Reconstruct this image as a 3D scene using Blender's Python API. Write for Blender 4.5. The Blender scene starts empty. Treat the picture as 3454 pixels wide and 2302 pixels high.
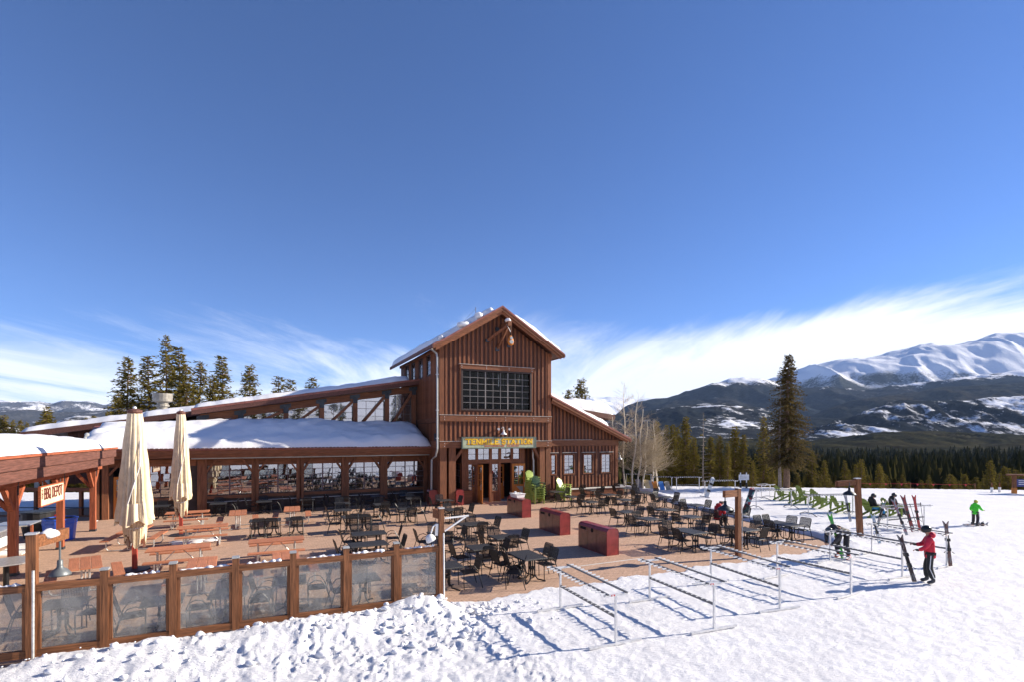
import bpy, math, random
import numpy as np
from mathutils import Vector, Matrix, noise as mnoise
random.seed(7); np.random.seed(7)
SC = bpy.context.scene
COL = SC.collection
R = math.radians

# ------------------------------------------------------------------ camera, sky, sun, exposure
cam_d = bpy.data.cameras.new('camera'); cam = bpy.data.objects.new('camera', cam_d); COL.objects.link(cam)
cam.location = (0, 0, 4.6); cam.rotation_euler = (R(90), 0, 0)
cam_d.sensor_width = 36; cam_d.lens = 18.24; cam_d.shift_y = 0.0924
cam_d.clip_start = 0.1; cam_d.clip_end = 40000
SC.camera = cam
SUN_EL = 25.5; SUN_AZ = 75.5            # azimuth measured clockwise from +Y
sd = Vector((math.sin(R(SUN_AZ)) * math.cos(R(SUN_EL)), math.cos(R(SUN_AZ)) * math.cos(R(SUN_EL)), math.sin(R(SUN_EL))))
sun_d = bpy.data.lights.new('sun', 'SUN'); sun_d.energy = 5.0; sun_d.angle = R(0.5); sun_d.color = (1.0, 0.89, 0.745)
sun = bpy.data.objects.new('sun', sun_d); COL.objects.link(sun)
sun.rotation_euler = sd.to_track_quat('Z', 'Y').to_euler(); sun.location = (60, 20, 60)

W = bpy.data.worlds.new('World'); SC.world = W; W.use_nodes = True
wn = W.node_tree.nodes; wl = W.node_tree.links; wn.clear()
def N(nodes, t, **k):
    n = nodes.new(t)
    for a, b in k.items():
        if a == 'inp':
            for kk, vv in b.items(): n.inputs[kk].default_value = vv
        else: setattr(n, a, b)
    return n
sky = N(wn, 'ShaderNodeTexSky', sky_type='NISHITA', sun_disc=False, sun_elevation=R(SUN_EL), sun_rotation=R(SUN_AZ),
        altitude=2900, air_density=1.0, dust_density=0.2, ozone_density=3.0)
bgS = N(wn, 'ShaderNodeBackground', inp={'Strength': 0.076})
tint = N(wn, 'ShaderNodeMix', data_type='RGBA', blend_type='MULTIPLY', inp={0: 1.0}); tint.inputs[7].default_value = (0.64, 0.82, 1.14, 1)
wl.new(sky.outputs[0], tint.inputs[6]); wl.new(tint.outputs[2], bgS.inputs[0])
tc = N(wn, 'ShaderNodeTexCoord')
sep = N(wn, 'ShaderNodeSeparateXYZ'); wl.new(tc.outputs['Generated'], sep.inputs[0])
def WM(op, a, b=None, c=None, clamp=False):
    n = wn.new('ShaderNodeMath'); n.operation = op; n.use_clamp = clamp
    for i, x in enumerate((a, b, c)):
        if x is None: continue
        if isinstance(x, (int, float)): n.inputs[i].default_value = x
        else: wl.new(x, n.inputs[i])
    return n.outputs[0]
dx, dy, dz = sep.outputs
den = WM('ADD', WM('MAXIMUM', dz, 0.0), 0.10)
px = WM('DIVIDE', dx, den); py = WM('DIVIDE', dy, den)
comb = N(wn, 'ShaderNodeCombineXYZ'); wl.new(px, comb.inputs[0]); wl.new(py, comb.inputs[1])
mp1 = N(wn, 'ShaderNodeMapping'); mp1.inputs['Rotation'].default_value = (0, 0, R(10)); mp1.inputs['Scale'].default_value = (0.95, 0.26, 1); mp1.inputs['Location'].default_value = (3.1, 1.7, 0)
wl.new(comb.outputs[0], mp1.inputs[0])
nz1 = N(wn, 'ShaderNodeTexNoise', inp={'Scale': 1.0, 'Detail': 9.0, 'Roughness': 0.66, 'Distortion': 0.9}); wl.new(mp1.outputs[0], nz1.inputs['Vector'])
mp2 = N(wn, 'ShaderNodeMapping'); mp2.inputs['Scale'].default_value = (0.35, 0.12, 1); mp2.inputs['Location'].default_value = (8.4, 0.3, 0)
wl.new(comb.outputs[0], mp2.inputs[0])
nz2 = N(wn, 'ShaderNodeTexNoise', inp={'Scale': 1.0, 'Detail': 4.0, 'Roughness': 0.5}); wl.new(mp2.outputs[0], nz2.inputs['Vector'])
# cirrus lies low in the sky and thickens towards the sun's side
low = N(wn, 'ShaderNodeMapRange', interpolation_type='SMOOTHSTEP', inp={'From Min': 0.02, 'From Max': 0.30, 'To Min': 0.27, 'To Max': -0.22}); wl.new(dz, low.inputs['Value'])
sideb = N(wn, 'ShaderNodeMapRange', interpolation_type='SMOOTHSTEP', inp={'From Min': -0.2, 'From Max': 0.55, 'To Min': 0.0, 'To Max': 0.42}); wl.new(dx, sideb.inputs['Value'])
band = N(wn, 'ShaderNodeMapRange', interpolation_type='SMOOTHSTEP', inp={'From Min': 0.14, 'From Max': 0.27, 'To Min': 1.0, 'To Max': 0.0}); wl.new(dz, band.inputs['Value'])
cov = WM('ADD', low.outputs[0], WM('MULTIPLY', sideb.outputs[0], band.outputs[0]))
dens = WM('ADD', WM('ADD', WM('MULTIPLY', nz1.outputs[0], 1.05), WM('MULTIPLY', nz2.outputs[0], 0.4)), cov)
mask = N(wn, 'ShaderNodeMapRange', interpolation_type='SMOOTHSTEP', inp={'From Min': 0.66, 'From Max': 1.08, 'To Min': 0.0, 'To Max': 0.95}); wl.new(dens, mask.inputs['Value'])
bgC = N(wn, 'ShaderNodeBackground', inp={'Color': (0.93, 0.95, 1.0, 1), 'Strength': 0.70})
mixw = N(wn, 'ShaderNodeMixShader'); wl.new(mask.outputs[0], mixw.inputs[0]); wl.new(bgS.outputs[0], mixw.inputs[1]); wl.new(bgC.outputs[0], mixw.inputs[2])
wo = N(wn, 'ShaderNodeOutputWorld'); wl.new(mixw.outputs[0], wo.inputs[0])

SC.view_settings.view_transform = 'Standard'; SC.view_settings.look = 'None'
SC.view_settings.exposure = 1.0; SC.view_settings.gamma = 1.0; SC.view_settings.use_curve_mapping = False
SC.render.engine = 'CYCLES'
SC.cycles.max_bounces = 8; SC.cycles.transparent_max_bounces = 24

# ------------------------------------------------------------------ the site frame (u along the lodge front, v away from the camera)
TH = math.atan2(1750, 3687)
E1 = (math.cos(TH), math.sin(TH)); E2 = (-math.sin(TH), math.cos(TH)); OX, OY = -4.6575, 33.5417
def S(u, v, z=0.0): return Vector((OX + u * E1[0] + v * E2[0], OY + u * E1[1] + v * E2[1], z))
def UV(x, y):
    a, b = x - OX, y - OY
    return a * E1[0] + b * E1[1], a * E2[0] + b * E2[1]

# ------------------------------------------------------------------ mesh builder
class MB:
    def __init__(s): s.v = []; s.f = []
    def add(s, vs, fs):
        o = len(s.v); s.v += [tuple(p) for p in vs]; s.f += [tuple(i + o for i in f) for f in fs]; return s
    def box(s, c, d, rot=None):
        x, y, z = d[0] / 2, d[1] / 2, d[2] / 2
        vs = [Vector((a, b, e)) for a in (-x, x) for b in (-y, y) for e in (-z, z)]
        if rot is not None: vs = [rot @ p for p in vs]
        c = Vector(c)
        return s.add([p + c for p in vs], [(0, 1, 3, 2), (4, 6, 7, 5), (0, 4, 5, 1), (2, 3, 7, 6), (0, 2, 6, 4), (1, 5, 7, 3)])
    def bx(s, x0, x1, y0, y1, z0, z1): return s.box(((x0 + x1) / 2, (y0 + y1) / 2, (z0 + z1) / 2), (abs(x1 - x0), abs(y1 - y0), abs(z1 - z0)))
    def cbox(s, x0, x1, y0, y1, z0, z1, b=0.01):       # box with chamfered top edges
        vs = [(x0, y0, z0), (x1, y0, z0), (x1, y1, z0), (x0, y1, z0), (x0, y0, z1 - b), (x1, y0, z1 - b), (x1, y1, z1 - b), (x0, y1, z1 - b),
              (x0 + b, y0 + b, z1), (x1 - b, y0 + b, z1), (x1 - b, y1 - b, z1), (x0 + b, y1 - b, z1)]
        return s.add(vs, [(3, 2, 1, 0), (0, 1, 5, 4), (1, 2, 6, 5), (2, 3, 7, 6), (3, 0, 4, 7), (4, 5, 9, 8), (5, 6, 10, 9), (6, 7, 11, 10), (7, 4, 8, 11), (8, 9, 10, 11)])
    def bar(s, a, b, w, h, up=(0, 0, 1)):              # rectangular bar from a to b
        a, b = Vector(a), Vector(b); d = b - a; L = d.length; d.normalize()
        up = Vector(up)
        if abs(d.dot(up)) > 0.98: up = Vector((0, 1, 0))
        sx = d.cross(up).normalized(); uz = sx.cross(d).normalized()
        return s.box((a + b) / 2, (w, L, h), Matrix((sx, d, uz)).transposed())
    def tube(s, pts, r, n=6, cap=True):
        pts = [Vector(p) for p in pts]; k = len(pts)
        rs = r if isinstance(r, (list, tuple)) else [r] * k
        T = []
        for i in range(k):
            a = pts[max(0, i - 1)]; b = pts[min(k - 1, i + 1)]; T.append((b - a).normalized())
        x = T[0].orthogonal().normalized(); vs = []
        for i in range(k):
            x = (x - T[i] * x.dot(T[i]))
            x = x.normalized() if x.length > 1e-6 else T[i].orthogonal().normalized()
            y = T[i].cross(x)
            for j in range(n):
                t = 2 * math.pi * j / n; vs.append(pts[i] + (x * math.cos(t) + y * math.sin(t)) * rs[i])
        fs = [(i * n + j, i * n + (j + 1) % n, (i + 1) * n + (j + 1) % n, (i + 1) * n + j) for i in range(k - 1) for j in range(n)]
        if cap: fs += [tuple(range(n - 1, -1, -1)), tuple((k - 1) * n + j for j in range(n))]
        return s.add(vs, fs)
    def lathe(s, prof, n=16, c=(0, 0, 0), jag=None):
        vs = []; c = Vector(c)
        for i, (r, z) in enumerate(prof):
            for j in range(n):
                t = 2 * math.pi * j / n; rr = r * (jag(i, j) if jag else 1); vs.append(c + Vector((rr * math.cos(t), rr * math.sin(t), z)))
        k = len(prof)
        fs = [(i * n + j, i * n + (j + 1) % n, (i + 1) * n + (j + 1) % n, (i + 1) * n + j) for i in range(k - 1) for j in range(n)]
        fs += [tuple(range(n - 1, -1, -1)), tuple((k - 1) * n + j for j in range(n))]
        return s.add(vs, fs)
    def prism(s, poly, a0, a1, axis='y'):              # polygon (p,q) extruded along an axis
        k = len(poly)
        def m(p, q, a): return {'y': (p, a, q), 'x': (a, p, q), 'z': (p, q, a)}[axis]
        vs = [m(p, q, a0) for p, q in poly] + [m(p, q, a1) for p, q in poly]
        fs = [tuple(range(k)), tuple(range(2 * k - 1, k - 1, -1))] + [(i, i + k, (i + 1) % k + k, (i + 1) % k) for i in range(k)]
        return s.add(vs, fs)
    def sphere(s, c, r, n=12, m=8, sc=(1, 1, 1)):
        prof = [(math.sin(math.pi * i / m) * r, -math.cos(math.pi * i / m) * r) for i in range(m + 1)]
        o = len(s.v); s.lathe(prof, n)
        for i in range(o, len(s.v)):
            p = s.v[i]; s.v[i] = (p[0] * sc[0] + c[0], p[1] * sc[1] + c[1], p[2] * sc[2] + c[2])
        return s
    def mesh(s, name, mat=None, smooth=False):
        me = bpy.data.meshes.new(name); me.from_pydata(s.v, [], s.f); me.validate(); fixn(me)
        if mat: me.materials.append(mat)
        if smooth: me.polygons.foreach_set('use_smooth', [True] * len(me.polygons))
        me.update(); return me
import bmesh
def fixn(me):
    bm = bmesh.new(); bm.from_mesh(me); bmesh.ops.recalc_face_normals(bm, faces=bm.faces); bm.to_mesh(me); bm.free()

def part(name, me, parent, loc=(0, 0, 0), rotz=0.0, rot=None, label=None):
    o = bpy.data.objects.new(name, me); COL.objects.link(o); o.parent = parent; o.location = loc
    o.rotation_euler = rot if rot else (0, 0, rotz)
    if label: o['label'] = label
    return o
def tag(o, label, cat, group=None, kind=None):
    if label: o['label'] = label
    if cat: o['category'] = cat
    if group: o['group'] = group
    if kind: o['kind'] = kind
    return o
def thing(name, label, cat, loc=(0, 0, 0), rotz=0.0, group=None):
    o = bpy.data.objects.new(name, None); COL.objects.link(o); o.location = loc; o.rotation_euler = (0, 0, rotz); o.empty_display_size = 0.2
    return tag(o, label, cat, group)
def solo(name, me, label, cat, loc=(0, 0, 0), rotz=0.0, group=None, kind=None, rot=None):
    o = bpy.data.objects.new(name, me); COL.objects.link(o); o.location = loc; o.rotation_euler = rot if rot else (0, 0, rotz)
    return tag(o, label, cat, group, kind)
KIDS = {}
def dup(root, loc, rotz, label, group=None):
    r = root.copy(); COL.objects.link(r); r.location = loc; r.rotation_euler = (0, 0, rotz); r['label'] = label
    if group: r['group'] = group
    if root.name not in KIDS: KIDS[root.name] = [(c, list(c.children)) for c in root.children]
    for ch, gs in KIDS[root.name]:
        c = ch.copy(); COL.objects.link(c); c.parent = r
        for g in gs:
            d = g.copy(); COL.objects.link(d); d.parent = c
    return r

# ------------------------------------------------------------------ materials
def mat(name):
    m = bpy.data.materials.new(name); m.use_nodes = True; nt = m.node_tree; nt.nodes.clear()
    out = nt.nodes.new('ShaderNodeOutputMaterial'); return m, nt.nodes, nt.links, out
def pbr(name, col, rough=0.5, metal=0.0, var=0.12, scale=6.0, bump=0.0, bscale=40.0, stretch=(1, 1, 1), rand=0.0, island=False, coat=0.0, col2=None, spec=0.5, detail=6.0):
    m, n, l, out = mat(name)
    b = N(n, 'ShaderNodeBsdfPrincipled', inp={'Roughness': rough, 'Metallic': metal, 'Specular IOR Level': spec})
    if coat: b.inputs['Coat Weight'].default_value = coat; b.inputs['Coat Roughness'].default_value = 0.15
    t = N(n, 'ShaderNodeTexCoord'); mp = N(n, 'ShaderNodeMapping'); mp.inputs['Scale'].default_value = stretch; l.new(t.outputs['Object'], mp.inputs[0])
    nz = N(n, 'ShaderNodeTexNoise', inp={'Scale': scale, 'Detail': detail, 'Roughness': 0.6}); l.new(mp.outputs[0], nz.inputs['Vector'])
    c2 = col2 or tuple(c * (1 - 2.2 * var) for c in col); c1 = col if col2 else tuple(min(1, c * (1 + 1.6 * var)) for c in col)
    mr = N(n, 'ShaderNodeMapRange', inp={'From Min': 0.3, 'From Max': 0.7}); l.new(nz.outputs[0], mr.inputs['Value'])
    mx = N(n, 'ShaderNodeMix', data_type='RGBA'); mx.inputs[6].default_value = (*c2, 1); mx.inputs[7].default_value = (*c1, 1); l.new(mr.outputs[0], mx.inputs[0])
    cur = mx.outputs[2]
    if rand:
        hs = N(n, 'ShaderNodeHueSaturation'); l.new(cur, hs.inputs['Color'])
        src = N(n, 'ShaderNodeNewGeometry').outputs['Random Per Island'] if island else N(n, 'ShaderNodeObjectInfo').outputs['Random']
        mv = N(n, 'ShaderNodeMapRange', inp={'To Min': 1 - rand, 'To Max': 1 + rand}); l.new(src, mv.inputs['Value']); l.new(mv.outputs[0], hs.inputs['Value']); cur = hs.outputs[0]
    l.new(cur, b.inputs['Base Color'])
    if bump:
        n2 = N(n, 'ShaderNodeTexNoise', inp={'Scale': bscale, 'Detail': 4.0}); l.new(mp.outputs[0], n2.inputs['Vector'])
        bp = N(n, 'ShaderNodeBump', inp={'Strength': bump, 'Distance': 0.02}); l.new(n2.outputs[0], bp.inputs['Height']); l.new(bp.outputs[0], b.inputs['Normal'])
    l.new(b.outputs[0], out.inputs[0]); return m
def wood(name, col, axis='z', rough=0.65, rand=0.15, var=0.22):
    st = {'x': (0.6, 9, 9), 'y': (9, 0.6, 9), 'z': (9, 9, 0.6)}[axis]
    return pbr(name, col, rough, 0, var, 3.0, 0.35, 8.0, st, rand, spec=0.3)
M = {}
def snow_mat(name, bump=0.5, bs=14.0, dist=0.05, dirt=(0.77, 0.775, 0.79), stretch=(1, 1, 1)):
    m, n, l, out = mat(name)
    b = N(n, 'ShaderNodeBsdfPrincipled', inp={'Roughness': 0.55, 'Specular IOR Level': 0.25})
    t = N(n, 'ShaderNodeTexCoord')
    nd = N(n, 'ShaderNodeTexNoise', inp={'Scale': 0.55, 'Detail': 9.0, 'Roughness': 0.7}); l.new(t.outputs['Object'], nd.inputs['Vector'])
    md = N(n, 'ShaderNodeMapRange', inp={'From Min': 0.36, 'From Max': 0.62}); l.new(nd.outputs[0], md.inputs['Value'])
    mc = N(n, 'ShaderNodeMix', data_type='RGBA'); mc.inputs[6].default_value = (*dirt, 1); mc.inputs[7].default_value = (0.80, 0.805, 0.82, 1); l.new(md.outputs[0], mc.inputs[0]); l.new(mc.outputs[2], b.inputs['Base Color'])
    n1 = N(n, 'ShaderNodeTexNoise', inp={'Scale': bs, 'Detail': 6.0, 'Roughness': 0.7}); mps = N(n, 'ShaderNodeMapping'); mps.inputs['Scale'].default_value = stretch; mps.inputs['Rotation'].default_value = (0, 0, R(12)); l.new(t.outputs['Object'], mps.inputs[0]); l.new(mps.outputs[0], n1.inputs['Vector'])
    bp = N(n, 'ShaderNodeBump', inp={'Strength': bump, 'Distance': dist}); l.new(n1.outputs[0], bp.inputs['Height']); l.new(bp.outputs[0], b.inputs['Normal'])
    l.new(b.outputs[0], out.inputs[0]); return m
M['snow'] = snow_mat('snow_crud', 0.62, 16.0, 0.06, (0.72, 0.72, 0.73), (0.6, 1.5, 1))
M['roofsnow'] = snow_mat('snow_roof', 0.25, 2.5, 0.10)
M['paver'] = pbr('paver_brick', (0.47, 0.305, 0.21), 0.8, 0, 0.12, 14.0, 0.2, 60.0, rand=0.10, island=True)
M['paver_one'] = pbr('paver_brick_single', (0.47, 0.305, 0.21), 0.8, 0, 0.12, 14.0, 0.2, 60.0, rand=0.10)
M['sand'] = pbr('joint_sand', (0.40, 0.25, 0.17), 0.9, 0, 0.15, 10.0)
for a in 'xyz':
    M['siding_' + a] = wood('lodge_wood_' + a, (0.235, 0.088, 0.040), a, rand=0.22)  # raised tone: the sunlit batten faces are put into the colour
    M['beam_' + a] = wood('beam_wood_' + a, (0.24, 0.095, 0.045), a)
    M['red_' + a] = wood('shelter_wood_' + a, (0.36, 0.105, 0.05), a, rand=0.08)
    M['fence_' + a] = wood('fence_wood_' + a, (0.21, 0.085, 0.036), a, rand=0.10, var=0.28)
M['board'] = wood('siding_board', (0.10, 0.040, 0.025), 'z', rand=0.0)  # darkened siding: the shade between battens is put into the colour
M['fascia'] = wood('fascia_board', (0.15, 0.066, 0.05), 'y', rand=0.05)
M['roofmetal'] = pbr('roof_metal', (0.30, 0.11, 0.08), 0.45, 0.2, 0.15, 5.0)
M['darkpanel'] = pbr('dark_panel', (0.05, 0.03, 0.025), 0.6, 0, 0.2, 3.0)
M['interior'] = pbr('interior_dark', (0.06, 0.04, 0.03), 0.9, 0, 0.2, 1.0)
M['black'] = pbr('black_metal', (0.010, 0.010, 0.012), 0.40, 0.0, 0.2, 8.0, spec=0.35)
M['tabletop'] = pbr('black_mesh_top', (0.030, 0.030, 0.032), 0.55, 0.0, 0.25, 60.0, 0.6, 160.0)
M['galv'] = pbr('galvanised_steel', (0.62, 0.62, 0.60), 0.38, 0.6, 0.12, 12.0)
M['alu'] = pbr('rack_aluminium', (0.74, 0.74, 0.73), 0.42, 0.35, 0.08, 9.0)
M['railtop'] = pbr('rail_grey', (0.12, 0.125, 0.14), 0.5, 0.2, 0.12, 9.0)
M['steel'] = pbr('plate_steel', (0.05, 0.06, 0.075), 0.5, 0.5, 0.2, 5.0)
for a in 'xy': M['picnic_' + a] = pbr('picnic_plank_' + a, (0.47, 0.18, 0.088), 0.6, 0, 0.13, 3.0, 0.25, 8.0, (0.7, 9, 9) if a == 'x' else (9, 0.7, 9), rand=0.12)
M['bin'] = pbr('bin_red_paint', (0.28, 0.036, 0.034), 0.33, 0.0, 0.16, 4.0, coat=0.3)
M['bindoor'] = pbr('bin_brown_panel', (0.19, 0.062, 0.045), 0.28, 0.0, 0.18, 4.0, coat=0.3)
M['hole'] = pbr('opening_dark_patch', (0.008, 0.007, 0.007), 0.9, 0, 0.1, 3.0)  # black for the dark inside openings that are not cut, laid on as plates
M['cloth'] = pbr('umbrella_canvas', (0.74, 0.61, 0.42), 0.85, 0, 0.07, 5.0, 0.2, 60.0)
M['strap'] = pbr('white_strap', (0.8, 0.8, 0.78), 0.6, 0, 0.05, 5.0)
M['pole_red'] = wood('umbrella_pole', (0.42, 0.07, 0.045), 'z', rand=0.0)
M['orange'] = wood('orange_door', (0.60, 0.215, 0.045), 'z', rand=0.05, var=0.12)
M['lime'] = pbr('lime_plastic', (0.42, 0.54, 0.12), 0.45, 0, 0.06, 3.0)
M['green'] = pbr('green_plastic_backlit', (0.17, 0.235, 0.02), 0.45, 0, 0.08, 3.0)  # olive tone of the backlit chairs, put into the plastic's colour
M['dkgreen'] = pbr('dark_green_plastic', (0.035, 0.085, 0.035), 0.45, 0, 0.08, 3.0)
M['white'] = pbr('white_paint', (0.80, 0.80, 0.78), 0.45, 0, 0.05, 5.0)
M['lampgrey'] = pbr('lamp_grey', (0.16, 0.175, 0.18), 0.45, 0.3, 0.1, 5.0)
M['stack'] = pbr('stack_grey', (0.30, 0.28, 0.24), 0.5, 0.2, 0.15, 5.0)
M['pipe'] = pbr('grey_pipe', (0.42, 0.43, 0.42), 0.45, 0.3, 0.08, 5.0)
M['signgreen'] = pbr('sign_sage_green', (0.44, 0.50, 0.33), 0.6, 0, 0.08, 3.0)
M['signedge'] = pbr('sign_frame', (0.13, 0.17, 0.14), 0.6, 0, 0.1, 3.0)
M['gold'] = pbr('sign_gold', (1.0, 0.68, 0.03), 0.45, 0, 0.04, 3.0)
M['signred'] = pbr('sign_red_edge', (0.62, 0.10, 0.015), 0.5, 0, 0.05, 3.0)
M['cream'] = pbr('sign_cream', (0.82, 0.72, 0.52), 0.6, 0, 0.12, 3.0, col2=(0.74, 0.50, 0.34))
M['signdark'] = pbr('sign_dark_letter', (0.15, 0.035, 0.025), 0.6, 0, 0.1, 3.0)
M['concrete'] = pbr('pale_panel', (0.62, 0.61, 0.56), 0.7, 0, 0.1, 2.0, 0.2, 20.0)
M['stainless'] = pbr('stainless_counter', (0.55, 0.57, 0.57), 0.35, 0.6, 0.08, 4.0)
M['blue'] = pbr('blue_plastic', (0.02, 0.09, 0.50), 0.4, 0, 0.1, 4.0)
M['blackplastic'] = pbr('black_plastic', (0.015, 0.015, 0.017), 0.5, 0, 0.1, 4.0)
M['redplain'] = pbr('red_plain', (0.55, 0.03, 0.04), 0.5, 0, 0.06, 4.0)
M['bark'] = pbr('pine_bark', (0.20, 0.125, 0.085), 0.9, 0, 0.3, 6.0, 0.5, 12.0, (4, 4, 0.8))
M['deadbark'] = pbr('grey_dead_bark', (0.25, 0.21, 0.18), 0.9, 0, 0.25, 6.0)
M['aspen'] = pbr('aspen_bark', (0.70, 0.63, 0.50), 0.8, 0, 0.14, 9.0, 0.2, 20.0)
M['twig'] = pbr('bare_twig', (0.50, 0.41, 0.27), 0.85, 0, 0.2, 9.0)
def leaf(name, c1, c2, sc=0.5):
    m, n, l, out = mat(name)
    t = N(n, 'ShaderNodeTexCoord'); oi = N(n, 'ShaderNodeNewGeometry')
    nz = N(n, 'ShaderNodeTexNoise', inp={'Scale': sc, 'Detail': 3.0}); l.new(t.outputs['Object'], nz.inputs['Vector'])
    ad = N(n, 'ShaderNodeMath', operation='MULTIPLY_ADD', use_clamp=True, inp={1: 0.7, 2: 0.0}); l.new(oi.outputs['Random Per Island'], ad.inputs[0])
    a2 = N(n, 'ShaderNodeMath', operation='MULTIPLY_ADD', use_clamp=True, inp={1: 1.2, 2: -0.4}); l.new(nz.outputs[0], a2.inputs[0])
    a3 = N(n, 'ShaderNodeMath', operation='ADD', use_clamp=True); l.new(ad.outputs[0], a3.inputs[0]); l.new(a2.outputs[0], a3.inputs[1])
    mx = N(n, 'ShaderNodeMix', data_type='RGBA'); mx.inputs[6].default_value = (*c1, 1); mx.inputs[7].default_value = (*c2, 1); l.new(a3.outputs[0], mx.inputs[0])
    d = N(n, 'ShaderNodeBsdfDiffuse'); tr = N(n, 'ShaderNodeBsdfTranslucent'); l.new(mx.outputs[2], d.inputs[0]); l.new(mx.outputs[2], tr.inputs[0])
    ms = N(n, 'ShaderNodeMixShader', inp={0: 0.3}); l.new(d.outputs[0], ms.inputs[1]); l.new(tr.outputs[0], ms.inputs[2]); l.new(ms.outputs[0], out.inputs[0]); return m
M['needle'] = leaf('pine_needles', (0.075, 0.070, 0.018), (0.25, 0.195, 0.040))
M['needle_far'] = leaf('forest_needles', (0.022, 0.026, 0.012), (0.085, 0.074, 0.024), 0.05)
M['needle_old'] = leaf('old_pine_needles', (0.05, 0.048, 0.02), (0.16, 0.115, 0.045))
def glass_window():
    m, n, l, out = mat('window_glass')
    g = N(n, 'ShaderNodeBsdfGlossy', inp={'Color': (0.74, 0.77, 0.82, 1), 'Roughness': 0.012})
    tr = N(n, 'ShaderNodeBsdfTransparent', inp={'Color': (0.45, 0.45, 0.47, 1)})
    t = N(n, 'ShaderNodeTexCoord'); nz = N(n, 'ShaderNodeTexNoise', inp={'Scale': 2.2, 'Detail': 1.0}); l.new(t.outputs['Object'], nz.inputs['Vector'])
    bp = N(n, 'ShaderNodeBump', inp={'Strength': 0.025, 'Distance': 0.05}); l.new(nz.outputs[0], bp.inputs['Height']); l.new(bp.outputs[0], g.inputs['Normal'])
    ms = N(n, 'ShaderNodeMixShader', inp={0: 0.52}); l.new(tr.outputs[0], ms.inputs[1]); l.new(g.outputs[0], ms.inputs[2]); l.new(ms.outputs[0], out.inputs[0]); return m
M['glass'] = glass_window()
def glass_dark():
    m, n, l, out = mat('tower_window_glass')
    g = N(n, 'ShaderNodeBsdfGlossy', inp={'Color': (0.85, 0.88, 0.95, 1), 'Roughness': 0.01})
    tr = N(n, 'ShaderNodeBsdfTransparent', inp={'Color': (0.5, 0.5, 0.5, 1)})
    ms = N(n, 'ShaderNodeMixShader', inp={0: 0.012}); l.new(tr.outputs[0], ms.inputs[1]); l.new(g.outputs[0], ms.inputs[2]); l.new(ms.outputs[0], out.inputs[0]); return m
M['glass_dark'] = glass_dark()
def glass_clear():
    m, n, l, out = mat('clear_glass')
    g = N(n, 'ShaderNodeBsdfGlossy', inp={'Roughness': 0.01}); tr = N(n, 'ShaderNodeBsdfTransparent', inp={'Color': (0.85, 0.88, 0.88, 1)})
    ms = N(n, 'ShaderNodeMixShader', inp={0: 0.06}); l.new(tr.outputs[0], ms.inputs[1]); l.new(g.outputs[0], ms.inputs[2]); l.new(ms.outputs[0], out.inputs[0]); return m
M['glass_clear'] = glass_clear()
M['curtain'] = pbr('olive_curtain', (0.28, 0.26, 0.10), 0.9, 0, 0.1, 3.0)
def fence_glass():
    m, n, l, out = mat('frosty_fence_glass')
    t = N(n, 'ShaderNodeTexCoord'); oi = N(n, 'ShaderNodeObjectInfo'); ad = N(n, 'ShaderNodeVectorMath', operation='MULTIPLY_ADD')
    cm = N(n, 'ShaderNodeCombineXYZ'); l.new(oi.outputs['Random'], cm.inputs[0]); l.new(oi.outputs['Random'], cm.inputs[2])
    ad.inputs[1].default_value = (17, 17, 17); l.new(cm.outputs[0], ad.inputs[0]); l.new(t.outputs['Object'], ad.inputs[2])
    nz = N(n, 'ShaderNodeTexNoise', inp={'Scale': 2.6, 'Detail': 7.0, 'Roughness': 0.62, 'Distortion': 0.8}); l.new(ad.outputs[0], nz.inputs['Vector'])
    mr = N(n, 'ShaderNodeMapRange', inp={'From Min': 0.34, 'From Max': 0.72, 'To Min': 0.10, 'To Max': 0.52}); l.new(nz.outputs[0], mr.inputs['Value'])
    d = N(n, 'ShaderNodeBsdfDiffuse', inp={'Color': (0.50, 0.50, 0.48, 1)}); tl = N(n, 'ShaderNodeBsdfTranslucent', inp={'Color': (0.42, 0.42, 0.40, 1)})
    md = N(n, 'ShaderNodeMixShader', inp={0: 0.4}); l.new(d.outputs[0], md.inputs[1]); l.new(tl.outputs[0], md.inputs[2])
    tr = N(n, 'ShaderNodeBsdfTransparent', inp={'Color': (0.86, 0.88, 0.87, 1)})
    m1 = N(n, 'ShaderNodeMixShader'); l.new(mr.outputs[0], m1.inputs[0]); l.new(tr.outputs[0], m1.inputs[1]); l.new(md.outputs[0], m1.inputs[2])
    g = N(n, 'ShaderNodeBsdfGlossy', inp={'Roughness': 0.06}); m2 = N(n, 'ShaderNodeMixShader', inp={0: 0.06}); l.new(m1.outputs[0], m2.inputs[1]); l.new(g.outputs[0], m2.inputs[2])
    l.new(m2.outputs[0], out.inputs[0]); return m
M['fenceglass'] = fence_glass()
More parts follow.
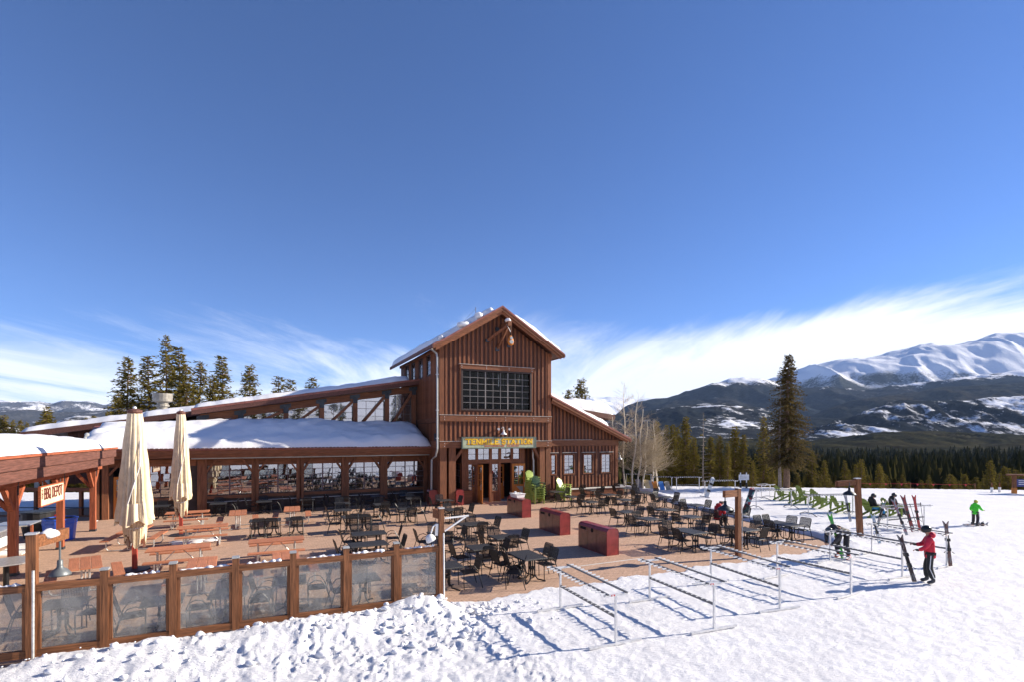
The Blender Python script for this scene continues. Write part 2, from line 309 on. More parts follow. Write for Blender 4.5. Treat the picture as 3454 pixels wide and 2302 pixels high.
# ------------------------------------------------------------------ ground: snow field, terrace, far terrain
EDGE_V = [-30, -18.9, -16.7, -12.6, -5.8, 1.2, 6, 30]; EDGE_U = [11.2, 11.2, 12.2, 13.1, 14.3, 17.6, 17.6, 17.6]
def plaza_sd(u, v):                       # signed distance-like value, negative inside the terrace
    ue = np.interp(v, EDGE_V, EDGE_U)
    wob = 0.12 * np.sin(u * 1.9 + 0.6) + 0.08 * np.sin(u * 4.3) + 0.05 * np.sin(u * 9.7 + v * 3)
    front = np.where(u < -5.6, -18.72, -18.72 + wob)
    corner = np.clip(u - 9.0, 0, 3) * 0.12
    dv = front + corner - v
    du = u - ue - 0.10 * np.sin(v * 2.1)
    dl = np.where(v > 1.6, -18.2 - u, -26 - u)
    return np.maximum(np.maximum(dv, du), np.maximum(dl, v - 20))
def vnoise(x, y, seed=0):                 # smooth value noise, vectorised
    xi = np.floor(x).astype(np.int64); yi = np.floor(y).astype(np.int64); fx = x - xi; fy = y - yi
    fx = fx * fx * (3 - 2 * fx); fy = fy * fy * (3 - 2 * fy)
    def h(a, b):
        k = (a * 374761393 + b * 668265263 + seed * 144665) & 0x7fffffff
        k = ((k ^ (k >> 13)) * 1274126177) & 0x7fffffff
        return ((k ^ (k >> 16)) & 0xffff) / 65535.0
    return (h(xi, yi) * (1 - fx) + h(xi + 1, yi) * fx) * (1 - fy) + (h(xi, yi + 1) * (1 - fx) + h(xi + 1, yi + 1) * fx) * fy
def fbm(x, y, o=5, seed=0, g=0.5):
    s = 0; a = 1; t = 0
    for i in range(o): s = s + a * vnoise(x * 2 ** i + 13.7 * i, y * 2 ** i - 7.3 * i, seed + i); t += a; a *= g
    return s / t
def smooth(a, b, x):
    t = np.clip((x - a) / (b - a), 0, 1); return t * t * (3 - 2 * t)
def far_z(x, y):                          # the mountain side beyond the crest, and the slope rising behind the camera
    r = y - 46.5 + 0.12 * np.maximum(x - 15, 0)
    rp = np.maximum(r, 0); down = -11.5 * (1 - np.exp(-rp / 15.0)) - 11 * smooth(40, 520, rp)
    d = np.sqrt(x * x + y * y)
    down = down + 2.5 * np.sin(x / 90.0) * np.cos(y / 110.0) * smooth(60, 160, rp)
    up = 0.17 * np.maximum(-y - 9, 0) * smooth(9, 30, -y)
    return np.where(y > 0, down, up) + np.where(d > 120, (fbm(x / 90, y / 90, 4, 5) - 0.5) * 9 * smooth(120, 300, d), 0)
def snow_z(x, y, fine=True):
    x = np.asarray(x, float); y = np.asarray(y, float)
    u = (x - OX) * E1[0] + (y - OY) * E1[1]; v = (x - OX) * E2[0] + (y - OY) * E2[1]
    sdv = plaza_sd(u, v)
    z = far_z(x, y)
    z = z - 0.55 * smooth(0.5, 3.0, v) * smooth(-18.0, -19.5, u)               # yard behind the shelter lies lower
    bank = 0.20 * np.exp(-((sdv - 0.55) / 0.55) ** 2) * smooth(9.5, 12.5, u)
    pile = (0.30 + 0.22 * (fbm(u * 0.8, v * 0.8, 3, 3) - 0.35)) * np.exp(-((v + 19.6) / 0.85) ** 2) * smooth(-5.4, -6.1, u) * (0.25 + 0.75 * smooth(-15.6, -13.6, u))
    pile = pile + 0.24 * np.exp(-((v + 19.25) / 0.45) ** 2 - ((u + 6.75) / 0.55) ** 2)
    z = z + bank + pile
    d = np.sqrt(x * x + y * y)
    if fine:
        rough = (0.18 + 0.82 * smooth(-4.2, -6.4, u)) * smooth(2.0, -4.5, u) * smooth(-17.5, -19.5, v)
        big = (np.abs(fbm(u * 2.2, v * 2.2, 4, 11) - 0.5) * 2) ** 0.8
        chunk = np.maximum(fbm(u * 8.5 + 0.8 * v, v * 8.5, 4, 31, 0.6) - 0.50, 0) * 0.9
        near = 1 - smooth(28, 45, d)
        z = z + rough * (0.085 * (big - 0.3) + 0.15 * chunk * (0.3 + 1.4 * smooth(0.42, 0.6, fbm(u * 0.9, v * 0.9, 2, 71)))) + near * (0.020 * (fbm(u * 3.5 + v, v * 6.0, 4, 21) - 0.5) + 0.022 * (fbm(y * 2.6 + x * 0.55, x * 0.22, 3, 81) - 0.5) + 0.05 * (fbm(u * 0.5, v * 0.5, 3, 41) - 0.5))
        z = z + near * 0.035 * np.maximum(fbm(u * 9, v * 20, 2, 51) - 0.58, 0)
    e = smooth(-0.10, 0.16, sdv)
    lump = 0.03 * fbm(u * 6, v * 6, 2, 61)
    return (z * smooth(-0.1, 0.7, sdv) + 0.018 + lump + bank * (1 - smooth(-0.1, 0.7, sdv))) * e + (-0.30) * (1 - e)
def gz(x, y): return float(snow_z(np.array([x]), np.array([y]), False)[0]) + 0.02
def grid_mesh(name, X, Y, Z, m):
    nr, nc = X.shape
    me = bpy.data.meshes.new(name)
    co = np.stack([X, Y, Z], -1).reshape(-1, 3)
    i = np.arange(nr * nc).reshape(nr, nc)
    f = np.stack([i[:-1, :-1], i[:-1, 1:], i[1:, 1:], i[1:, :-1]], -1).reshape(-1, 4)
    me.vertices.add(len(co)); me.vertices.foreach_set('co', co.ravel().astype(np.float32))
    me.loops.add(f.size); me.loops.foreach_set('vertex_index', f.ravel().astype(np.int32))
    me.polygons.add(len(f)); me.polygons.foreach_set('loop_start', np.arange(0, f.size, 4, dtype=np.int32)); me.polygons.foreach_set('loop_total', np.full(len(f), 4, np.int32))
    me.materials.append(m); me.polygons.foreach_set('use_smooth', np.ones(len(f), bool)); me.update(); me.validate(); return me
def polar(a0, a1, na, r0, r1, nr):
    a = np.radians(np.linspace(a0, a1, na)); r = r0 * (r1 / r0) ** np.linspace(0, 1, nr)
    RR, AA = np.meshgrid(r, a, indexing='ij'); return RR * np.sin(AA), RR * np.cos(AA)
X, Y = polar(-58, 58, 720, 6.5, 75, 420)
me = grid_mesh('snow_ground', X, Y, snow_z(X, Y), M['snow'])
tag(solo('snow_ground', me, None, None), None, None, kind='structure')
# nearby snow out of the frame: behind and beside the camera
X, Y = polar(57.8, 302.2, 160, 3.0, 260, 60)
tag(solo('snow_ground', grid_mesh('snow_beside', X, Y, snow_z(X, Y, False) - 0.02, M['snow']), None, None), None, None, kind='structure')
X, Y = polar(-58.2, 58.2, 60, 0.6, 6.6, 14)
tag(solo('snow_ground', grid_mesh('snow_feet', X, Y, snow_z(X, Y, False), M['snow']), None, None), None, None, kind='structure')
# valley floor seen between trees: snow patches under dark woods
def valley_mat():
    m, n, l, out = mat('valley_forest_floor')
    b = N(n, 'ShaderNodeBsdfDiffuse'); t = N(n, 'ShaderNodeTexCoord')
    nz = N(n, 'ShaderNodeTexNoise', inp={'Scale': 0.035, 'Detail': 9.0, 'Roughness': 0.7}); l.new(t.outputs['Object'], nz.inputs['Vector'])
    mr = N(n, 'ShaderNodeMapRange', inp={'From Min': 0.58, 'From Max': 0.66}); l.new(nz.outputs[0], mr.inputs['Value'])
    mx = N(n, 'ShaderNodeMix', data_type='RGBA'); mx.inputs[6].default_value = (0.030, 0.030, 0.018, 1); mx.inputs[7].default_value = (0.55, 0.57, 0.62, 1); l.new(mr.outputs[0], mx.inputs[0])
    l.new(mx.outputs[2], b.inputs[0]); l.new(b.outputs[0], out.inputs[0]); return m
M['valley'] = valley_mat()
X, Y = polar(-60, 60, 200, 74, 2600, 110)
tag(solo('valley_ground', grid_mesh('valley_ground', X, Y, snow_z(X, Y, False) - 0.3, M['valley']), None, None), None, None, kind='structure')

# ---- terrace of clay pavers
terr = bpy.data.objects.new('terrace', None); COL.objects.link(terr); terr.location = S(0, 0, 0); terr.rotation_euler = (0, 0, TH); terr['kind'] = 'structure'
b = MB(); b.bx(-26, 19, -19.6, 9, -0.28, -0.006); part('paving_bed', b.mesh('paving_bed', M['sand']), terr)
pu, pv, gap = 0.21, 0.105, 0.004
iu = np.arange(int(-21.5 / pu), int(17.9 / pu)); iv = np.arange(int(-19.4 / pv), int(2.7 / pv))
UU, VV = np.meshgrid(iu * pu, iv * pv, indexing='ij'); UU = UU + (np.arange(len(iv))[None, :] % 2) * pu / 2
UU = UU.ravel(); VV = VV.ravel()
WX = OX + UU * E1[0] + VV * E2[0]; WY = OY + UU * E1[1] + VV * E2[1]
sdp = plaza_sd(UU, VV)
keep = (sdp < 0.12) & (np.abs(WX) < WY * 1.03 + 0.4)
UU, VV, WX, WY, sdp = UU[keep], VV[keep], WX[keep], WY[keep], sdp[keep]
front = np.where((UU > -5.6) & (sdp < -0.05))[0]; front = front[np.argsort(WX[front] ** 2 + WY[front] ** 2)][:290]
one = MB().cbox(0, pu - gap, 0, pv - gap, -0.03, 0.0, 0.0025).mesh('paver', M['paver_one'])
rng = np.random.RandomState(3)
for k in front: part('paver', one, terr, (UU[k], VV[k], rng.uniform(-0.0012, 0.0015)), 0)
rest = np.ones(len(UU), bool); rest[front] = False; ru, rv = UU[rest], VV[rest]; n = len(ru)
t = np.array([(0, 0, -0.008), (1, 0, -0.008), (1, 1, -0.008), (0, 1, -0.008), (.008, .016, 0), (.992, .016, 0), (.992, .984, 0), (.008, .984, 0)])
co = t[None] * np.array([pu - gap, pv - gap, 1.0]) + np.stack([ru, rv, rng.uniform(-0.0012, 0.0015, n)], -1)[:, None, :]
fq = np.array([(0, 1, 5, 4), (1, 2, 6, 5), (2, 3, 7, 6), (3, 0, 4, 7), (4, 5, 6, 7)])
f = (fq[None] + (np.arange(n) * 8)[:, None, None]).reshape(-1, 4)
me = bpy.data.meshes.new('pavers'); co = co.reshape(-1, 3)
me.vertices.add(len(co)); me.vertices.foreach_set('co', co.ravel().astype(np.float32)); me.loops.add(f.size); me.loops.foreach_set('vertex_index', f.ravel().astype(np.int32))
me.polygons.add(len(f)); me.polygons.foreach_set('loop_start', np.arange(0, f.size, 4, dtype=np.int32)); me.polygons.foreach_set('loop_total', np.full(len(f), 4, np.int32))
me.materials.append(M['paver']); me.polygons.foreach_set('use_smooth', np.zeros(len(f), bool)); me.update(); me.validate()
o = part('paver', me, terr); o['kind'] = 'stuff'
# flush drain line that crosses the paving between the bins and the racks
b = MB(); b.bx(-1.6, 2.6, -16.9, -16.84, -0.004, 0.006); part('drain_strip', b.mesh('drain_strip', M['concrete']), terr)

# ------------------------------------------------------------------ the lodge
lodge = thing('ski_lodge', 'large red brown timber ski lodge with tall gabled entrance tower and snowy wings', 'lodge', S(0, 0, 0), TH)
def lp(name, b, m, smooth_=False): return part(name, b.mesh(name, M[m] if isinstance(m, str) else m, smooth_), lodge)
def wall(name, x0, x1, y0, y1, z0, z1, m='board'): return lp(name, MB().bx(x0, x1, y0, y1, z0, z1), m)
BAT = {}
def battens(axis, a0, a1, fixed, ztop, zbot, step=0.31, skip=(), sgn=-1, w=0.135, d=0.045):
    a = a0
    while a <= a1:
        z0, z1 = (zbot(a) if callable(zbot) else zbot), (ztop(a) if callable(ztop) else ztop)
        segs = [(z0, z1)]
        for (s0, s1, h0, h1) in skip:
            if s0 - w / 2 < a < s1 + w / 2:
                ns = []
                for (p, q) in segs:
                    if h0 > p: ns.append((p, min(q, h0)))
                    if h1 < q: ns.append((max(p, h1), q))
                    if h1 <= p or h0 >= q: ns = [(p, q)]
                segs = [s for s in ns if s[1] - s[0] > 0.08]
        for (p, q) in segs:
            key = (axis, sgn, round(q - p, 1), w)
            L = round(q - p, 1)
            if key not in BAT:
                if axis == 'u': BAT[key] = MB().bx(-w / 2, w / 2, 0 if sgn > 0 else -d, d if sgn > 0 else 0, 0, L).mesh('batten', M['siding_z'])
                else: BAT[key] = MB().bx(0 if sgn > 0 else -d, d if sgn > 0 else 0, -w / 2, w / 2, 0, L).mesh('batten', M['siding_z'])
            o = part('batten', BAT[key], lodge, (a, fixed, p) if axis == 'u' else (fixed, a, p)); o.scale.z = (q - p) / L
        a += step
APEX_U, APEX_Z, EAVE_Z, SL = 4.08, 13.3, 10.78, 0.617
def roof_t(u): return APEX_Z - SL * abs(u - APEX_U)          # top of the tower roof
TW, TD = 8.16, 10.7
# front wall of the tower above the entrance, around the big window (u 1.52-6.53, z 6.35-8.86)
wx0, wx1, wz0, wz1 = 1.54, 6.52, 6.35, 8.86
b = MB(); T = 0.25
b.bx(0, wx0, 0, T, 3.75, 10.3); b.bx(wx1, TW, 0, T, 3.75, 10.3); b.bx(wx0, wx1, 0, T, 3.75, wz0); b.bx(wx0, wx1, 0, T, wz1, 10.3)
b.prism([(0, 10.3), (TW, 10.3), (APEX_U, roof_t(APEX_U) - 0.42)], 0, T, 'y'); lp('wall', b, 'board')
battens('u', 0.42, TW - 0.3, -0.002, lambda a: roof_t(a) - 0.46, 5.93, skip=[(wx0 - 0.22, wx1 + 0.22, wz0 - 0.2, 9.3)])
battens('u', 0.42, TW - 0.3, -0.002, 5.50, 4.22, skip=[(1.4, 6.84, 0, 4.48)])
for (a0, a1) in ((-0.06, 0.26), (TW - 0.22, TW + 0.06)):
    lp('corner_board', MB().bx(a0, a1, -0.07, -0.003, 3.76, 10.4), 'siding_z')
lp('beam', MB().bx(-0.06, TW + 0.06, -0.16, -0.072, 5.50, 5.90), 'beam_x'); lp('flashing', MB().bx(-0.07, TW + 0.07, -0.19, 0.0, 5.903, 5.925), 'concrete')
lp('beam', MB().bx(-0.06, TW + 0.06, -0.16, -0.072, 3.76, 4.18), 'beam_x'); lp('flashing', MB().bx(-0.07, TW + 0.07, -0.19, 0.0, 4.183, 4.205), 'concrete')
bolt = MB(); bolt.tube([(0, 0, 0), (0, -0.025, 0)], 0.022, 8); bolt = bolt.mesh('bolt', M['galv'])
for z in (5.62, 5.78, 3.88, 4.06):
    for u in (0.25, 2.45, 4.6, 6.75, 7.9): part('bolt', bolt, lodge, (u, -0.16, z))
# big tower window: header, frame, 3 x 6 lights each
def window(x0, x1, z0, z1, y, nx, nz, mull=(), frame=0.07, gm='glass', fm='darkpanel', mun=0.028, axis='u', tilt=0.35, depth=0.06):
    """framed window in the plane y (facing -v) or, axis 'v', in the plane u=y (facing -u)"""
    def P(a0, a1, h0, h1, d0, d1, b):
        return b.bx(a0, a1, y + d0, y + d1, h0, h1) if axis == 'u' else b.bx(y + d0, y + d1, a0, a1, h0, h1)
    b = MB()
    P(x0 - frame, x1 + frame, z1, z1 + frame, -depth, 0.05, b); P(x0 - frame, x1 + frame, z0 - frame, z0, -depth, 0.05, b)
    P(x0 - frame, x0, z0, z1, -depth, 0.05, b); P(x1, x1 + frame, z0, z1, -depth, 0.05, b)
    w = part('window', b.mesh('window_frame', M[fm]), lodge)
    b = MB(); xs = [x0 + (x1 - x0) * i / nx for i in range(nx + 1)]; zs = [z0 + (z1 - z0) * i / nz for i in range(nz + 1)]
    for i in range(1, nx):
        h = mun * (2.6 if i in mull else 1); P(xs[i] - h / 2, xs[i] + h / 2, z0, z1, -0.02, 0.018, b)
    for k in range(1, nz): P(x0, x1, zs[k] - mun / 2, zs[k] + mun / 2, -0.016, 0.014, b)
    mm = part('muntins', b.mesh('muntins', M['muntin_grey'] if gm == 'glass_dark' else M['muntin']), w)
    key = (axis, round(xs[1] - xs[0], 2), round(zs[1] - zs[0], 2), gm)
    dxh, dzh = (xs[1] - xs[0]) / 2, (zs[1] - zs[0]) / 2
    if key not in BAT:
        BAT[key] = (MB().bx(-dxh, dxh, -0.004, 0.004, -dzh, dzh) if axis == 'u' else MB().bx(-0.004, 0.004, -dxh, dxh, -dzh, dzh)).mesh('pane', M[gm])
    for i in range(nx):
        for k in range(nz):
            c = ((xs[i] + xs[i + 1]) / 2, y, (zs[k] + zs[k + 1]) / 2) if axis == 'u' else (y, (xs[i] + xs[i + 1]) / 2, (zs[k] + zs[k + 1]) / 2)
            rr = (R(random.uniform(-tilt, tilt)), 0, R(random.uniform(-tilt, tilt))) if axis == 'u' else (0, R(random.uniform(-tilt, tilt)), R(random.uniform(-tilt, tilt)))
            part('pane', BAT[key], w, c, rot=rr)
    return w
M['muntin_grey'] = pbr('muntin_grey', (0.22, 0.20, 0.19), 0.5, 0, 0.1, 4.0)
M['muntin'] = pbr('muntin_plum', (0.14, 0.085, 0.095), 0.5, 0, 0.1, 4.0)
window(wx0, wx1, wz0, wz1, 0.06, 9, 6, (3, 6), 0.11, 'glass_dark', 'darkpanel', 0.03, depth=0.16)
lp('beam', MB().bx(wx0 - 0.24, wx1 + 0.26, -0.15, -0.05, 8.97, 9.26), 'beam_x'); lp('flashing', MB().bx(wx0 - 0.28, wx1 + 0.3, -0.2, -0.002, 9.263, 9.285), 'concrete')
for u in (wx0 - 0.1, 3.2, 4.86, wx1 + 0.1):
    for z in (9.05, 9.17): part('bolt', bolt, lodge, (u, -0.15, z))
lp('trim', MB().bx(wx0 - 0.22, wx0 - 0.115, -0.08, -0.003, wz0 - 0.16, 8.97), 'siding_z'); lp('trim', MB().bx(wx1 + 0.115, wx1 + 0.22, -0.08, -0.003, wz0 - 0.16, 8.97), 'siding_z')
# sides and back of the tower
zs_ = 10.32
b = MB(); b.bx(0, 0.2, T, TD, 0, 8.7); b.bx(0, 0.2, T, 2.1, 8.7, zs_); b.bx(0, 0.2, T, TD, 10.1, zs_)
for a0, a1 in ((3.0, 4.15), (5.0, 6.2), (7.15, 8.1), (9.1, TD)): b.bx(0, 0.2, a0, a1, 8.7, 10.1)
lp('wall', b, 'board')
sw = [(2.1, 3.0), (4.15, 5.0), (6.2, 7.15), (8.1, 9.1)]
for a0, a1 in sw: window(a0 + 0.06, a1 - 0.06, 8.78, 10.04, 0.05, 2, 4, (), 0.06, 'glass', 'darkpanel', 0.03, 'v', 0.1)
battens('v', 0.35, 9.6, -0.002, 10.34, 5.75, 0.31, [(a - 0.05, c + 0.05, 8.65, 10.15) for a, c in sw]); battens('v', 0.35, 5.3, -0.002, 5.40, 0.05)
lp('beam', MB().bx(-0.05, -0.003, 0.26, 5.4, 5.45, 5.75), 'siding_y')
lp('beam', MB().bx(-0.055, -0.003, 0.26, 2.6, 3.76, 4.18), 'siding_y')
b = MB(); b.bx(TW - 0.2, TW, T, TD, 0, 8.7); b.bx(TW - 0.2, TW, T, 2.1, 8.7, zs_); b.bx(TW - 0.2, TW, T, TD, 10.1, zs_)
for a0, a1 in ((3.0, 4.15), (5.0, 6.2), (7.15, 8.1), (9.1, TD)): b.bx(TW - 0.2, TW, a0, a1, 8.7, 10.1)
b.bx(0.2, TW - 0.2, TD - 0.2, TD, 0, zs_); b.prism([(0, zs_), (TW, zs_), (APEX_U, roof_t(APEX_U) - 0.4)], TD - 0.2, TD, 'y'); lp('wall', b, 'board')
battens('v', 0.5, TD, TW + 0.002, 10.34, 6.0, 0.62, [(a - 0.05, c + 0.05, 8.65, 10.15) for a, c in sw], sgn=1)
for a0, a1 in sw: window(a0 + 0.06, a1 - 0.06, 8.78, 10.04, TW - 0.08, 2, 4, (), 0.06, 'glass_clear', 'darkpanel', 0.03, 'v', 0.1)
for a0, a1 in sw:
    for a in (a0 - 0.35, a1 + 0.35): lp('curtain', MB().bx(TW - 0.42, TW - 0.36, a - 0.3, a + 0.3, 8.4, 10.15), 'curtain')
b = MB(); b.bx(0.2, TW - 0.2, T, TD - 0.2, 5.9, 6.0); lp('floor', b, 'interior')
# tower roof: two slabs with fascia boards, gutter edges
OV, OF = 0.72, 0.85
def slope_slab(s):                                           # s=-1 left, +1 right
    ue = APEX_U + s * (APEX_U + OV)
    b = MB(); b.prism([(APEX_U, APEX_Z), (ue, roof_t(ue)), (ue, roof_t(ue) - 0.12), (APEX_U, APEX_Z - 0.12)], -OF, TD + 0.8, 'y'); lp('roof', b, 'roofmetal')
    b = MB(); b.prism([(APEX_U, APEX_Z - 0.123), (ue - s * 0.02, roof_t(ue) - 0.11), (ue - s * 0.02, roof_t(ue) - 0.33), (APEX_U, APEX_Z - 0.36)], -OF + 0.03, -OF + 0.09, 'y'); lp('barge_board', b, 'siding_x')
    b = MB(); b.prism([(APEX_U, APEX_Z - 0.34), (ue - s * 0.22, roof_t(ue - s * 0.22) - 0.335), (ue - s * 0.22, roof_t(ue - s * 0.22) - 0.52), (APEX_U, APEX_Z - 0.55)], -OF + 0.12, -OF + 0.2, 'y'); lp('barge_board', b, 'siding_x')
    b = MB(); b.prism([(APEX_U, APEX_Z - 0.30), (ue - s * 0.1, roof_t(ue) - 0.16), (ue - s * 0.1, roof_t(ue) - 0.20), (APEX_U, APEX_Z - 0.40)], -OF + 0.2, TD + 0.7, 'y'); lp('soffit', b, 'board')
    b = MB(); b.bar((ue, -OF, roof_t(ue) - 0.15), (ue, TD + 0.8, roof_t(ue) - 0.15), 0.1, 0.2); lp('gutter', b, 'fascia')
    b = MB(); uw = 0 if s < 0 else TW; b.bx(uw + (0 if s > 0 else -0.12), uw + (0.12 if s > 0 else 0), -0.1, TD, 10.12, 10.32); lp('eave_trim', b, 'siding_y')
slope_slab(-1); slope_slab(1)
lp('lightning_rod', MB().tube([(3.1, 1.6, 12.6), (3.1, 1.6, 13.62)], 0.02, 5).tube([(3.08, 1.6, 13.5), (2.0, 2.4, 12.2)], 0.008, 4), 'black')
# hoist beam, struts and plates under the gable (the pulley that hangs from it is its own thing)
HU = 4.42
lp('hoist_beam', MB().bar((HU, 0.0, 12.06), (HU, -1.25, 12.06), 0.26, 0.30), 'beam_y')
for (a, c) in (((HU - 1.15, -0.05, 11.0), (HU - 0.1, -0.95, 11.92)), ((HU - 0.42, -0.05, 10.42), (HU - 0.02, -0.95, 11.9)), ((HU + 0.45, -0.05, 10.75), (HU + 0.1, -0.9, 11.92))):
    lp('strut', MB().bar(a, c, 0.13, 0.15), 'siding_z'); lp('bracket', MB().box((a[0], -0.09, a[2]), (0.26, 0.09, 0.24)), 'steel')
lp('bracket', MB().box((HU - 0.42, -0.09, 11.85), (0.26, 0.09, 0.24)), 'steel')
# entrance: posts, recess, vestibule with doors
for (a0, a1) in ((0.0, 0.44), (0.60, 1.06), (7.32, 7.72), (7.80, 8.16)):
    lp('post', MB().bx(a0, a1, -0.04, 0.40, 0, 3.755), 'beam_z')
lp('brace', MB().bar((1.0, 0.16, 2.9), (1.62, 0.16, 3.7), 0.2, 0.18), 'beam_z'); lp('brace', MB().bar((7.38, 0.16, 2.9), (6.9, 0.16, 3.7), 0.2, 0.18), 'beam_z')
wall('ceiling', 0, TW, 0.25, 3.0, 3.70, 3.76, 'interior')
VF = 0.62                                                     # vestibule front plane
b = MB(); b.bx(0.2, 1.05, 2.3, 2.45, 0, 3.7); b.bx(1.05, 1.55, 2.3, 2.45, 0, 0.95); b.bx(1.05, 1.55, 2.3, 2.45, 2.75, 3.7); b.bx(1.55, 1.78, 2.3, 2.45, 0, 3.7)
b.bx(6.3, TW - 0.2, 1.3, 1.45, 0, 3.7); lp('wall', b, 'board')
window(1.1, 1.5, 1.0, 2.7, 2.34, 2, 4, (), 0.06, 'glass', 'siding_z')
battens('u', 6.45, 7.9, 1.298, 3.7, 0.05); battens('u', 0.35, 1.0, 2.298, 3.7, 0.05)
b = MB(); b.bx(1.70, 1.80, VF, 0.75, 0, 3.7); b.bx(1.70, 1.80, 2.1, 2.3, 0, 3.7); b.bx(1.70, 1.80, 0.75, 2.1, 0, 0.9); b.bx(1.70, 1.80, 0.75, 2.1, 2.7, 3.7); lp('wall', b, 'board')
window(0.85, 2.0, 0.98, 2.62, 1.73, 3, 4, (), 0.08, 'glass', 'siding_y', axis='v')
wall('wall', 6.30, 6.40, VF, 1.3, 0, 3.7)
for x0, x1 in ((1.70, 2.02), (2.02, 2.13), (2.72, 2.84), (3.72, 3.86), (4.42, 4.56), (5.36, 5.48), (6.02, 6.14), (6.14, 6.40)): lp('post', MB().bx(x0, x1, VF - 0.06, VF + 0.08, 0, 3.7), 'beam_z')
for x0, x1 in ((2.13, 2.72), (2.84, 3.72), (3.86, 4.42), (4.56, 5.36), (5.48, 6.02)): lp('beam', MB().bx(x0, x1, VF - 0.05, VF + 0.07, 2.66, 2.90), 'beam_x')
window(2.17, 2.70, 2.94, 3.66, VF, 1, 2, (), 0.035, 'glass', 'siding_z'); window(2.88, 3.70, 2.94, 3.66, VF, 2, 2, (), 0.035, 'glass', 'siding_z')
window(3.9, 4.40, 2.94, 3.66, VF, 1, 2, (), 0.035, 'glass', 'siding_z'); window(4.60, 5.34, 2.94, 3.66, VF, 2, 2, (), 0.035, 'glass', 'siding_z'); window(5.52, 6.0, 2.94, 3.66, VF, 1, 2, (), 0.035, 'glass', 'siding_z')
window(2.18, 2.68, 0.75, 2.6, VF, 2, 5, (), 0.045, 'glass', 'siding_z'); window(3.92, 4.36, 0.75, 2.6, VF, 2, 4, (), 0.045, 'glass', 'siding_z'); window(5.54, 5.98, 0.75, 2.6, VF, 2, 4, (), 0.045, 'glass', 'siding_z')
for x0, x1 in ((2.13, 2.72), (3.86, 4.42), (5.48, 6.02)): lp('panel', MB().bx(x0, x1, VF - 0.02, VF + 0.04, 0.02, 0.69), 'siding_z')
lp('planter_box', MB().bx(1.62, 2.3, 0.2, 0.55, 0, 0.85).bx(1.58, 2.34, 0.16, 0.54, 0.853, 0.9), 'siding_x')
def door(x0, x1, y, z1, m, rotz, hinge, lab=None):
    """a half-glazed leaf, built from its hinge edge along +x"""
    w = x1 - x0; b = MB()
    b.bx(0, 0.13, -0.025, 0.025, 0.02, z1); b.bx(w - 0.13, w, -0.025, 0.025, 0.02, z1); b.bx(0.13, w - 0.13, -0.025, 0.025, 0.02, 0.30); b.bx(0.13, w - 0.13, -0.025, 0.025, 1.0, 1.16); b.bx(0.13, w - 0.13, -0.025, 0.025, z1 - 0.16, z1)
    b.bx(0.13, w - 0.13, -0.012, 0.012, 0.30, 1.0); b.bx(w / 2 - 0.02, w / 2 + 0.02, -0.018, 0.018, 1.16, z1 - 0.16)
    for k in (1, 2): b.bx(0.13, w - 0.13, -0.016, 0.016, 1.16 + (z1 - 1.32) * k / 3 - 0.02, 1.16 + (z1 - 1.32) * k / 3 + 0.02)
    d = part('door', b.mesh('door', M[m]), lodge, hinge, rotz, label=lab)
    part('pane', MB().bx(0.13, w - 0.13, -0.005, 0.005, 1.16, z1 - 0.16).mesh('pane', M['glass']), d)
    part('handle', MB().tube([(w - 0.07, -0.03, 0.95), (w - 0.07, -0.09, 0.98), (w - 0.07, -0.09, 1.25), (w - 0.07, -0.03, 1.28)], 0.013, 6).mesh('handle', M['galv']), d); return d
door(0, 0.9, 0, 2.6, 'orange', R(-92), (2.86, VF - 0.07, 0), 'open orange wooden door seen edge on')
d = door(0, 0.95, 0, 2.6, 'orange', R(-8), (5.40, VF - 0.12, 0), 'orange wooden door folded open against the wall')
part('notice', MB().prism([(0.30, 1.02), (0.80, 1.0), (0.78, 0.52)], -0.03, -0.026, 'y').mesh('notice', M['pipe']), d)
door(0, 0.8, 0, 2.5, 'orange', 0, (2.92, VF + 1.15, 0), 'inner wooden door'); door(0, 0.75, 0, 2.5, 'orange', 0, (4.6, VF + 1.15, 0), 'inner wooden door')
b = MB(); b.bx(1.85, 6.3, VF + 0.08, 2.9, -0.02, 0.012); lp('floor', b, 'concrete')
lp('wall', MB().bx(1.8, 6.3, 2.9, 3.0, 0, 3.7), 'interior')
# ---------------- right lean-to
RF = 0.5; RE = 14.4
def rw_t(u): return 7.42 - 0.4385 * (u - TW)
b = MB()
wins = [(9.55, 10.55), (11.25, 12.2), (12.85, 13.85)]; zz0, zz1 = 1.68, 3.2
b.prism([(TW, 3.4), (RE, 3.4), (RE, rw_t(RE) - 0.25), (TW, rw_t(TW) - 0.25)], RF, RF + 0.2, 'y'); b.bx(TW, RE, RF, RF + 0.2, 0, zz0); b.bx(TW, 8.45, RF, RF + 0.2, zz0, 3.4)
for a0, a1 in ((9.0, 9.55), (10.55, 11.25), (12.2, 12.85), (13.85, RE)): b.bx(a0, a1, RF, RF + 0.2, zz0, 3.4)
for a0, a1 in [(8.45, 9.0)] + wins: b.bx(a0, a1, RF, RF + 0.2, zz1, 3.4)
b.bx(RE - 0.2, RE, RF + 0.2, 9, 0, rw_t(RE) - 0.25); b.bx(TW, RE, 8.8, 9, 0, 4); lp('wall', b, 'board')
lp('wall', MB().bx(TW + .1, RE - .3, 4.0, 4.1, 0, 4.0), 'interior')
for a0, a1 in [(8.45, 9.0)] + wins:
    window(a0 + 0.09, a1 - 0.09, zz0 + 0.09, zz1 - 0.09, RF + 0.05, 2 if a1 - a0 > 0.8 else 1, 5, (), 0.085, 'glass', 'siding_z', 0.02, depth=0.1, tilt=0.5)
    lp('flashing', MB().bx(a0 - 0.12, a1 + 0.12, RF - 0.12, RF - 0.002, zz1 + 0.10, zz1 + 0.125), 'concrete')
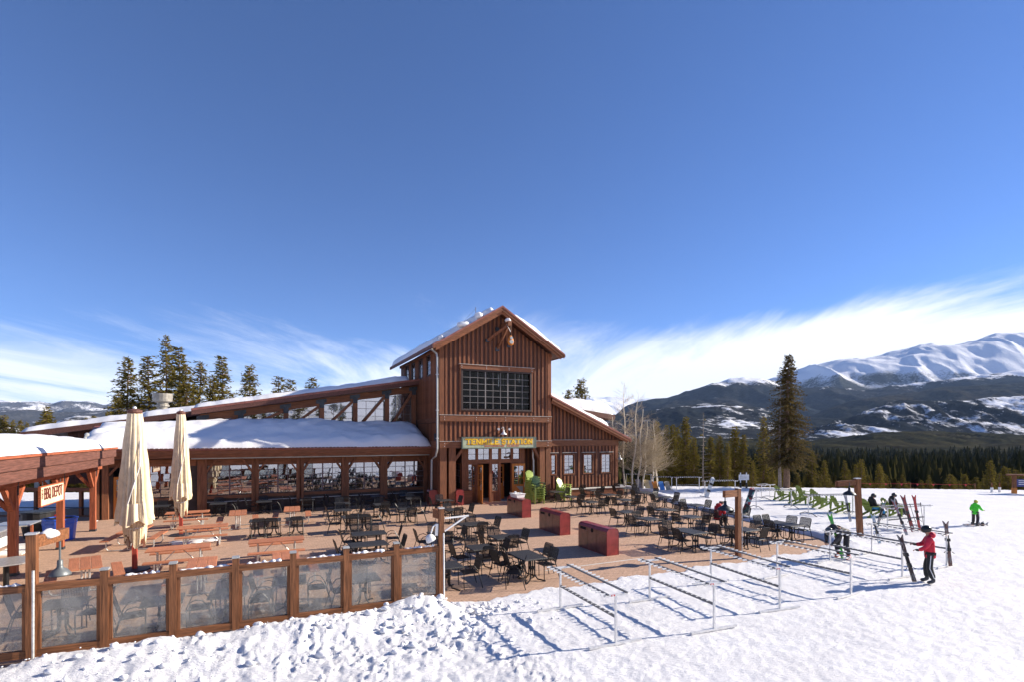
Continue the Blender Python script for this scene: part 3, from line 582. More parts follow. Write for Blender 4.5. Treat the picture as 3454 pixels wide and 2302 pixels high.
sk = [(a0 - 0.06, a1 + 0.06, zz0 - 0.08, zz1 + 0.13) for a0, a1 in [(8.45, 9.0)] + wins]
battens('u', 8.42, RE - 0.2, RF - 0.002, 3.78, 0.72, skip=sk); battens('u', 8.42, RE - 0.2, RF - 0.002, lambda a: rw_t(a) - 0.32, 4.28)
lp('beam', MB().bx(TW + 0.07, RE + 0.04, RF - 0.13, RF - 0.05, 3.80, 4.24), 'beam_x'); lp('flashing', MB().bx(TW + 0.07, RE - 2.4, RF - 0.16, RF - 0.002, 4.243, 4.262), 'concrete')
lp('corner_board', MB().bx(RE - 0.2, RE + 0.04, RF - 0.06, RF - 0.002, 0, 3.80), 'beam_z')
ue = RE + 0.75
b = MB(); b.prism([(TW - 0.1, rw_t(TW - 0.1)), (ue, rw_t(ue)), (ue, rw_t(ue) - 0.12), (TW - 0.1, rw_t(TW - 0.1) - 0.12)], RF - 0.75, 9.4, 'y'); lp('roof', b, 'roofmetal')
b = MB(); b.prism([(TW + 0.07, rw_t(TW) - 0.13), (ue - 0.03, rw_t(ue) - 0.11), (ue - 0.03, rw_t(ue) - 0.32), (TW + 0.07, rw_t(TW) - 0.38)], RF - 0.73, RF - 0.66, 'y'); lp('barge_board', b, 'siding_x')
b = MB(); b.prism([(TW + 0.07, rw_t(TW) - 0.36), (ue - 0.25, rw_t(ue - .25) - 0.31), (ue - 0.25, rw_t(ue - .25) - 0.46), (TW + 0.07, rw_t(TW) - 0.56)], RF - 0.63, RF - 0.56, 'y'); lp('barge_board', b, 'siding_x')
b = MB(); b.prism([(TW, rw_t(TW) - 0.14), (ue - 0.1, rw_t(ue) - 0.10), (ue - 0.1, rw_t(ue) - 0.16), (TW, rw_t(TW) - 0.22)], RF - 0.55, 9.3, 'y'); lp('soffit', b, 'board')
lp('gutter', MB().bar((ue, RF - 0.75, rw_t(ue) - 0.14), (ue, 9.4, rw_t(ue) - 0.14), 0.1, 0.18), 'roofmetal')
b = MB(); b.bx(8.2, 19.4, 9.7, 16, 0, 6.5); lp('wall', b, 'board')
b = MB(); b.prism([(8.2, 8.1), (20.6, 6.55), (20.6, 6.1), (8.2, 7.6)], 9.1, 16.5, 'y'); lp('roof', b, 'fascia')
for u in (9.5, 12, 14.5, 17, 19.2): lp('rafter', MB().bx(u - 0.08, u + 0.08, 9.3, 9.7, 6.0, 6.2 + (19.2 - u) * 0.12), 'fascia')
# ledge bench along its foot
lp('ledge', MB().bx(9.7, 14.6, RF - 0.55, RF - 0.06, 0.0, 0.62), 'siding_x'); lp('ledge_lit_top', MB().bx(9.6, 14.7, RF - 0.62, RF - 0.05, 0.623, 0.67), 'concrete')  # pale cap puts the snow-lit top of the ledge into its colour
# ---------------- left wing: window bays under a low snow roof
WF = 2.78; WL = -18.6
bays = [(-13.35, -10.89), (-10.6, -8.39), (-8.08, -5.7), (-5.37, -3.25), (-2.87, -0.3)]
b = MB(); b.bx(WL, 0, WF + 0.02, WF + 0.2, 0, 1.02); b.bx(WL, 0, WF + 0.02, WF + 0.2, 2.86, 3.55)
for a0, a1 in ((WL, -17.75), (-16.75, -16.3), (-14.2, -13.35), (-10.89, -10.6), (-8.39, -8.08), (-5.7, -5.37), (-3.25, -2.87), (-0.3, 0)): b.bx(a0, a1, WF + 0.02, WF + 0.2, 1.02, 2.86)
b.bx(WL, WL + 0.2, WF + 0.2, 9, 0, 3.5); lp('wall', b, 'darkpanel')
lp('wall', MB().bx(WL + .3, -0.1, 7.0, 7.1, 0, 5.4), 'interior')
for a0, a1 in bays:
    window(a0, a1, 1.08, 2.84, WF + 0.06, 4, 5, (2,), 0.05, 'glass', 'darkpanel', 0.03, tilt=0.55)
    lp('sill', MB().bx(a0, a1, WF - 0.10, WF + 0.0, 0.86, 1.03), 'beam_x')
    lp('header', MB().bx(a0, a1, WF - 0.06, WF + 0.01, 2.80, 3.22), 'beam_x')
    lp('flashing', MB().bx(a0, a1, WF - 0.13, WF - 0.0, 0.66, 0.685), 'concrete')
    for s, a in ((1, a0), (-1, a1)): lp('brace', MB().bar((a + s * 0.02, WF - 0.12, 2.38), (a + s * 0.52, WF - 0.12, 3.14), 0.10, 0.16, (0, 1, 0)), 'beam_z')
for a0, a1 in ((-13.75, -13.5), (-13.35 - 0.1, -13.35), (-10.89, -10.62 - 0.14), (-10.74, -10.6), (-8.39, -8.25), (-8.2, -8.08), (-5.7, -5.56), (-5.5, -5.37), (-3.25, -3.1), (-3.03, -2.87), (-0.3, -0.12)):
    c = (a0 + a1) / 2; lp('post', MB().bx(c - 0.125, c + 0.125, WF - 0.2, WF - 0.0, 0, 3.22), 'beam_z')
window(-16.2, -14.3, 1.08, 2.84, WF + 0.06, 3, 4, (), 0.06, 'glass', 'darkpanel', 0.03, tilt=0.4); lp('sill', MB().bx(-16.3, -14.2, WF - 0.1, WF, 0.86, 1.03), 'beam_x'); lp('header', MB().bx(-18.5, -13.8, WF - 0.06, WF + 0.01, 2.82, 3.22), 'beam_x')
for c in (-18.45, -18.05, -16.55): lp('post', MB().bx(c - 0.14, c + 0.14, WF - 0.2, WF, 0, 3.22), 'beam_z')
lp('brace', MB().bar((-17.9, WF - 0.12, 2.4), (-17.3, WF - 0.12, 3.14), 0.1, 0.16, (0, 1, 0)), 'beam_z')
door(0, 0.95, 0, 2.3, 'orange', 0, (-17.72, WF + 0.03, 0), 'orange wooden door left of the wing windows')
lp('fascia', MB().bx(WL - 0.5, -0.02, WF - 1.0, WF - 0.93, 3.50, 3.74), 'beam_x'); lp('fascia', MB().bx(WL - 0.5, -0.02, WF - 0.86, WF - 0.78, 3.30, 3.52), 'beam_x')
lp('cable_tray', MB().bx(-14, -0.1, WF - 0.72, WF - 0.62, 3.23, 3.29), 'pipe')
b = MB(); b.prism([(WF - 1.1, 3.74), (WF - 1.1, 3.84), (5.6, 5.14), (5.6, 4.9), (WF - 0.2, 3.55)], WL - 0.6, -0.02, 'x'); lp('roof', b, 'roofmetal')
b = MB()
for k in range(0, 88):
    u = WL - 0.4 + k * 0.215
    b.box((u, WF - 1.03, 3.83), (0.14, 0.24, 0.055 + 0.03 * random.random()))
o = lp('shingle_edge', b, 'fascia')
# ---------------- clerestory with timber truss above it
CF = 5.5
def ct(u): return 8.72 + 0.1735 * u                           # top of the upper roof
b = MB(); b.prism([(-14.3, ct(-14.3)), (-0.02, ct(-0.02)), (-0.02, ct(0) - 0.14), (-14.3, ct(-14.3) - 0.14)], CF - 0.75, 16, 'y'); lp('roof', b, 'roofmetal')
b = MB(); b.prism([(-14.28, ct(-14.28) - 0.10), (-0.05, ct(0) - 0.12), (-0.05, ct(0) - 0.42), (-14.28, ct(-14.28) - 0.40)], CF - 0.73, CF - 0.66, 'y'); lp('barge_board', b, 'fascia')
b = MB(); b.prism([(-13.9, ct(-13.9) - 0.42), (-0.02, ct(0) - 0.44), (-0.02, ct(0) - 0.92), (-13.9, ct(-13.9) - 0.90)], CF - 0.12, CF + 0.12, 'y'); lp('beam', b, 'beam_x')
tps = [-13.7, -11.62, -8.95, -6.7, -4.48, -2.26, -0.3]
for i, u in enumerate(tps):
    lp('post', MB().bx(u - 0.15, u + 0.15, CF - 0.14, CF + 0.14, 4.6, ct(u) - 0.9), 'beam_z')
    lp('bracket', MB().prism([(u - 0.38, ct(u - .38) - 0.50), (u + 0.3, ct(u + .3) - 0.50), (u + 0.3, ct(u + .3) - 0.74), (u + 0.15, ct(u) - 0.76), (u + 0.15, ct(u) - 1.1), (u - 0.16, ct(u) - 1.1), (u - 0.16, ct(u) - 0.8), (u - 0.38, ct(u - .38) - 0.76)], CF - 0.17, CF - 0.145, 'y'), 'steel')
    if i < 6:
        u2 = tps[i + 1]; lp('brace', MB().bar((u + 0.2, CF - 0.02, 5.1), (u2 - 0.16, CF - 0.02, ct(u2) - 0.98), 0.17, 0.15, (0, 1, 0)), 'beam_x')
for i in range(6):
    a0, a1 = tps[i] + 0.15, tps[i + 1] - 0.15; h = ct(a0) - 0.95
    nx = 3
    window(a0, a1, 4.9, h, CF + 0.22, nx, 4, (), 0.03, 'glass', 'darkpanel', 0.026, tilt=0.15)
    lp('glazing_head', MB().prism([(a0, h + 0.02), (a1, h + 0.02), (a1, ct(a1) - 0.9)], CF + 0.2, CF + 0.26, 'y'), 'glass')
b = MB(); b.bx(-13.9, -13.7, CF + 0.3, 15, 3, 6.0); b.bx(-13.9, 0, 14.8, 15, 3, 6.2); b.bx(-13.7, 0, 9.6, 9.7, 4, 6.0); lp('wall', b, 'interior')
# ---------------- back hall with its own roof far left
b = MB(); b.bx(-21.5, -14.3, 9.5, 18, 1.5, 5.2); lp('wall', b, 'board')
b = MB(); b.prism([(-23.6, 4.75), (-13.9, 6.35), (-13.9, 6.0), (-23.6, 4.40)], 8.6, 18.5, 'y'); lp('roof', b, 'fascia')
for u in (-22.9, -22.4): lp('post', MB().bx(u - 0.1, u + 0.1, 9.0, 9.2, 1.0, 4.6), 'pipe')
lp('vent_stack', MB().lathe([(0.30, 5.6), (0.30, 6.55), (0.42, 6.6), (0.42, 6.7), (0.34, 6.75), (0.34, 6.85), (0.58, 6.95), (0.62, 7.5), (0.55, 7.5), (0.5, 7.1)], 18, (-16.7, 11.0, 0)), 'stack')

# snow on the roofs ------------------------------------------------------------------
def roof_snow(name, label, u0, u1, v0, v1, base, thick, nu=60, nv=24, seed=1, edge=0.35, amp=0.06):
    us = np.linspace(u0, u1, nu); vs = np.linspace(v0, v1, nv); U, V = np.meshgrid(us, vs, indexing='ij')
    d = np.minimum(np.minimum(U - u0, u1 - U), np.minimum(V - v0, v1 - V)); e = np.clip(d / edge, 0, 1); e = np.sqrt(np.clip(1 - (1 - e) ** 2, 0, 1))
    wobu = 0.24 * (fbm(U * 1.3, V * 1.3, 3, seed + 9) - 0.5) * (d < edge * 1.2)
    Z = base(U, V) + 0.012 + thick(U, V) * e * (0.80 + 0.42 * fbm(U * 1.4, V * 1.4, 3, seed + 21)) + amp * 1.3 * (fbm(U * 0.9, V * 0.9, 5, seed) - 0.5) * e
    Xg = OX + (U + wobu) * E1[0] + (V + wobu) * E2[0]; Yg = OY + (U + wobu) * E1[1] + (V + wobu) * E2[1]
    o = solo(name, grid_mesh(name, Xg, Yg, Z, M['roofsnow']), label, 'snow'); return o
roof_snow('roof_snow', 'thick drift of shaded snow on the low roof over the window bays', -18.9, -0.08, WF - 1.12, 5.36,
          lambda U, V: 3.84 + (V - (WF - 1.1)) * 0.332, lambda U, V: 0.42 + 0.42 * smooth(WF - 1.0, 4.6, V) * np.exp(-((U + 9.2) / 5.2) ** 2) + 0.20 * smooth(-14, -18, U) * (1 - smooth(3, 5, V)) + 0.22 * smooth(-6, -1, U) * (1 - smooth(-0.9, 0, U)), 110, 40, 1, 0.6)
roof_snow('roof_snow', 'long smooth snow layer on the sloping upper roof above the truss windows', -14.2, -0.75, CF - 0.7, 15.5,
          lambda U, V: ct(U), lambda U, V: 0.30 + 0.12 * smooth(-4, -1.5, U), 90, 40, 2, 0.5)
roof_snow('roof_snow', 'thin snow layer on the left slope of the tower roof', -0.68, 3.6, -OF + 0.35, TD + 0.7,
          lambda U, V: APEX_Z - SL * np.abs(U - APEX_U), lambda U, V: 0.34 + 0 * U, 40, 60, 3, 0.35, 0.1)
roof_snow('roof_snow', 'bright snow strip on the right slope of the tower roof', 5.0, 8.72, -OF + 0.1, TD + 0.7,
          lambda U, V: APEX_Z - SL * np.abs(U - APEX_U), lambda U, V: 0.34 + 0.08 * np.sin(U * 2.1), 50, 60, 4, 0.35, 0.1)
roof_snow('roof_snow', 'sunlit snow sheet on the lean-to roof right of the tower', TW + 0.02, 13.4, RF - 0.5, 9.3,
          lambda U, V: rw_t(U), lambda U, V: 0.42 + 0.25 * smooth(1, 4, V) * smooth(13.4, 11, U), 60, 50, 5, 0.6, 0.16)
roof_snow('roof_snow', 'heavy rounded snow on the back roof beyond the lean-to', 8.3, 20.5, 9.15, 16,
          lambda U, V: 8.1 - 0.125 * (U - 8.2), lambda U, V: 0.80 + 0.35 * smooth(15, 18.5, U), 60, 40, 6, 1.0, 0.12)
roof_snow('roof_snow', 'rounded snow on the back hall roof beside the vent stack', -23.5, -14.0, 8.7, 18,
          lambda U, V: 4.75 + 0.165 * (U + 23.6), lambda U, V: 0.36 + 0 * U, 60, 40, 7, 0.6)
def clump(c, r, label, seed, sc=(1, 1, 0.8), group=None):
    b = MB(); b.sphere((0, 0, 0), r, 14, 9, sc)
    b.v = [tuple(Vector(p) * (1 + 0.35 * (mnoise.noise(Vector(p) * (1.7 / r) + Vector((seed, 0, 0)))))) for p in b.v]
    return solo('snow_clump', b.mesh('snow_clump', M['roofsnow'], True), label, 'snow', S(*c), TH, group)
clump((-0.05, -0.45, roof_t(0) + 0.1), 0.20, 'small snow lump at the lower left edge of the tower roof', 1)
clump((1.5, -0.5, roof_t(1.5) + 0.13), 0.38, 'wide snow lump halfway up the left tower roof edge', 2, (1.5, 0.8, 0.6))
clump((2.5, -0.5, roof_t(2.5) + 0.2), 0.30, 'round snow lump highest on the left tower roof edge', 3)
clump((HU - 0.05, -1.0, 12.30), 0.19, 'snow cap on the hoist beam under the gable', 4, (1, 1.2, 0.75))
# ------------------------------------------------------------------ lettering built from strokes
GL = {'T': (.8, [[(0, 1), (.8, 1)], [(.4, 1), (.4, 0)]]), 'E': (.75, [[(.1, 0), (.1, 1)], [(.1, 1), (.72, 1)], [(.1, .5), (.58, .5)], [(.1, 0), (.72, 0)]]),
 'N': (.85, [[(.1, 0), (.1, 1), (.75, 0), (.75, 1)]]), 'M': (1.0, [[(.1, 0), (.1, 1), (.5, .25), (.9, 1), (.9, 0)]]), 'I': (.4, [[(.2, 0), (.2, 1)]]),
 'L': (.7, [[(.1, 1), (.1, 0)], [(.1, 0), (.7, 0)]]), 'S': (.8, [[(.7, .8), (.55, 1), (.25, 1), (.1, .82), (.1, .65), (.25, .54), (.55, .46), (.7, .35), (.7, .18), (.55, 0), (.25, 0), (.1, .2)]]),
 'A': (.85, [[(.05, 0), (.42, 1), (.8, 0)], [(.2, .33), (.65, .33)]]), 'O': (.8, [[(.25, 0), (.55, 0), (.73, .25), (.73, .75), (.55, 1), (.25, 1), (.07, .75), (.07, .25), (.25, 0)]]),
 'B': (.78, [[(.1, 0), (.1, 1), (.5, 1), (.65, .88), (.65, .62), (.5, .52), (.1, .52)], [(.5, .52), (.7, .4), (.7, .12), (.55, 0), (.1, 0)]]),
 'R': (.8, [[(.1, 0), (.1, 1), (.5, 1), (.66, .86), (.66, .62), (.5, .48), (.1, .48)], [(.42, .48), (.72, 0)]]), 'P': (.75, [[(.1, 0), (.1, 1), (.5, 1), (.66, .86), (.66, .6), (.5, .46), (.1, .46)]]),
 'C': (.78, [[(.7, .8), (.55, 1), (.25, 1), (.08, .75), (.08, .25), (.25, 0), (.55, 0), (.7, .2)]]), 'K': (.8, [[(.1, 0), (.1, 1)], [(.7, 1), (.1, .42)], [(.3, .6), (.72, 0)]]),
 'D': (.8, [[(.1, 0), (.1, 1), (.45, 1), (.7, .75), (.7, .25), (.45, 0), (.1, 0)]]), 'G': (.8, [[(.7, .8), (.55, 1), (.25, 1), (.08, .75), (.08, .25), (.25, 0), (.55, 0), (.7, .2), (.7, .45), (.45, .45)]]),
 'H': (.8, [[(.1, 0), (.1, 1)], [(.7, 0), (.7, 1)], [(.1, .5), (.7, .5)]]), 'Q': (.82, [[(.25, 0), (.55, 0), (.73, .25), (.73, .75), (.55, 1), (.25, 1), (.07, .75), (.07, .25), (.25, 0)], [(.45, .3), (.78, -.08)]]),
 'U': (.8, [[(.1, 1), (.1, .2), (.25, 0), (.55, 0), (.7, .2), (.7, 1)]])}
def text_len(s, gap=.16): return sum((.45 if c == ' ' else GL[c][0] + gap) for c in s) - gap
def text_mb(s, x0, z0, height, width, sw, depth, y=0.0, serif=False, gap=.16, axis='x'):
    """letters in the x-z plane facing -y"""
    b = MB(); k = width / text_len(s, gap); x = x0
    def P(p): return (x + p[0] * k, z0 + p[1] * height)
    def quad(a, c, w, ext):
        a, c = Vector(a), Vector(c); d = (c - a).normalized(); n_ = Vector((-d.y, d.x)) * w / 2; a = a - d * ext; c = c + d * ext
        b.prism([tuple(a + n_), tuple(c + n_), tuple(c - n_), tuple(a - n_)], y - depth, y, 'y')
    for ch in s:
        if ch == ' ': x += .45 * k; continue
        w, pl = GL[ch]
        for line in pl:
            for i in range(len(line) - 1): quad(P(line[i]), P(line[i + 1]), sw, sw * 0.35)
            if serif:
                for e in (line[0], line[-1]):
                    if abs(e[1] - round(e[1])) < 0.01 and ch not in 'SO' : 
                        q = P(e); quad((q[0] - sw * 1.0, q[1]), (q[0] + sw * 1.0, q[1]), sw * 0.75, 0)
        x += (w + gap) * k
    return b
# ---- entrance sign
sg = thing('lodge_sign', 'long sage green sign lettered TENMILE STATION over the lodge entrance', 'sign', S(4.12, -0.30, 3.72), TH)
part('board', MB().bx(-2.66, 2.66, -0.03, 0.10, 0.05, 0.69).mesh('board', M['signgreen']), sg)
fr = MB(); fr.bx(-2.74, 2.74, -0.06, 0.10, 0.69, 0.76); fr.bx(-2.74, 2.74, -0.06, 0.10, -0.02, 0.05); fr.bx(-2.74, -2.66, -0.06, 0.10, 0.05, 0.69); fr.bx(2.66, 2.74, -0.06, 0.10, 0.05, 0.69)
part('frame', fr.mesh('frame', M['signedge']), sg)
part('lettering_edge', text_mb('TENMILE STATION', -2.43, 0.272, 0.33, 4.86, 0.112, 0.008, -0.031, True).mesh('lettering_edge', M['signred']), sg)
part('lettering', text_mb('TENMILE STATION', -2.43, 0.28, 0.32, 4.86, 0.074, 0.018, -0.031, True).mesh('lettering', M['gold']), sg)
part('lettering', text_mb('BRECKENRIDGE', -1.15, 0.10, 0.085, 1.45, 0.020, 0.008, -0.031).mesh('lettering', M['signred']), sg)
part('lettering', text_mb('COLORADO', 0.48, 0.10, 0.085, 0.92, 0.020, 0.008, -0.031).mesh('lettering', M['signred']), sg)
# ---- barn lamps
def barn_lamp(loc, rotz, label, m='white', arm=True, r=0.22, group='barn lamps', drop=0.0):
    t = thing('barn_lamp', label, 'lamp', loc, rotz, group)
    part('shade', MB().lathe([(r, 0.0), (r * 0.98, 0.03), (r * 0.72, 0.11), (r * 0.32, 0.17), (0.055, 0.21), (0.05, 0.33), (0.03, 0.34)], 18).mesh('shade', M[m], True), t)
    part('bulb', MB().sphere((0, 0, 0.06), 0.05, 10, 6).mesh('bulb', M['white'], True), t)
    if arm: part('arm', MB().tube([(0, 0, 0.33), (0, -0.02, 0.42), (0, 0.06, 0.52), (0, 0.2, 0.52), (0, 0.34, 0.42)], 0.022, 7).mesh('arm', M[m]), t)
    elif drop: part('stem', MB().tube([(0, 0, 0.33), (0, 0, 0.33 + drop)], 0.02, 7).mesh('stem', M[m]), t)
    return t
barn_lamp(S(4.33, -0.42, 4.62), TH, 'white gooseneck barn lamp over the entrance sign')
fl = thing('flood_light', 'pair of small white round floodlights beside the gooseneck lamp', 'lamp', S(4.33, -0.1, 5.02), TH)
for k, u in enumerate((-0.30, 0.52)): part('lamp_head', MB().tube([(u, 0.02, 0), (u, -0.12, 0), (u, -0.2, -0.02)], [0.05, 0.075, 0.085], 12).mesh('lamp_head', M['white']), fl)
barn_lamp(S(14.44, 0.22, 2.72), TH, 'small barn lamp on the right corner of the lean-to wall', 'pipe', r=0.2)
# ---- pulley hanging under the gable
pl = thing('hoist_pulley', 'wooden block pulley hanging on ropes under the tower gable', 'pulley', S(HU + 0.12, -1.1, 10.55), TH)
b = MB(); b.lathe([(0.02, 0), (0.2, 0.1), (0.24, 0.3), (0.2, 0.5), (0.1, 0.68), (0.04, 0.75)], 14); b.v = [(x, y * 0.45, z) for x, y, z in b.v]; part('block', b.mesh('block', M['orange'], True), pl)
for z, r in ((0.27, 0.15), (0.55, 0.10)): part('wheel', MB().tube([(0, -0.14, z), (0, -0.10, z)], r, 14).mesh('wheel', M['pipe']), pl)
part('hook', MB().tube([(0, 0, 0.72), (0, 0, 0.98)], 0.03, 6).mesh('hook', M['black']), pl)
for x0, m in ((-0.14, 'strap'), (0.16, 'black')): part('rope', MB().tube([(0, 0, 0.95), (x0 - 0.12, 0.05, 1.46)], 0.02 if m == 'strap' else 0.012, 5).mesh('rope', M[m]), pl)
# ---- downspouts, speaker
ds = thing('downspout', 'pale metal downspout on the left corner of the tower', 'pipe', S(-0.28, -0.35, 0), TH)
part('pipe', MB().tube([(-0.35, 0.3, 10.15), (0.02, 0.25, 9.85), (0.05, 0.2, 9.6), (0.05, 0.2, 3.7), (0.02, 0.4, 3.25), (-0.1, 0.9, 3.0), (-0.1, 1.0, 0.6)], 0.065, 8).mesh('pipe', M['pipe']), ds)
for z in (8.5, 6.2, 4.4): part('clip', MB().box((0.05, 0.2, z), (0.17, 0.17, 0.04)).mesh('clip', M['galv']), ds)
ds = thing('downspout', 'white downspout between the entrance posts beside the lime chairs', 'pipe', S(7.05, 0.5, 0), TH)
part('pipe', MB().tube([(0, 0, 3.6), (0, 0, 3.0), (0.05, 0, 2.8), (0.05, 0, 0.9)], 0.06, 8).mesh('pipe', M['white']), ds); part('shoe', MB().tube([(0.05, 0, 0.9), (0.05, 0, 0.05)], 0.07, 8).mesh('shoe', M['steel']), ds)
sp = thing('loudspeaker', 'black loudspeaker on the tower side wall beside the downspout', 'speaker', S(-0.18, 0.12, 4.25), TH)
part('cabinet', MB().cbox(-0.14, 0.14, -0.14, 0.12, 0, 0.46, 0.02).mesh('cabinet', M['blackplastic']), sp); part('cone', MB().tube([(0, -0.15, 0.15), (0, -0.141, 0.15)], 0.09, 14).mesh('cone', M['steel']), sp); part('cone', MB().tube([(0, -0.15, 0.34), (0, -0.141, 0.34)], 0.05, 12).mesh('cone', M['steel']), sp)

# ------------------------------------------------------------------ barbecue shelter
bq = thing('barbecue_shelter', 'open red timber food shelter with a snowy roof at the left', 'shelter', S(-17.65, -5.6, 0), TH)
def bp_(name, b, m): return part(name, b.mesh(name, M[m]), bq)
for v in (-8.8, -4.34, 0.0, 4.35):
    bp_('post', MB().bx(-0.11, 0.11, v - 0.11, v + 0.11, 0.0, 2.92), 'red_z'); bp_('post_base', MB().bx(-0.125, 0.125, v - 0.125, v + 0.125, -0.01, 0.10), 'steel')
    for s in (-1, 1): bp_('brace', MB().bar((0, v + s * 0.1, 2.15), (0, v + s * 0.72, 2.9), 0.13, 0.14), 'red_z')
    bp_('brace', MB().bar((-0.1, v, 2.15), (-0.72, v, 2.9), 0.13, 0.14), 'red_z')
    bp_('bracket', MB().bx(-0.135, 0.135, v - 0.035, v + 0.035, 2.62, 3.2), 'steel')
bp_('beam', MB().bx(-0.13, 0.13, -13.0, 3.2, 2.93, 3.19), 'red_y'); bp_('beam', MB().bx(-0.13, 0.13, 3.75, 5.35, 2.93, 3.19), 'red_y')
bp_('beam', MB().bx(-4.2, -3.95, -13.0, 5.2, 2.93, 3.19), 'red_y')
for v in (-8.8, -4.34, 0.0, 4.35): bp_('rafter', MB().bar((0.6, v, 3.3), (-5.0, v, 3.7), 0.12, 0.2), 'red_x')
bp_('fascia', MB().bx(0.80, 0.86, -13.6, 4.58, 3.56, 3.92), 'fascia'); bp_('fascia', MB().bx(0.735, 0.795, -13.6, 4.50, 3.20, 3.55), 'fascia')
bp_('drip_edge', MB().bx(0.78, 0.92, -13.6, 4.62, 3.925, 4.0), 'red_y'); bp_('fascia', MB().bx(-5.0, 0.79, 4.50, 4.57, 3.56, 3.92), 'siding_x')
b = MB(); b.prism([(0.86, 4.0), (-5.2, 4.22), (-5.2, 3.98), (0.86, 3.9)], -13.6, 4.6, 'y'); bp_('roof', b, 'roofmetal')
o = roof_snow('roof_snow', 'very bright deep snow on the roof of the barbecue shelter', -22.9, -16.78, -19.1, -1.05, lambda U, V: 4.0 + 0.036 * (-16.78 - U), lambda U, V: 0.30 + 0.16 * smooth(-16.8, -18.6, U) + 0.05 * np.sin(V * 0.9), 50, 90, 12, 0.75, 0.07)
solo('roof_pipe', MB().tube([(0, 0, 0), (0, 0, 0.5), (0.05, 0, 0.6)], 0.05, 8).sphere((0.06, 0, 0.62), 0.09, 8, 6).mesh('roof_pipe', M['pipe']), 'small vent pipe sticking out of the shelter roof snow', 'vent', S(-17.5, -3.0, 4.0), TH)
# the serving hut inside the shelter
ht = thing('serving_hut', 'pale food serving hut with dark windows and counter under the shelter', 'kiosk', S(-19.7, -9.5, 0), TH)
def hp(name, b, m): return part(name, b.mesh(name, M[m]), ht)
hp('wall', MB().bx(-2.4, 0.0, -6, 3.9, 0.0, 0.95), 'concrete'); hp('wall', MB().bx(-2.4, -2.2, -6, 3.9, 0.95, 2.9).bx(-2.2, 0, 3.7, 3.9, 0.95, 2.9), 'darkpanel')
for v in (-3.6, -1.3, 1.0, 3.3): hp('frame', MB().bx(-0.08, 0.02, v - 0.06, v + 0.06, 0.955, 2.9), 'blackplastic')
for v in (-3.6, -1.3, 1.0): hp('pane', MB().bx(-0.05, -0.04, v + 0.06, v + 2.24, 1.3, 2.6), 'glass')
hp('panel', MB().bx(-0.06, 0.01, -6, 3.9, 0.956, 1.3), 'stainless'); hp('panel', MB().bx(-0.06, 0.01, -6, 3.9, 2.6, 2.9), 'darkpanel')
hp('counter', MB().bx(0.02, 0.65, -6, 3.9, 0.98, 1.03), 'stainless')
for v in (-5, -3, -1, 1, 3): hp('seam', MB().bx(0.001, 0.006, v - 0.012, v + 0.012, 0.0, 0.9), 'pipe')
hp('ledge', MB().bx(-0.2, 1.0, 4.0, 5.4, 0.98, 1.03), 'stainless'); hp('leg', MB().bx(0.7, 0.78, 5.2, 5.28, 0, 0.98), 'red_z'); hp('panel', MB().bx(-0.1, -0.04, 4.0, 5.4, 0.1, 0.9), 'white')
solo('beer_sign', MB().bx(0, 0.03, -0.20, 0.20, 0, 0.42).bx(0.03, 0.036, -0.14, 0.14, 0.24, 0.29).bx(0.03, 0.036, -0.14, 0.14, 0.14, 0.19).mesh('beer_sign', M['redplain']), 'small red sign in the serving hut window', 'sign', S(-19.62, -9.2, 1.45), TH)
mat_step = solo('serving_mat', MB().bx(0, 0.9, -1.2, 1.2, 0.002, 0.05).mesh('serving_mat', M['white']), 'pale slab lying at the foot of the serving hut', 'slab', S(-19.55, -5.0, 0), TH)
bs = thing('barbecue_sign', 'cream sign lettered THE BBQ DEPOT hanging under the shelter beam', 'sign', S(-17.45, -7.2, 2.06), TH + R(90))
part('board', MB().bx(-1.14, 1.14, -0.02, 0.04, 0, 0.66).mesh('board', M['cream']), bs)
fr = MB(); fr.bx(-1.18, 1.18, -0.03, 0.05, -0.04, 0); fr.bx(-1.18, 1.18, -0.03, 0.05, 0.66, 0.70); fr.bx(-1.18, -1.14, -0.03, 0.05, 0, 0.66); fr.bx(1.14, 1.18, -0.03, 0.05, 0, 0.66); part('frame', fr.mesh('frame', M['red_x']), bs)
part('lettering', text_mb('BBQ DEPOT', -0.86, 0.22, 0.36, 1.86, 0.060, 0.012, -0.021, False, .13).mesh('lettering', M['signdark']), bs)
for i, ch in enumerate('THE'): part('lettering', text_mb(ch, -1.06, 0.48 - i * 0.115, 0.085, 0.11, 0.022, 0.01, -0.021).mesh('lettering', M['signdark']), bs)
part('hanger', MB().tube([(-0.9, 0.01, 0.7), (-0.9, 0.01, 0.88)], 0.012, 5).tube([(0.9, 0.01, 0.7), (0.9, 0.01, 0.88)], 0.012, 5).mesh('hanger', M['steel']), bs)
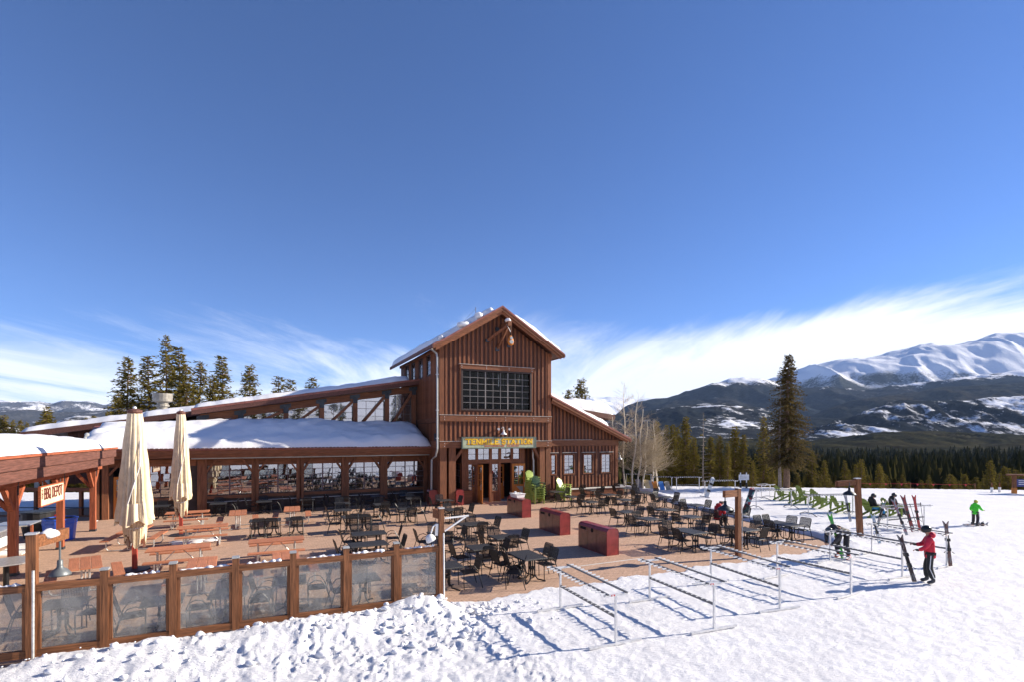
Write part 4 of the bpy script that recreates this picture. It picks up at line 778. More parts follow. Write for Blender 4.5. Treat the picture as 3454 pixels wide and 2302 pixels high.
# bins by the hut
tb = thing('blue_bin', 'large blue plastic tub bin beside the shelter post', 'bin', S(-18.35, -3.2, 0), TH + 0.3)
part('tub', MB().lathe([(0.52, 0), (0.60, 0.9), (0.64, 0.92), (0.64, 0.97), (0.56, 0.97), (0.50, 0.15)], 10).mesh('tub', M['blue']), tb); part('band', MB().lathe([(0.585, 0.7), (0.60, 0.72), (0.60, 0.76), (0.59, 0.78)], 10).mesh('band', M['blue']), tb)
part('liner', MB().lathe([(0.50, 0.6), (0.54, 0.94), (0.0, 0.6)], 10).mesh('liner', M['blackplastic']), tb)
tb = thing('black_bin', 'round black barrel bin behind the blue tub', 'bin', S(-19.45, -2.0, 0), TH)
part('barrel', MB().lathe([(0.48, 0), (0.56, 0.5), (0.58, 1.1), (0.6, 1.12), (0.6, 1.17), (0.5, 1.17)], 16).mesh('barrel', M['blackplastic']), tb); part('rim', MB().lathe([(0.60, 1.10), (0.625, 1.12), (0.625, 1.16), (0.6, 1.18)], 16).mesh('rim', M['steel']), tb)
solo('red_box', MB().cbox(-0.12, 0.12, -0.12, 0.12, 0, 0.42, 0.02).tube([(0, 0, 0.42), (0, 0, 0.5)], 0.05, 8).mesh('red_box', M['redplain']), 'small red canister standing behind the blue tub', 'canister', S(-18.75, -1.9, 0.55), TH)
solo('canister_crate', MB().bx(-0.25, 0.25, -0.25, 0.25, 0, 0.548).mesh('canister_crate', M['blackplastic']), 'dark crate under the small red canister', 'crate', S(-18.75, -1.9, 0.0), TH)
g = thing('grey_pub_table', 'grey octagonal metal table on one post at the left edge', 'table', S(-17.05, -12.2, 0), TH)
part('top', MB().lathe([(0.72, 0.86), (0.75, 0.88), (0.75, 0.90), (0.70, 0.905)], 8).mesh('top', M['galv']), g); part('post', MB().tube([(0, 0, 0.03), (0, 0, 0.86)], 0.07, 10).mesh('post', M['black']), g); part('base', MB().lathe([(0.32, 0), (0.32, 0.02), (0.08, 0.05)], 12).mesh('base', M['black']), g)
# yard railing behind the shelter
yr = thing('yard_railing', 'wooden rail fence with snow on top behind the food shelter', 'fence', S(-21.4, 5.6, -0.55), -0.02)
for x in (-3.4, -0.6, 2.0): part('post', MB().bx(x - 0.08, x + 0.08, -0.08, 0.08, -0.2, 2.1).mesh('post', M['siding_z']), yr)
for z, m, h in ((1.98, 'siding_x', 0.2), (0.42, 'fence_x', 0.2)): part('rail', MB().bx(-5.5, 4.2, -0.14, -0.085, z, z + h).mesh('rail', M[m]), yr)
part('cable', MB().tube([(-5.5, -0.1, 1.05), (4.2, -0.1, 1.05)], 0.03, 5).mesh('cable', M['steel']), yr)

# ------------------------------------------------------------------ windscreen fence with glass panels
FV = -18.73
fp = [-15.75, -14.42, -13.24, -12.02, -10.80, -9.58, -8.35, -7.09, -5.87]
fe = thing('glass_windscreen_fence', 'brown timber windscreen fence with frosty glass panels along the terrace', 'fence', S(0, FV, 0), TH)
def fpart(name, b, m): return part(name, b.mesh(name, M[m]), fe)
for i, u in enumerate(fp):
    if i in (1, 8): continue
    fpart('post', MB().bx(u - 0.07, u + 0.07, -0.07, 0.07, -0.25, 1.76), 'fence_z'); fpart('post_cap', MB().prism([(u - 0.08, 1.763), (u + 0.08, 1.763), (u + 0.075, 1.80), (u - 0.075, 1.80)], -0.08, 0.08, 'y'), 'pipe')
for i in range(8):
    a0, a1 = fp[i] + (0.072 if i != 1 else 0.085), fp[i + 1] - (0.072 if i not in (0, 7) else 0.085)
    fpart('rail', MB().bx(a0, a1, -0.07, 0.07, 1.46, 1.60), 'fence_x'); fpart('rail', MB().bx(a0, a1, -0.06, 0.06, 0.14, 0.29), 'fence_x')
    fpart('stile', MB().bx(a0, a0 + 0.06, -0.045, 0.045, 0.292, 1.458), 'fence_z'); fpart('stile', MB().bx(a1 - 0.06, a1, -0.045, 0.045, 0.292, 1.458), 'fence_z')
    fpart('pane', MB().bx(a0 + 0.062, a1 - 0.062, -0.006, 0.006, 0.294, 1.456), 'fenceglass')
    b = MB()
    s0 = a0 + random.uniform(0.02, 0.35); s1 = a1 - random.uniform(0.02, 0.3)
    n = 26; b.tube([(s0 + (s1 - s0) * k / n, 0.015 * math.sin(k * 1.3 + i), 1.602 + 0.012 * mnoise.noise(Vector((k * .5, i * 3, 0)))) for k in range(n + 1)], [0.006 if k in (0, n) else max(0.010, 0.032 + 0.055 * mnoise.noise(Vector((k * 0.37, i * 7.1, 2)))) for k in range(n + 1)], 8)
    if i not in (1,): solo('rail_snow', b.mesh('rail_snow', M['roofsnow'], True), 'thin crust of snow lying on a top rail of the windscreen fence', 'snow', S(0, FV, 0), TH, 'snow crusts on the fence rails')
def lamp_post(u, v, h, label, armdir, w=0.22, z0=-0.25, m='fence', lean=0.0, armlen=0.75):
    t = thing('lamp_post', label, 'lamp post', S(u, v, 0), TH, 'timber lamp posts')
    if lean: t.rotation_euler = (0, R(lean), 0)
    part('post', MB().bx(-w / 2, w / 2, -w / 2, w / 2, z0, h).mesh('post', M[m + '_z']), t); part('post_cap', MB().bx(-w / 2 - 0.012, w / 2 + 0.012, -w / 2 - 0.012, w / 2 + 0.012, h + 0.003, h + 0.035).mesh('post_cap', M['galv']), t)
    a = Vector((math.cos(armdir), math.sin(armdir), 0)); s = a * (w / 2 + 0.003); e = a * (w / 2 + armlen)
    part('arm', MB().bar((s.x, s.y, h - 0.16), (e.x, e.y, h - 0.16), 0.12, 0.24).mesh('arm', M[m + '_x']), t); return t
t = lamp_post(-14.42, FV, 2.60, 'lamp post with snowy arm on the fence, nearest the food shelter', R(75), 0.16, armlen=0.95)
part('conduit', MB().tube([(0.06, -0.14, -0.2), (0.06, -0.15, 0.1), (0.06, -0.14, 1.9)], 0.025, 6).mesh('conduit', M['galv']), t)
barn_lamp(S(-14.22, FV + 0.85, 1.55), TH, 'grey hanging barn lamp beside the left fence lamp post', 'lampgrey', False, 0.20, drop=0.6)
clump((-14.30, FV + 0.5, 2.52), 0.17, 'snow clump on the arm of the left fence lamp post', 9, (0.9, 1.4, 0.6))
t = lamp_post(-5.87, FV, 2.60, 'lamp post with a white lamp at the right end of the fence', R(100), 0.13, armlen=0.32)
part('conduit', MB().tube([(0.04, -0.11, -0.2), (0.05, -0.12, 0.1), (0.04, -0.11, 1.95)], 0.02, 6).mesh('conduit', M['white']), t)
part('bracket', MB().bar((0.1, 0.0, 2.33), (0.80, 0.0, 2.36), 0.04, 0.04).bar((0.1, 0.0, 1.98), (0.72, 0.0, 2.34), 0.04, 0.04).mesh('bracket', M['white']), t)
t = thing('globe_lamp', 'white round shaded lamp hanging from the fence end post', 'lamp', S(-6.16, FV - 0.03, 1.78), TH)
b = MB(); b.lathe([(0.02, 0.16), (0.08, 0.145), (0.125, 0.08), (0.14, 0.0), (0.135, -0.02)], 16); rm = Matrix.Rotation(R(-28), 3, 'Y'); b.v = [tuple(rm @ Vector(p)) for p in b.v]; part('shade', b.mesh('shade', M['white'], True), t)
part('arm', MB().tube([(0.0, 0, 0.18), (0.05, 0, 0.34), (0.13, 0.02, 0.40), (0.2, 0.03, 0.32)], 0.022, 7).tube([(0.16, 0.03, 0.1), (0.18, 0.03, 0.42)], 0.045, 8).mesh('arm', M['white']), t)
# free-standing lamp posts at the snow edge
t = lamp_post(5.74, -18.43, 2.60, 'tall lamp post standing at the front snow edge of the terrace', R(185), 0.155, m='fence', armlen=0.72)
part('conduit', MB().tube([(0.15, -0.05, 0), (0.15, -0.05, 2.3)], 0.02, 6).mesh('conduit', M['galv']), t)
barn_lamp(S(5.22, -18.30, 1.82), TH, 'dark barn lamp hanging from the front terrace lamp post', 'steel', False, 0.28, drop=0.22)
t = lamp_post(14.2, -17.8, 2.62, 'leaning lamp post standing in the snow beside the ski racks', R(190), 0.20, m='fence', lean=-3.0, armlen=0.95)
barn_lamp(S(13.5, -17.75, 1.92), TH, 'dark barn lamp hanging from the leaning lamp post', 'steel', False, 0.27, drop=0.20)

# ------------------------------------------------------------------ red waste cabinets
def waste_bin(label, loc, length=1.98, rot=0.0, holes=True):
    t = thing('waste_cabinet', label, 'waste bin', loc, TH + rot, 'red rounded waste cabinets'); w, h, r = 0.54, 1.02, 0.15
    prof = [(0, 0)] + [(0, h - r)] + [(r - r * math.cos(a), h - r + r * math.sin(a)) for a in np.linspace(0, math.pi / 2, 6)[1:]] + [(w - r + r * math.sin(a), h - r + r * math.cos(a)) for a in np.linspace(0, math.pi / 2, 6)] + [(w, 0)]
    part('body', MB().prism(prof, 0, length, 'y').mesh('body', M['bin']), t)
    for y0, y1 in ((-0.006, 0.03), (length - 0.03, length + 0.006)):
        tr = MB()
        for i in range(len(prof) - 1):
            a, c = prof[i], prof[i + 1]; d = Vector((c[0] - a[0], c[1] - a[1])).normalized(); n_ = Vector((-d.y, d.x)) * 0.008
            tr.prism([a, (a[0] + n_.x, a[1] + n_.y), (c[0] + n_.x, c[1] + n_.y), c], y0, y1, 'y')
        part('edge_trim', tr.mesh('edge_trim', M['bin']), t)
    nd = max(1, round(length / 0.66))
    for k in range(nd):
        a0, a1 = 0.03 + k * (length - 0.06) / nd + 0.008, 0.03 + (k + 1) * (length - 0.06) / nd - 0.008
        d = part('door', MB().bx(-0.012, 0.0, a0, a1, 0.03, h - r - 0.12).mesh('door', M['bindoor']), t)
        part('flap', MB().bx(-0.010, 0.0, a0, a1, h - r - 0.11, h - r + 0.02).mesh('flap', M['bindoor']), t)
        yc = (a0 + a1) / 2
        if k == nd - 1: part('opening_patch', MB().bx(-0.016, -0.0105, yc - 0.2, yc + 0.2, h - r - 0.10, h - r + 0.005).mesh('opening_patch', M['hole']), d)
        elif k == nd - 2 or nd == 1: part('opening_patch', MB().tube([(-0.018, yc, h - r - 0.05), (-0.0105, yc, h - r - 0.05)], 0.085, 14).mesh('opening_patch', M['hole']), d)
    for k in range(1, nd): part('lid_seam', MB().bx(0.14, w - 0.14, k * length / nd - 0.012, k * length / nd + 0.012, h, h + 0.007).mesh('lid_seam', M['bindoor']), t)
    return t
waste_bin('red waste cabinet with a white tub on top, nearest the lodge entrance', S(2.68, -6.55, 0))
waste_bin('middle red waste cabinet of the row of three on the terrace', S(1.99, -11.80, 0))
waste_bin('red waste cabinet nearest the ski racks', S(1.54, -16.04, 0))
waste_bin('dark red waste bin in the shade by the entrance planter box', S(1.05, -0.15, 0), 0.66, 0, True)
waste_bin('dark red waste bin against the tower side beside the downspout', S(-0.60, 0.35, 0), 0.66, 0, True)
t = thing('bus_tub', 'white plastic bus tub with dishes on the waste cabinet', 'tub', S(2.95, -5.4, 1.02), TH + 0.1)
part('tub', MB().prism([(-0.24, 0), (0.24, 0), (0.30, 0.2), (-0.30, 0.2)], -0.35, 0.35, 'y').mesh('tub', M['white']), t); part('rim', MB().bx(-0.33, 0.33, -0.38, 0.38, 0.203, 0.225).mesh('rim', M['white']), t)
part('cup', MB().lathe([(0.05, 0.226), (0.065, 0.33), (0.04, 0.33)], 10, (-0.1, 0.1, 0)).mesh('cup', M['strap']), t); part('cup', MB().lathe([(0.05, 0.226), (0.06, 0.30), (0.04, 0.30)], 10, (0.12, -0.1, 0)).mesh('cup', M['pipe']), t)

# ------------------------------------------------------------------ closed umbrellas
def umbrella(loc, H_, r0, r1, label, seed, base):
    rnd = random.Random(seed)
    t = thing('patio_umbrella', label, 'umbrella', loc, TH, 'closed canvas umbrellas')
    part('pole', MB().bx(-0.07, 0.07, -0.07, 0.07, 0, H_ - 0.05).mesh('pole', M['pole_red']), t)
    part('base_plate', MB().lathe([(0.45, 0), (0.45, 0.04), (0.12, 0.06)], 16).mesh('base_plate', M['steel']), t)
    nf = 14; na = nf * 8; zs = np.linspace(H_ - 0.16, base, 34); vs = []; ph = rnd.uniform(0, 6)
    for i, z in enumerate(zs):
        f = i / 33; rr = r0 + (r1 - r0) * min(1, f / 0.80) ** 0.85
        if f > 0.82: rr *= 1 - 0.42 * smooth(0.82, 0.88, f) + 0.04 * math.sin(f * 30)
        for j in range(na):
            a = 2 * math.pi * j / na; fold = abs(math.sin(a * nf / 2 + ph + 0.8 * math.sin(a * 3) + 0.5 * f)); amp = 0.10 + 0.26 * f
            r = rr * (1 - amp + 1.2 * amp * fold ** 0.7) * (1 + 0.10 * math.sin(j * 2.39 // 1 * 1.7 + ph) * f) * (1 + 0.03 * math.sin(f * 21 + a * 3)) * (1 + 0.05 * math.sin(2 * a + ph))
            zz = z + (0 if f < 0.9 else -0.25 * (f - 0.9) / 0.1 * math.sin(a * 2.5 + ph)); vs.append((r * math.cos(a), r * math.sin(a), zz))
    b = MB(); b.add(vs, [(i * na + j, i * na + (j + 1) % na, (i + 1) * na + (j + 1) % na, (i + 1) * na + j) for i in range(33) for j in range(na)])
    part('canopy', b.mesh('canopy', M['cloth'], True), t)
    # hanging skirt over the tie
    vs = []; zk = H_ - 0.16 + (base - H_ + 0.16) * 0.70; zl = H_ - 0.16 + (base - H_ + 0.16) * 0.855
    for i, z in enumerate((zk, (zk + zl) / 2, zl)):
        for j in range(na):
            a = 2 * math.pi * j / na; fold = abs(math.sin(a * nf / 2 + ph + 0.8 * math.sin(a * 3))); r = r1 * (0.80 + 0.06 * i + (0.2 + 0.06 * i) * fold); vs.append((r * math.cos(a), r * math.sin(a), z + (0.10 * math.sin(a * 5 + ph) if i == 2 else 0)))
    b = MB(); b.add(vs, [(i * na + j, i * na + (j + 1) % na, (i + 1) * na + (j + 1) % na, (i + 1) * na + j) for i in range(2) for j in range(na)]); part('skirt', b.mesh('skirt', M['cloth'], True), t)
    part('cap', MB().lathe([(r0 * 1.0, H_ - 0.17), (r0 * 1.12, H_ - 0.12), (r0 * 1.08, H_ - 0.06), (r0 * 0.55, H_ - 0.01), (0.05, H_)], 16).mesh('cap', M['fascia']), t)
    part('finial', MB().sphere((0, 0, H_ + 0.02), 0.06, 10, 6).mesh('finial', M['strap'], True), t)
    zt = H_ - 0.16 + (base - H_ + 0.16) * 0.885
    part('strap', MB().tube([(r1 * 0.58 * math.cos(a), r1 * 0.58 * math.sin(a), zt + 0.05 * math.sin(a)) for a in np.linspace(0, 2 * math.pi, 24)], 0.02, 5, False).tube([(r0 * 0.9, -r0 * 0.5, H_ - 0.5), (r1 * 0.45, -r1 * 0.85, (H_ + base) / 2 + 0.3), (-r1 * 0.3, -r1 * 0.95, zt + 0.7)], 0.018, 5).mesh('strap', M['strap']), t)
    return t
umbrella(S(-14.21, -10.8, 0), 5.50, 0.20, 0.47, 'closed beige umbrella nearest the fence, the larger of two', 3, 1.0)
umbrella(S(-13.70, -4.2, 0), 5.72, 0.16, 0.375, 'closed beige umbrella nearer the lodge windows', 8, 1.05)

# ------------------------------------------------------------------ black tables and chairs
bt = MB(); hs = 0.41
bt.cbox(-hs, hs, -hs, hs, 0.70, 0.735, 0.012)
TOP = {'s': MB().cbox(-0.42, 0.42, -0.42, 0.42, 0.698, 0.735, 0.012).mesh('top', M['tabletop']), 'v': MB().cbox(-0.42, 0.42, -0.66, 0.66, 0.698, 0.735, 0.012).mesh('top', M['tabletop']), 'u': MB().cbox(-0.66, 0.66, -0.42, 0.42, 0.698, 0.735, 0.012).mesh('top', M['tabletop'])}
def tleg(ax, ay, fx, fy): return MB().tube([(ax, ay, 0.695), (ax, ay, 0.2), (ax + fx * 0.25, ay + fy * 0.25, 0.06), (ax + fx, ay + fy, 0.02)], 0.022, 6).mesh('leg', M['black'])
TLEG = [tleg(x * 0.07, y * 0.07, x * 0.25, y * 0.25) for x in (-1, 1) for y in (-1, 1)]
HUB = MB().lathe([(0.11, 0.36), (0.12, 0.38), (0.12, 0.42), (0.10, 0.43)], 10).lathe([(0.2, 0.675), (0.2, 0.695)], 10).mesh('hub', M['black'])
def make_table(kind, label, loc, rz):
    t = thing('patio_table', label, 'table', loc, rz, 'black metal patio tables')
    part('top', TOP[kind], t)
    if kind == 's':
        for l in TLEG: part('leg', l, t)
        part('hub', HUB, t)
    else:
        k = (0.36, 0) if kind == 'u' else (0, 0.36)
        for sg_ in (-1, 1):
            for l in (TLEG if sg_ < 0 else TLEG): part('leg', l, t, (k[0] * sg_, k[1] * sg_, 0))
            part('hub', HUB, t, (k[0] * sg_, k[1] * sg_, 0))
    return t
CB = {}
def cside(s): return MB().tube([(s * .26, .24, 0), (s * .265, .25, .30), (s * .27, .245, .50), (s * .27, .20, .61), (s * .27, .08, .665), (s * .27, -.06, .64), (s * .268, -.15, .52), (s * .265, -.19, .42), (s * .27, -.27, .15), (s * .275, -.31, 0)], 0.0135, 5)
CB['side'] = [cside(s).mesh('side_frame', M['black']) for s in (-1, 1)]
CB['backf'] = MB().tube([(-.225, -.185, .42), (-.23, -.22, .55), (-.235, -.305, .84), (-.21, -.32, .885), (-.16, -.325, .90), (.16, -.325, .90), (.21, -.32, .885), (.235, -.305, .84), (.23, -.22, .55), (.225, -.185, .42)], 0.0125, 5).mesh('back_frame', M['black'])
b = MB()
for i in range(15):
    x = -0.205 + i * 0.41 / 14; b.bar((x, -.215, .50), (x, -.318, .885), 0.019, 0.006)
for k in range(4):
    f = (k + .5) / 4; b.bar((-.22, -.215 - .1 * f, .50 + .385 * f), (.22, -.215 - .1 * f, .50 + .385 * f), 0.008, 0.006)
CB['back'] = b.mesh('backrest', M['black'])
b = MB()
b.tube([(-.235, .23, .435), (.235, .23, .435), (.235, -.19, .425), (-.235, -.19, .425), (-.235, .23, .435)], 0.012, 5)
for i in range(15): x = -0.215 + i * 0.43 / 14; b.bar((x, .225, .437), (x, -.185, .428), 0.021, 0.006)
CB['seat'] = b.mesh('seat', M['black'])
chair0 = None; CHS = 1.06
def chair(u, v, ang, label):
    """ang: facing, measured in the terrace frame from +u"""
    global chair0
    loc = S(u, v, 0); rz = TH + ang - math.pi / 2
    if chair0 is None:
        chair0 = thing('patio_chair', label, 'chair', loc, rz, 'black mesh patio chairs')
        for m_ in CB['side']: part('side_frame', m_, chair0)
        part('back_frame', CB['backf'], chair0); part('backrest', CB['back'], chair0); part('seat', CB['seat'], chair0)
        chair0.scale = (CHS,) * 3; return chair0
    return dup(chair0, loc, rz, label)
rc = random.Random(5)
SIDE = {'W': ('left of', -1, 0), 'E': ('right of', 1, 0), 'N': ('beyond', 0, 1), 'S': ('before', 0, -1)}
def dine(u, v, kind, sides, phrase, jig=0.06):
    rz = rc.uniform(-0.06, 0.06)
    make_table(kind, 'black %s table %s' % ('square' if kind == 's' else 'oblong', phrase), S(u, v, 0), TH + rz)
    hu, hv = (0.42, 0.42) if kind == 's' else ((0.66, 0.42) if kind == 'u' else (0.42, 0.66))
    for sd_ in ('W', 'E', 'N', 'S'):
        n = sides.count(sd_); nm, a, c = SIDE[sd_]
        for k in range(n):
            off = 0 if n == 1 else (k - (n - 1) / 2) * 0.6
            dist = rc.uniform(0.14, 0.34); w = rc.uniform(-0.18, 0.18)
            cu = u + a * (hu + dist) + (off if c else rc.uniform(-0.08, 0.08)); cv = v + c * (hv + dist) + (off if a else rc.uniform(-0.08, 0.08))
            ang = math.atan2(-c, -a) + w
            pre = '' if n == 1 else (('rear ' if k else 'front ') if a else ('right ' if k else 'left '))
            chair(cu, cv, ang, '%sblack chair %s the table %s' % (pre, nm, phrase))
DT = [
 (7.85, -1.40, 's', 'WE', 'beside the stacked lime chairs'), (7.25, -4.35, 's', 'WES', 'in front of the stacked lime chairs'),
 (10.92, 1.0, 'u', 'NSE', 'under the second lean-to window'), (6.97, -6.97, 's', 'WES', 'right of the white tub bin'),
 (10.64, -1.66, 's', 'WES', 'in the second row from the lean-to'), (10.04, -4.41, 's', 'WE', 'with a pale top mid terrace'),
 (14.0, 0.9, 'u', 'WSN', 'at the lean-to corner'), (13.68, -1.51, 's', 'WES', 'nearest the bare aspens'),
 (9.30, -7.16, 's', 'WES', 'at the centre of the right cluster'), (6.31, -11.07, 's', 'WE', 'right of the middle waste cabinet'),
 (12.99, -4.45, 's', 'WEN', 'at the snow edge by the white rack'), (12.43, -6.98, 's', 'WESN', 'at the snow edge beyond the seated person'),
 (8.60, -11.34, 's', 'WEN', 'two left of the seated person'), (5.87, -13.24, 's', 'WEN', 'right of the front waste cabinet'),
 (11.42, -10.65, 's', 'WNE', 'just behind the seated person'), (8.12, -13.62, 's', 'WES', 'left of the seated person'),
 (5.28, -16.40, 'v', 'WWEEN', 'just behind the front lamp post'), (10.77, -13.63, 'v', 'E', 'with the seated person and black helmet'),
 (7.61, -16.87, 'v', 'WWES', 'just right of the front lamp post'), (10.35, -16.89, 'v', 'WNNEE', 'at the front right terrace corner'),
 (-2.02, -0.97, 's', 'WSN', 'by the foot of the downspout'), (-3.47, -5.25, 's', 'WESN', 'two rows before the downspout'),
 (-0.54, -2.64, 's', 'WEN', 'before the left entrance post'), (-1.34, -6.50, 's', 'WENS', 'seen behind the fence end lamp'),
 (-1.97, -11.04, 'u', 'NNSE', 'left of the middle cabinet shadow'), (-3.95, -12.54, 's', 'WENS', 'seen just behind the white globe lamp'),
 (-2.01, -14.25, 's', 'NWES', 'with a speckled top amid the front group'), (-3.47, -15.59, 's', 'NWSE', 'second from the front left corner'),
 (-2.56, -17.35, 'v', 'WWEE', 'nearest the first ski rack'), (-5.31, -17.50, 's', 'EN', 'tucked behind the fence end post'),
 (-5.89, 1.20, 's', 'WES', 'under the fourth bay window'), (-6.24, -1.43, 's', 'WEN', 'second out from the third bay post'),
 (-6.59, -4.25, 's', 'WEN', 'third out from the third bay post'), (-6.27, -6.69, 'u', 'SSWE', 'in the middle of the left cluster'),
 (-6.49, -11.33, 'u', 'NNWE', 'above the sixth fence panel'), (-6.87, -13.38, 'u', 'WE', 'half hidden by the sixth fence panel'),
 (-3.75, 1.22, 's', 'WE', 'under the fifth bay window'), (-4.30, -2.77, 's', 'WENS', 'before the fifth bay window'),
 (-1.98, 0.92, 's', 'NW', 'in the shade at the tower corner'), (-12.60, 1.45, 's', 'NE', 'under the first bay window'),
 (-10.27, 1.37, 's', 'NWE', 'under the second bay post'), (-7.92, 1.40, 's', 'WES', 'under the third bay window'),
 (-10.19, -6.08, 'u', 'SS', 'left half of the joined black pair'), (-8.92, -6.12, 's', 'S', 'right half of the joined black pair'),
 (-15.37, 1.60, 's', 'NE', 'in the shade by the orange door'), (-14.40, -17.05, 's', 'EN', 'behind the second fence panel'),
 (-12.36, -17.75, 's', 'EW', 'behind the third fence panel'), (-11.0, -17.75, 's', 'NE', 'behind the fourth fence panel'),
 (-9.60, -17.20, 's', 'WE', 'behind the fifth fence panel'), (-7.79, -17.80, 's', 'WN', 'behind the seventh fence panel')]
for a in DT: dine(*a)
chair(-3.35, -18.15, R(150), 'black mesh chair turned away alone in front of the front left tables')
chair(-15.2, -16.6, R(10), 'black mesh chair behind the leftmost fence glass')

# ------------------------------------------------------------------ picnic tables
PK = {}
for ax in 'x':
    PK['top'] = MB().cbox(-0.93, 0.93, -0.125, 0.125, 0, 0.042, 0.006).mesh('plank', M['picnic_x']); PK['bench'] = MB().cbox(-0.93, 0.93, -0.14, 0.14, 0, 0.042, 0.006).mesh('bench_plank', M['picnic_x'])
def pframe(x): return MB().tube([(x, -.80, .43), (x, -.80, .12), (x, -.74, .045), (x, -.66, .03), (x, .66, .03), (x, .74, .045), (x, .80, .12), (x, .80, .43)], 0.024, 7).mesh('tube_frame', M['galv'])
PK['frame'] = [pframe(x) for x in (-.62, .62)]
PK['up'] = [MB().tube([(x, y, .03), (x, y, .715)], 0.024, 7).mesh('upright', M['galv']) for x in (-.62, .62) for y in (-.09, .09)]
PK['brace'] = [MB().tube([(x, 0, .12), (x * 0.12, 0, .705)], 0.016, 6).mesh('brace', M['galv']) for x in (-.60, .60)]
PK['batten'] = [MB().bx(x - 0.03, x + 0.03, -.36, .36, .690, .7135).mesh('batten', M['galv']) for x in (-.62, .62)]
pic0 = None
def picnic(u, v, along, label, jig=0.0):
    global pic0
    rz = TH + (0 if along == 'u' else math.pi / 2) + jig; loc = S(u, v, 0)
    if pic0 is None:
        pic0 = thing('picnic_table', label, 'picnic table', loc, rz, 'orange brown picnic tables')
        for y in (-.262, 0, .262): part('plank', PK['top'], pic0, (0, y, 0.715))
        for y in (-.78, .78): part('bench_plank', PK['bench'], pic0, (0, y, 0.43))
        for m_ in PK['frame']: part('tube_frame', m_, pic0)
        for m_ in PK['up']: part('upright', m_, pic0)
        for m_ in PK['brace']: part('brace', m_, pic0)
        for m_ in PK['batten']: part('batten', m_, pic0)
        return pic0
    return dup(pic0, loc, rz, label)
picnic(-13.7, -1.84, 'u', 'picnic table behind the far umbrella, nearest the wing windows', 0.02)
picnic(-12.57, -6.87, 'u', 'picnic table with snow under it between the two umbrellas', 0.03)
picnic(-12.86, -11.3, 'u', 'picnic table right of the near umbrella pole', 0.04)
picnic(-9.81, -11.28, 'u', 'picnic table alone before the joined black tables', -0.01)
picnic(-11.42, -3.13, 'v', 'picnic table seen end on left of the joined black tables', 0.03)
picnic(-8.93, -2.82, 'v', 'picnic table seen end on under the third bay window', -0.05)
picnic(-9.6, -14.5, 'v', 'picnic table with frost stains behind the fifth fence panel', 0.0)
picnic(-11.9, -14.3, 'v', 'picnic table end on behind the fourth fence panel', 0.05)
picnic(-15.1, -12.6, 'v', 'picnic table nearest the left lamp post and fence', 0.25)
picnic(-15.0, -6.45, 'v', 'picnic table half hidden behind the near umbrella', -0.1)
b = MB()
for k in range(14): b.sphere((random.uniform(-0.8, 0.8), random.uniform(-0.3, 0.3), 0), random.uniform(0.12, 0.24), 10, 6, (1.6, 1, 0.35))
solo('snow_patch', b.mesh('snow_patch', M['roofsnow'], True), 'small patch of leftover snow under the picnic table between the umbrellas', 'snow', S(-12.9, -6.2, 0), TH)

# ------------------------------------------------------------------ adirondack chairs
def adk_meshes(m):
    A = {}
    sl = []
    for i in range(6):
        x = (i - 2.5) * 0.085; h = 0.74 - 0.022 * (i - 2.5) ** 2
        b = MB(); b.bar((x * 0.78, -.18, .30), (x * 1.1, -.18 - h * 0.46, .30 + h * 0.9), 0.074, 0.02, (0, 1, 0))
        b.tube([(x * 1.1, -.17 - h * .46, .29 + h * .9), (x * 1.1, -.19 - h * .46, .29 + h * .9)], 0.037, 8); sl.append(b.mesh('back_slat', m))
    A['back'] = sl
    A['rail'] = MB().bx(-.27, .27, -.44, -.40, .60, .67).bx(-.2, .2, -.23, -.19, .30, .36).mesh('back_rail', m)
    A['seat'] = [MB().bar((-.25, y, z), (.25, y, z), 0.085, 0.02).mesh('seat_slat', m) for y, z in ((.30, .385), (.20, .372), (.10, .355), (0, .338), (-.10, .32))]
    A['arm'] = [MB().prism([(s * .24, .34), (s * .40, .34), (s * .40, -.02), (s * .31, -.40), (s * .25, -.40)], .555, .58, 'z').mesh('arm', m) for s in (-1, 1)]
    A['leg'] = [MB().bx(s * .30 - .025, s * .30 + .025, .22, .32, 0, .554).mesh('leg', m) for s in (-1, 1)] + [MB().bar((s * .27, .34, .35), (s * .27, -.52, .0), 0.035, 0.11).mesh('leg', m) for s in (-1, 1)] + [MB().bar((s * .31, -.34, .555), (s * .31, -.40, .06), 0.03, 0.06).mesh('leg', m) for s in (-1, 1)]
    return A
ADK = {k: adk_meshes(M[k]) for k in ('lime', 'green', 'dkgreen')}
def adirondack(loc, rz, label, m='green', group='green adirondack chairs on the snow', s=1.04, rx=0.0):
    t = thing('adirondack_chair', label, 'chair', loc, rz, group); A = ADK[m]; t.scale = (s,) * 3
    if rx: t.rotation_euler = (rx, 0, rz)
    for q in A['back']: part('back_slat', q, t)
    part('back_rail', A['rail'], t)
    for q in A['seat']: part('seat_slat', q, t)
    for q in A['arm']: part('arm', q, t)
    for q in A['leg']: part('leg', q, t)
    return t
for k in range(6):
    adirondack(S(6.38, -1.5, 0) + Vector((0, 0, 0.155 * k)), TH + R(172), ['lime chair at the bottom of the tall lime stack by the entrance', 'lime chair second from the bottom of the tall lime stack', 'lime chair third from the bottom of the tall lime stack', 'lime chair fourth from the bottom of the tall lime stack', 'lime chair second from the top of the tall lime stack', 'dark green chair on top of the tall lime stack by the entrance'][k], 'dkgreen' if k == 5 else 'lime', 'stacked lime adirondack chairs', 1.08)
for k in range(8):
    adirondack(S(6.45, -0.55, 0) + Vector((0, 0, 0.155 * k)), TH + R(180), '%s lime chair of the rear tall stack beside the entrance post' % ['lowest', 'second lowest', 'third lowest', 'fourth lowest', 'fourth highest', 'third highest', 'second highest', 'topmost'][k], 'lime', 'stacked lime adirondack chairs', 1.08)
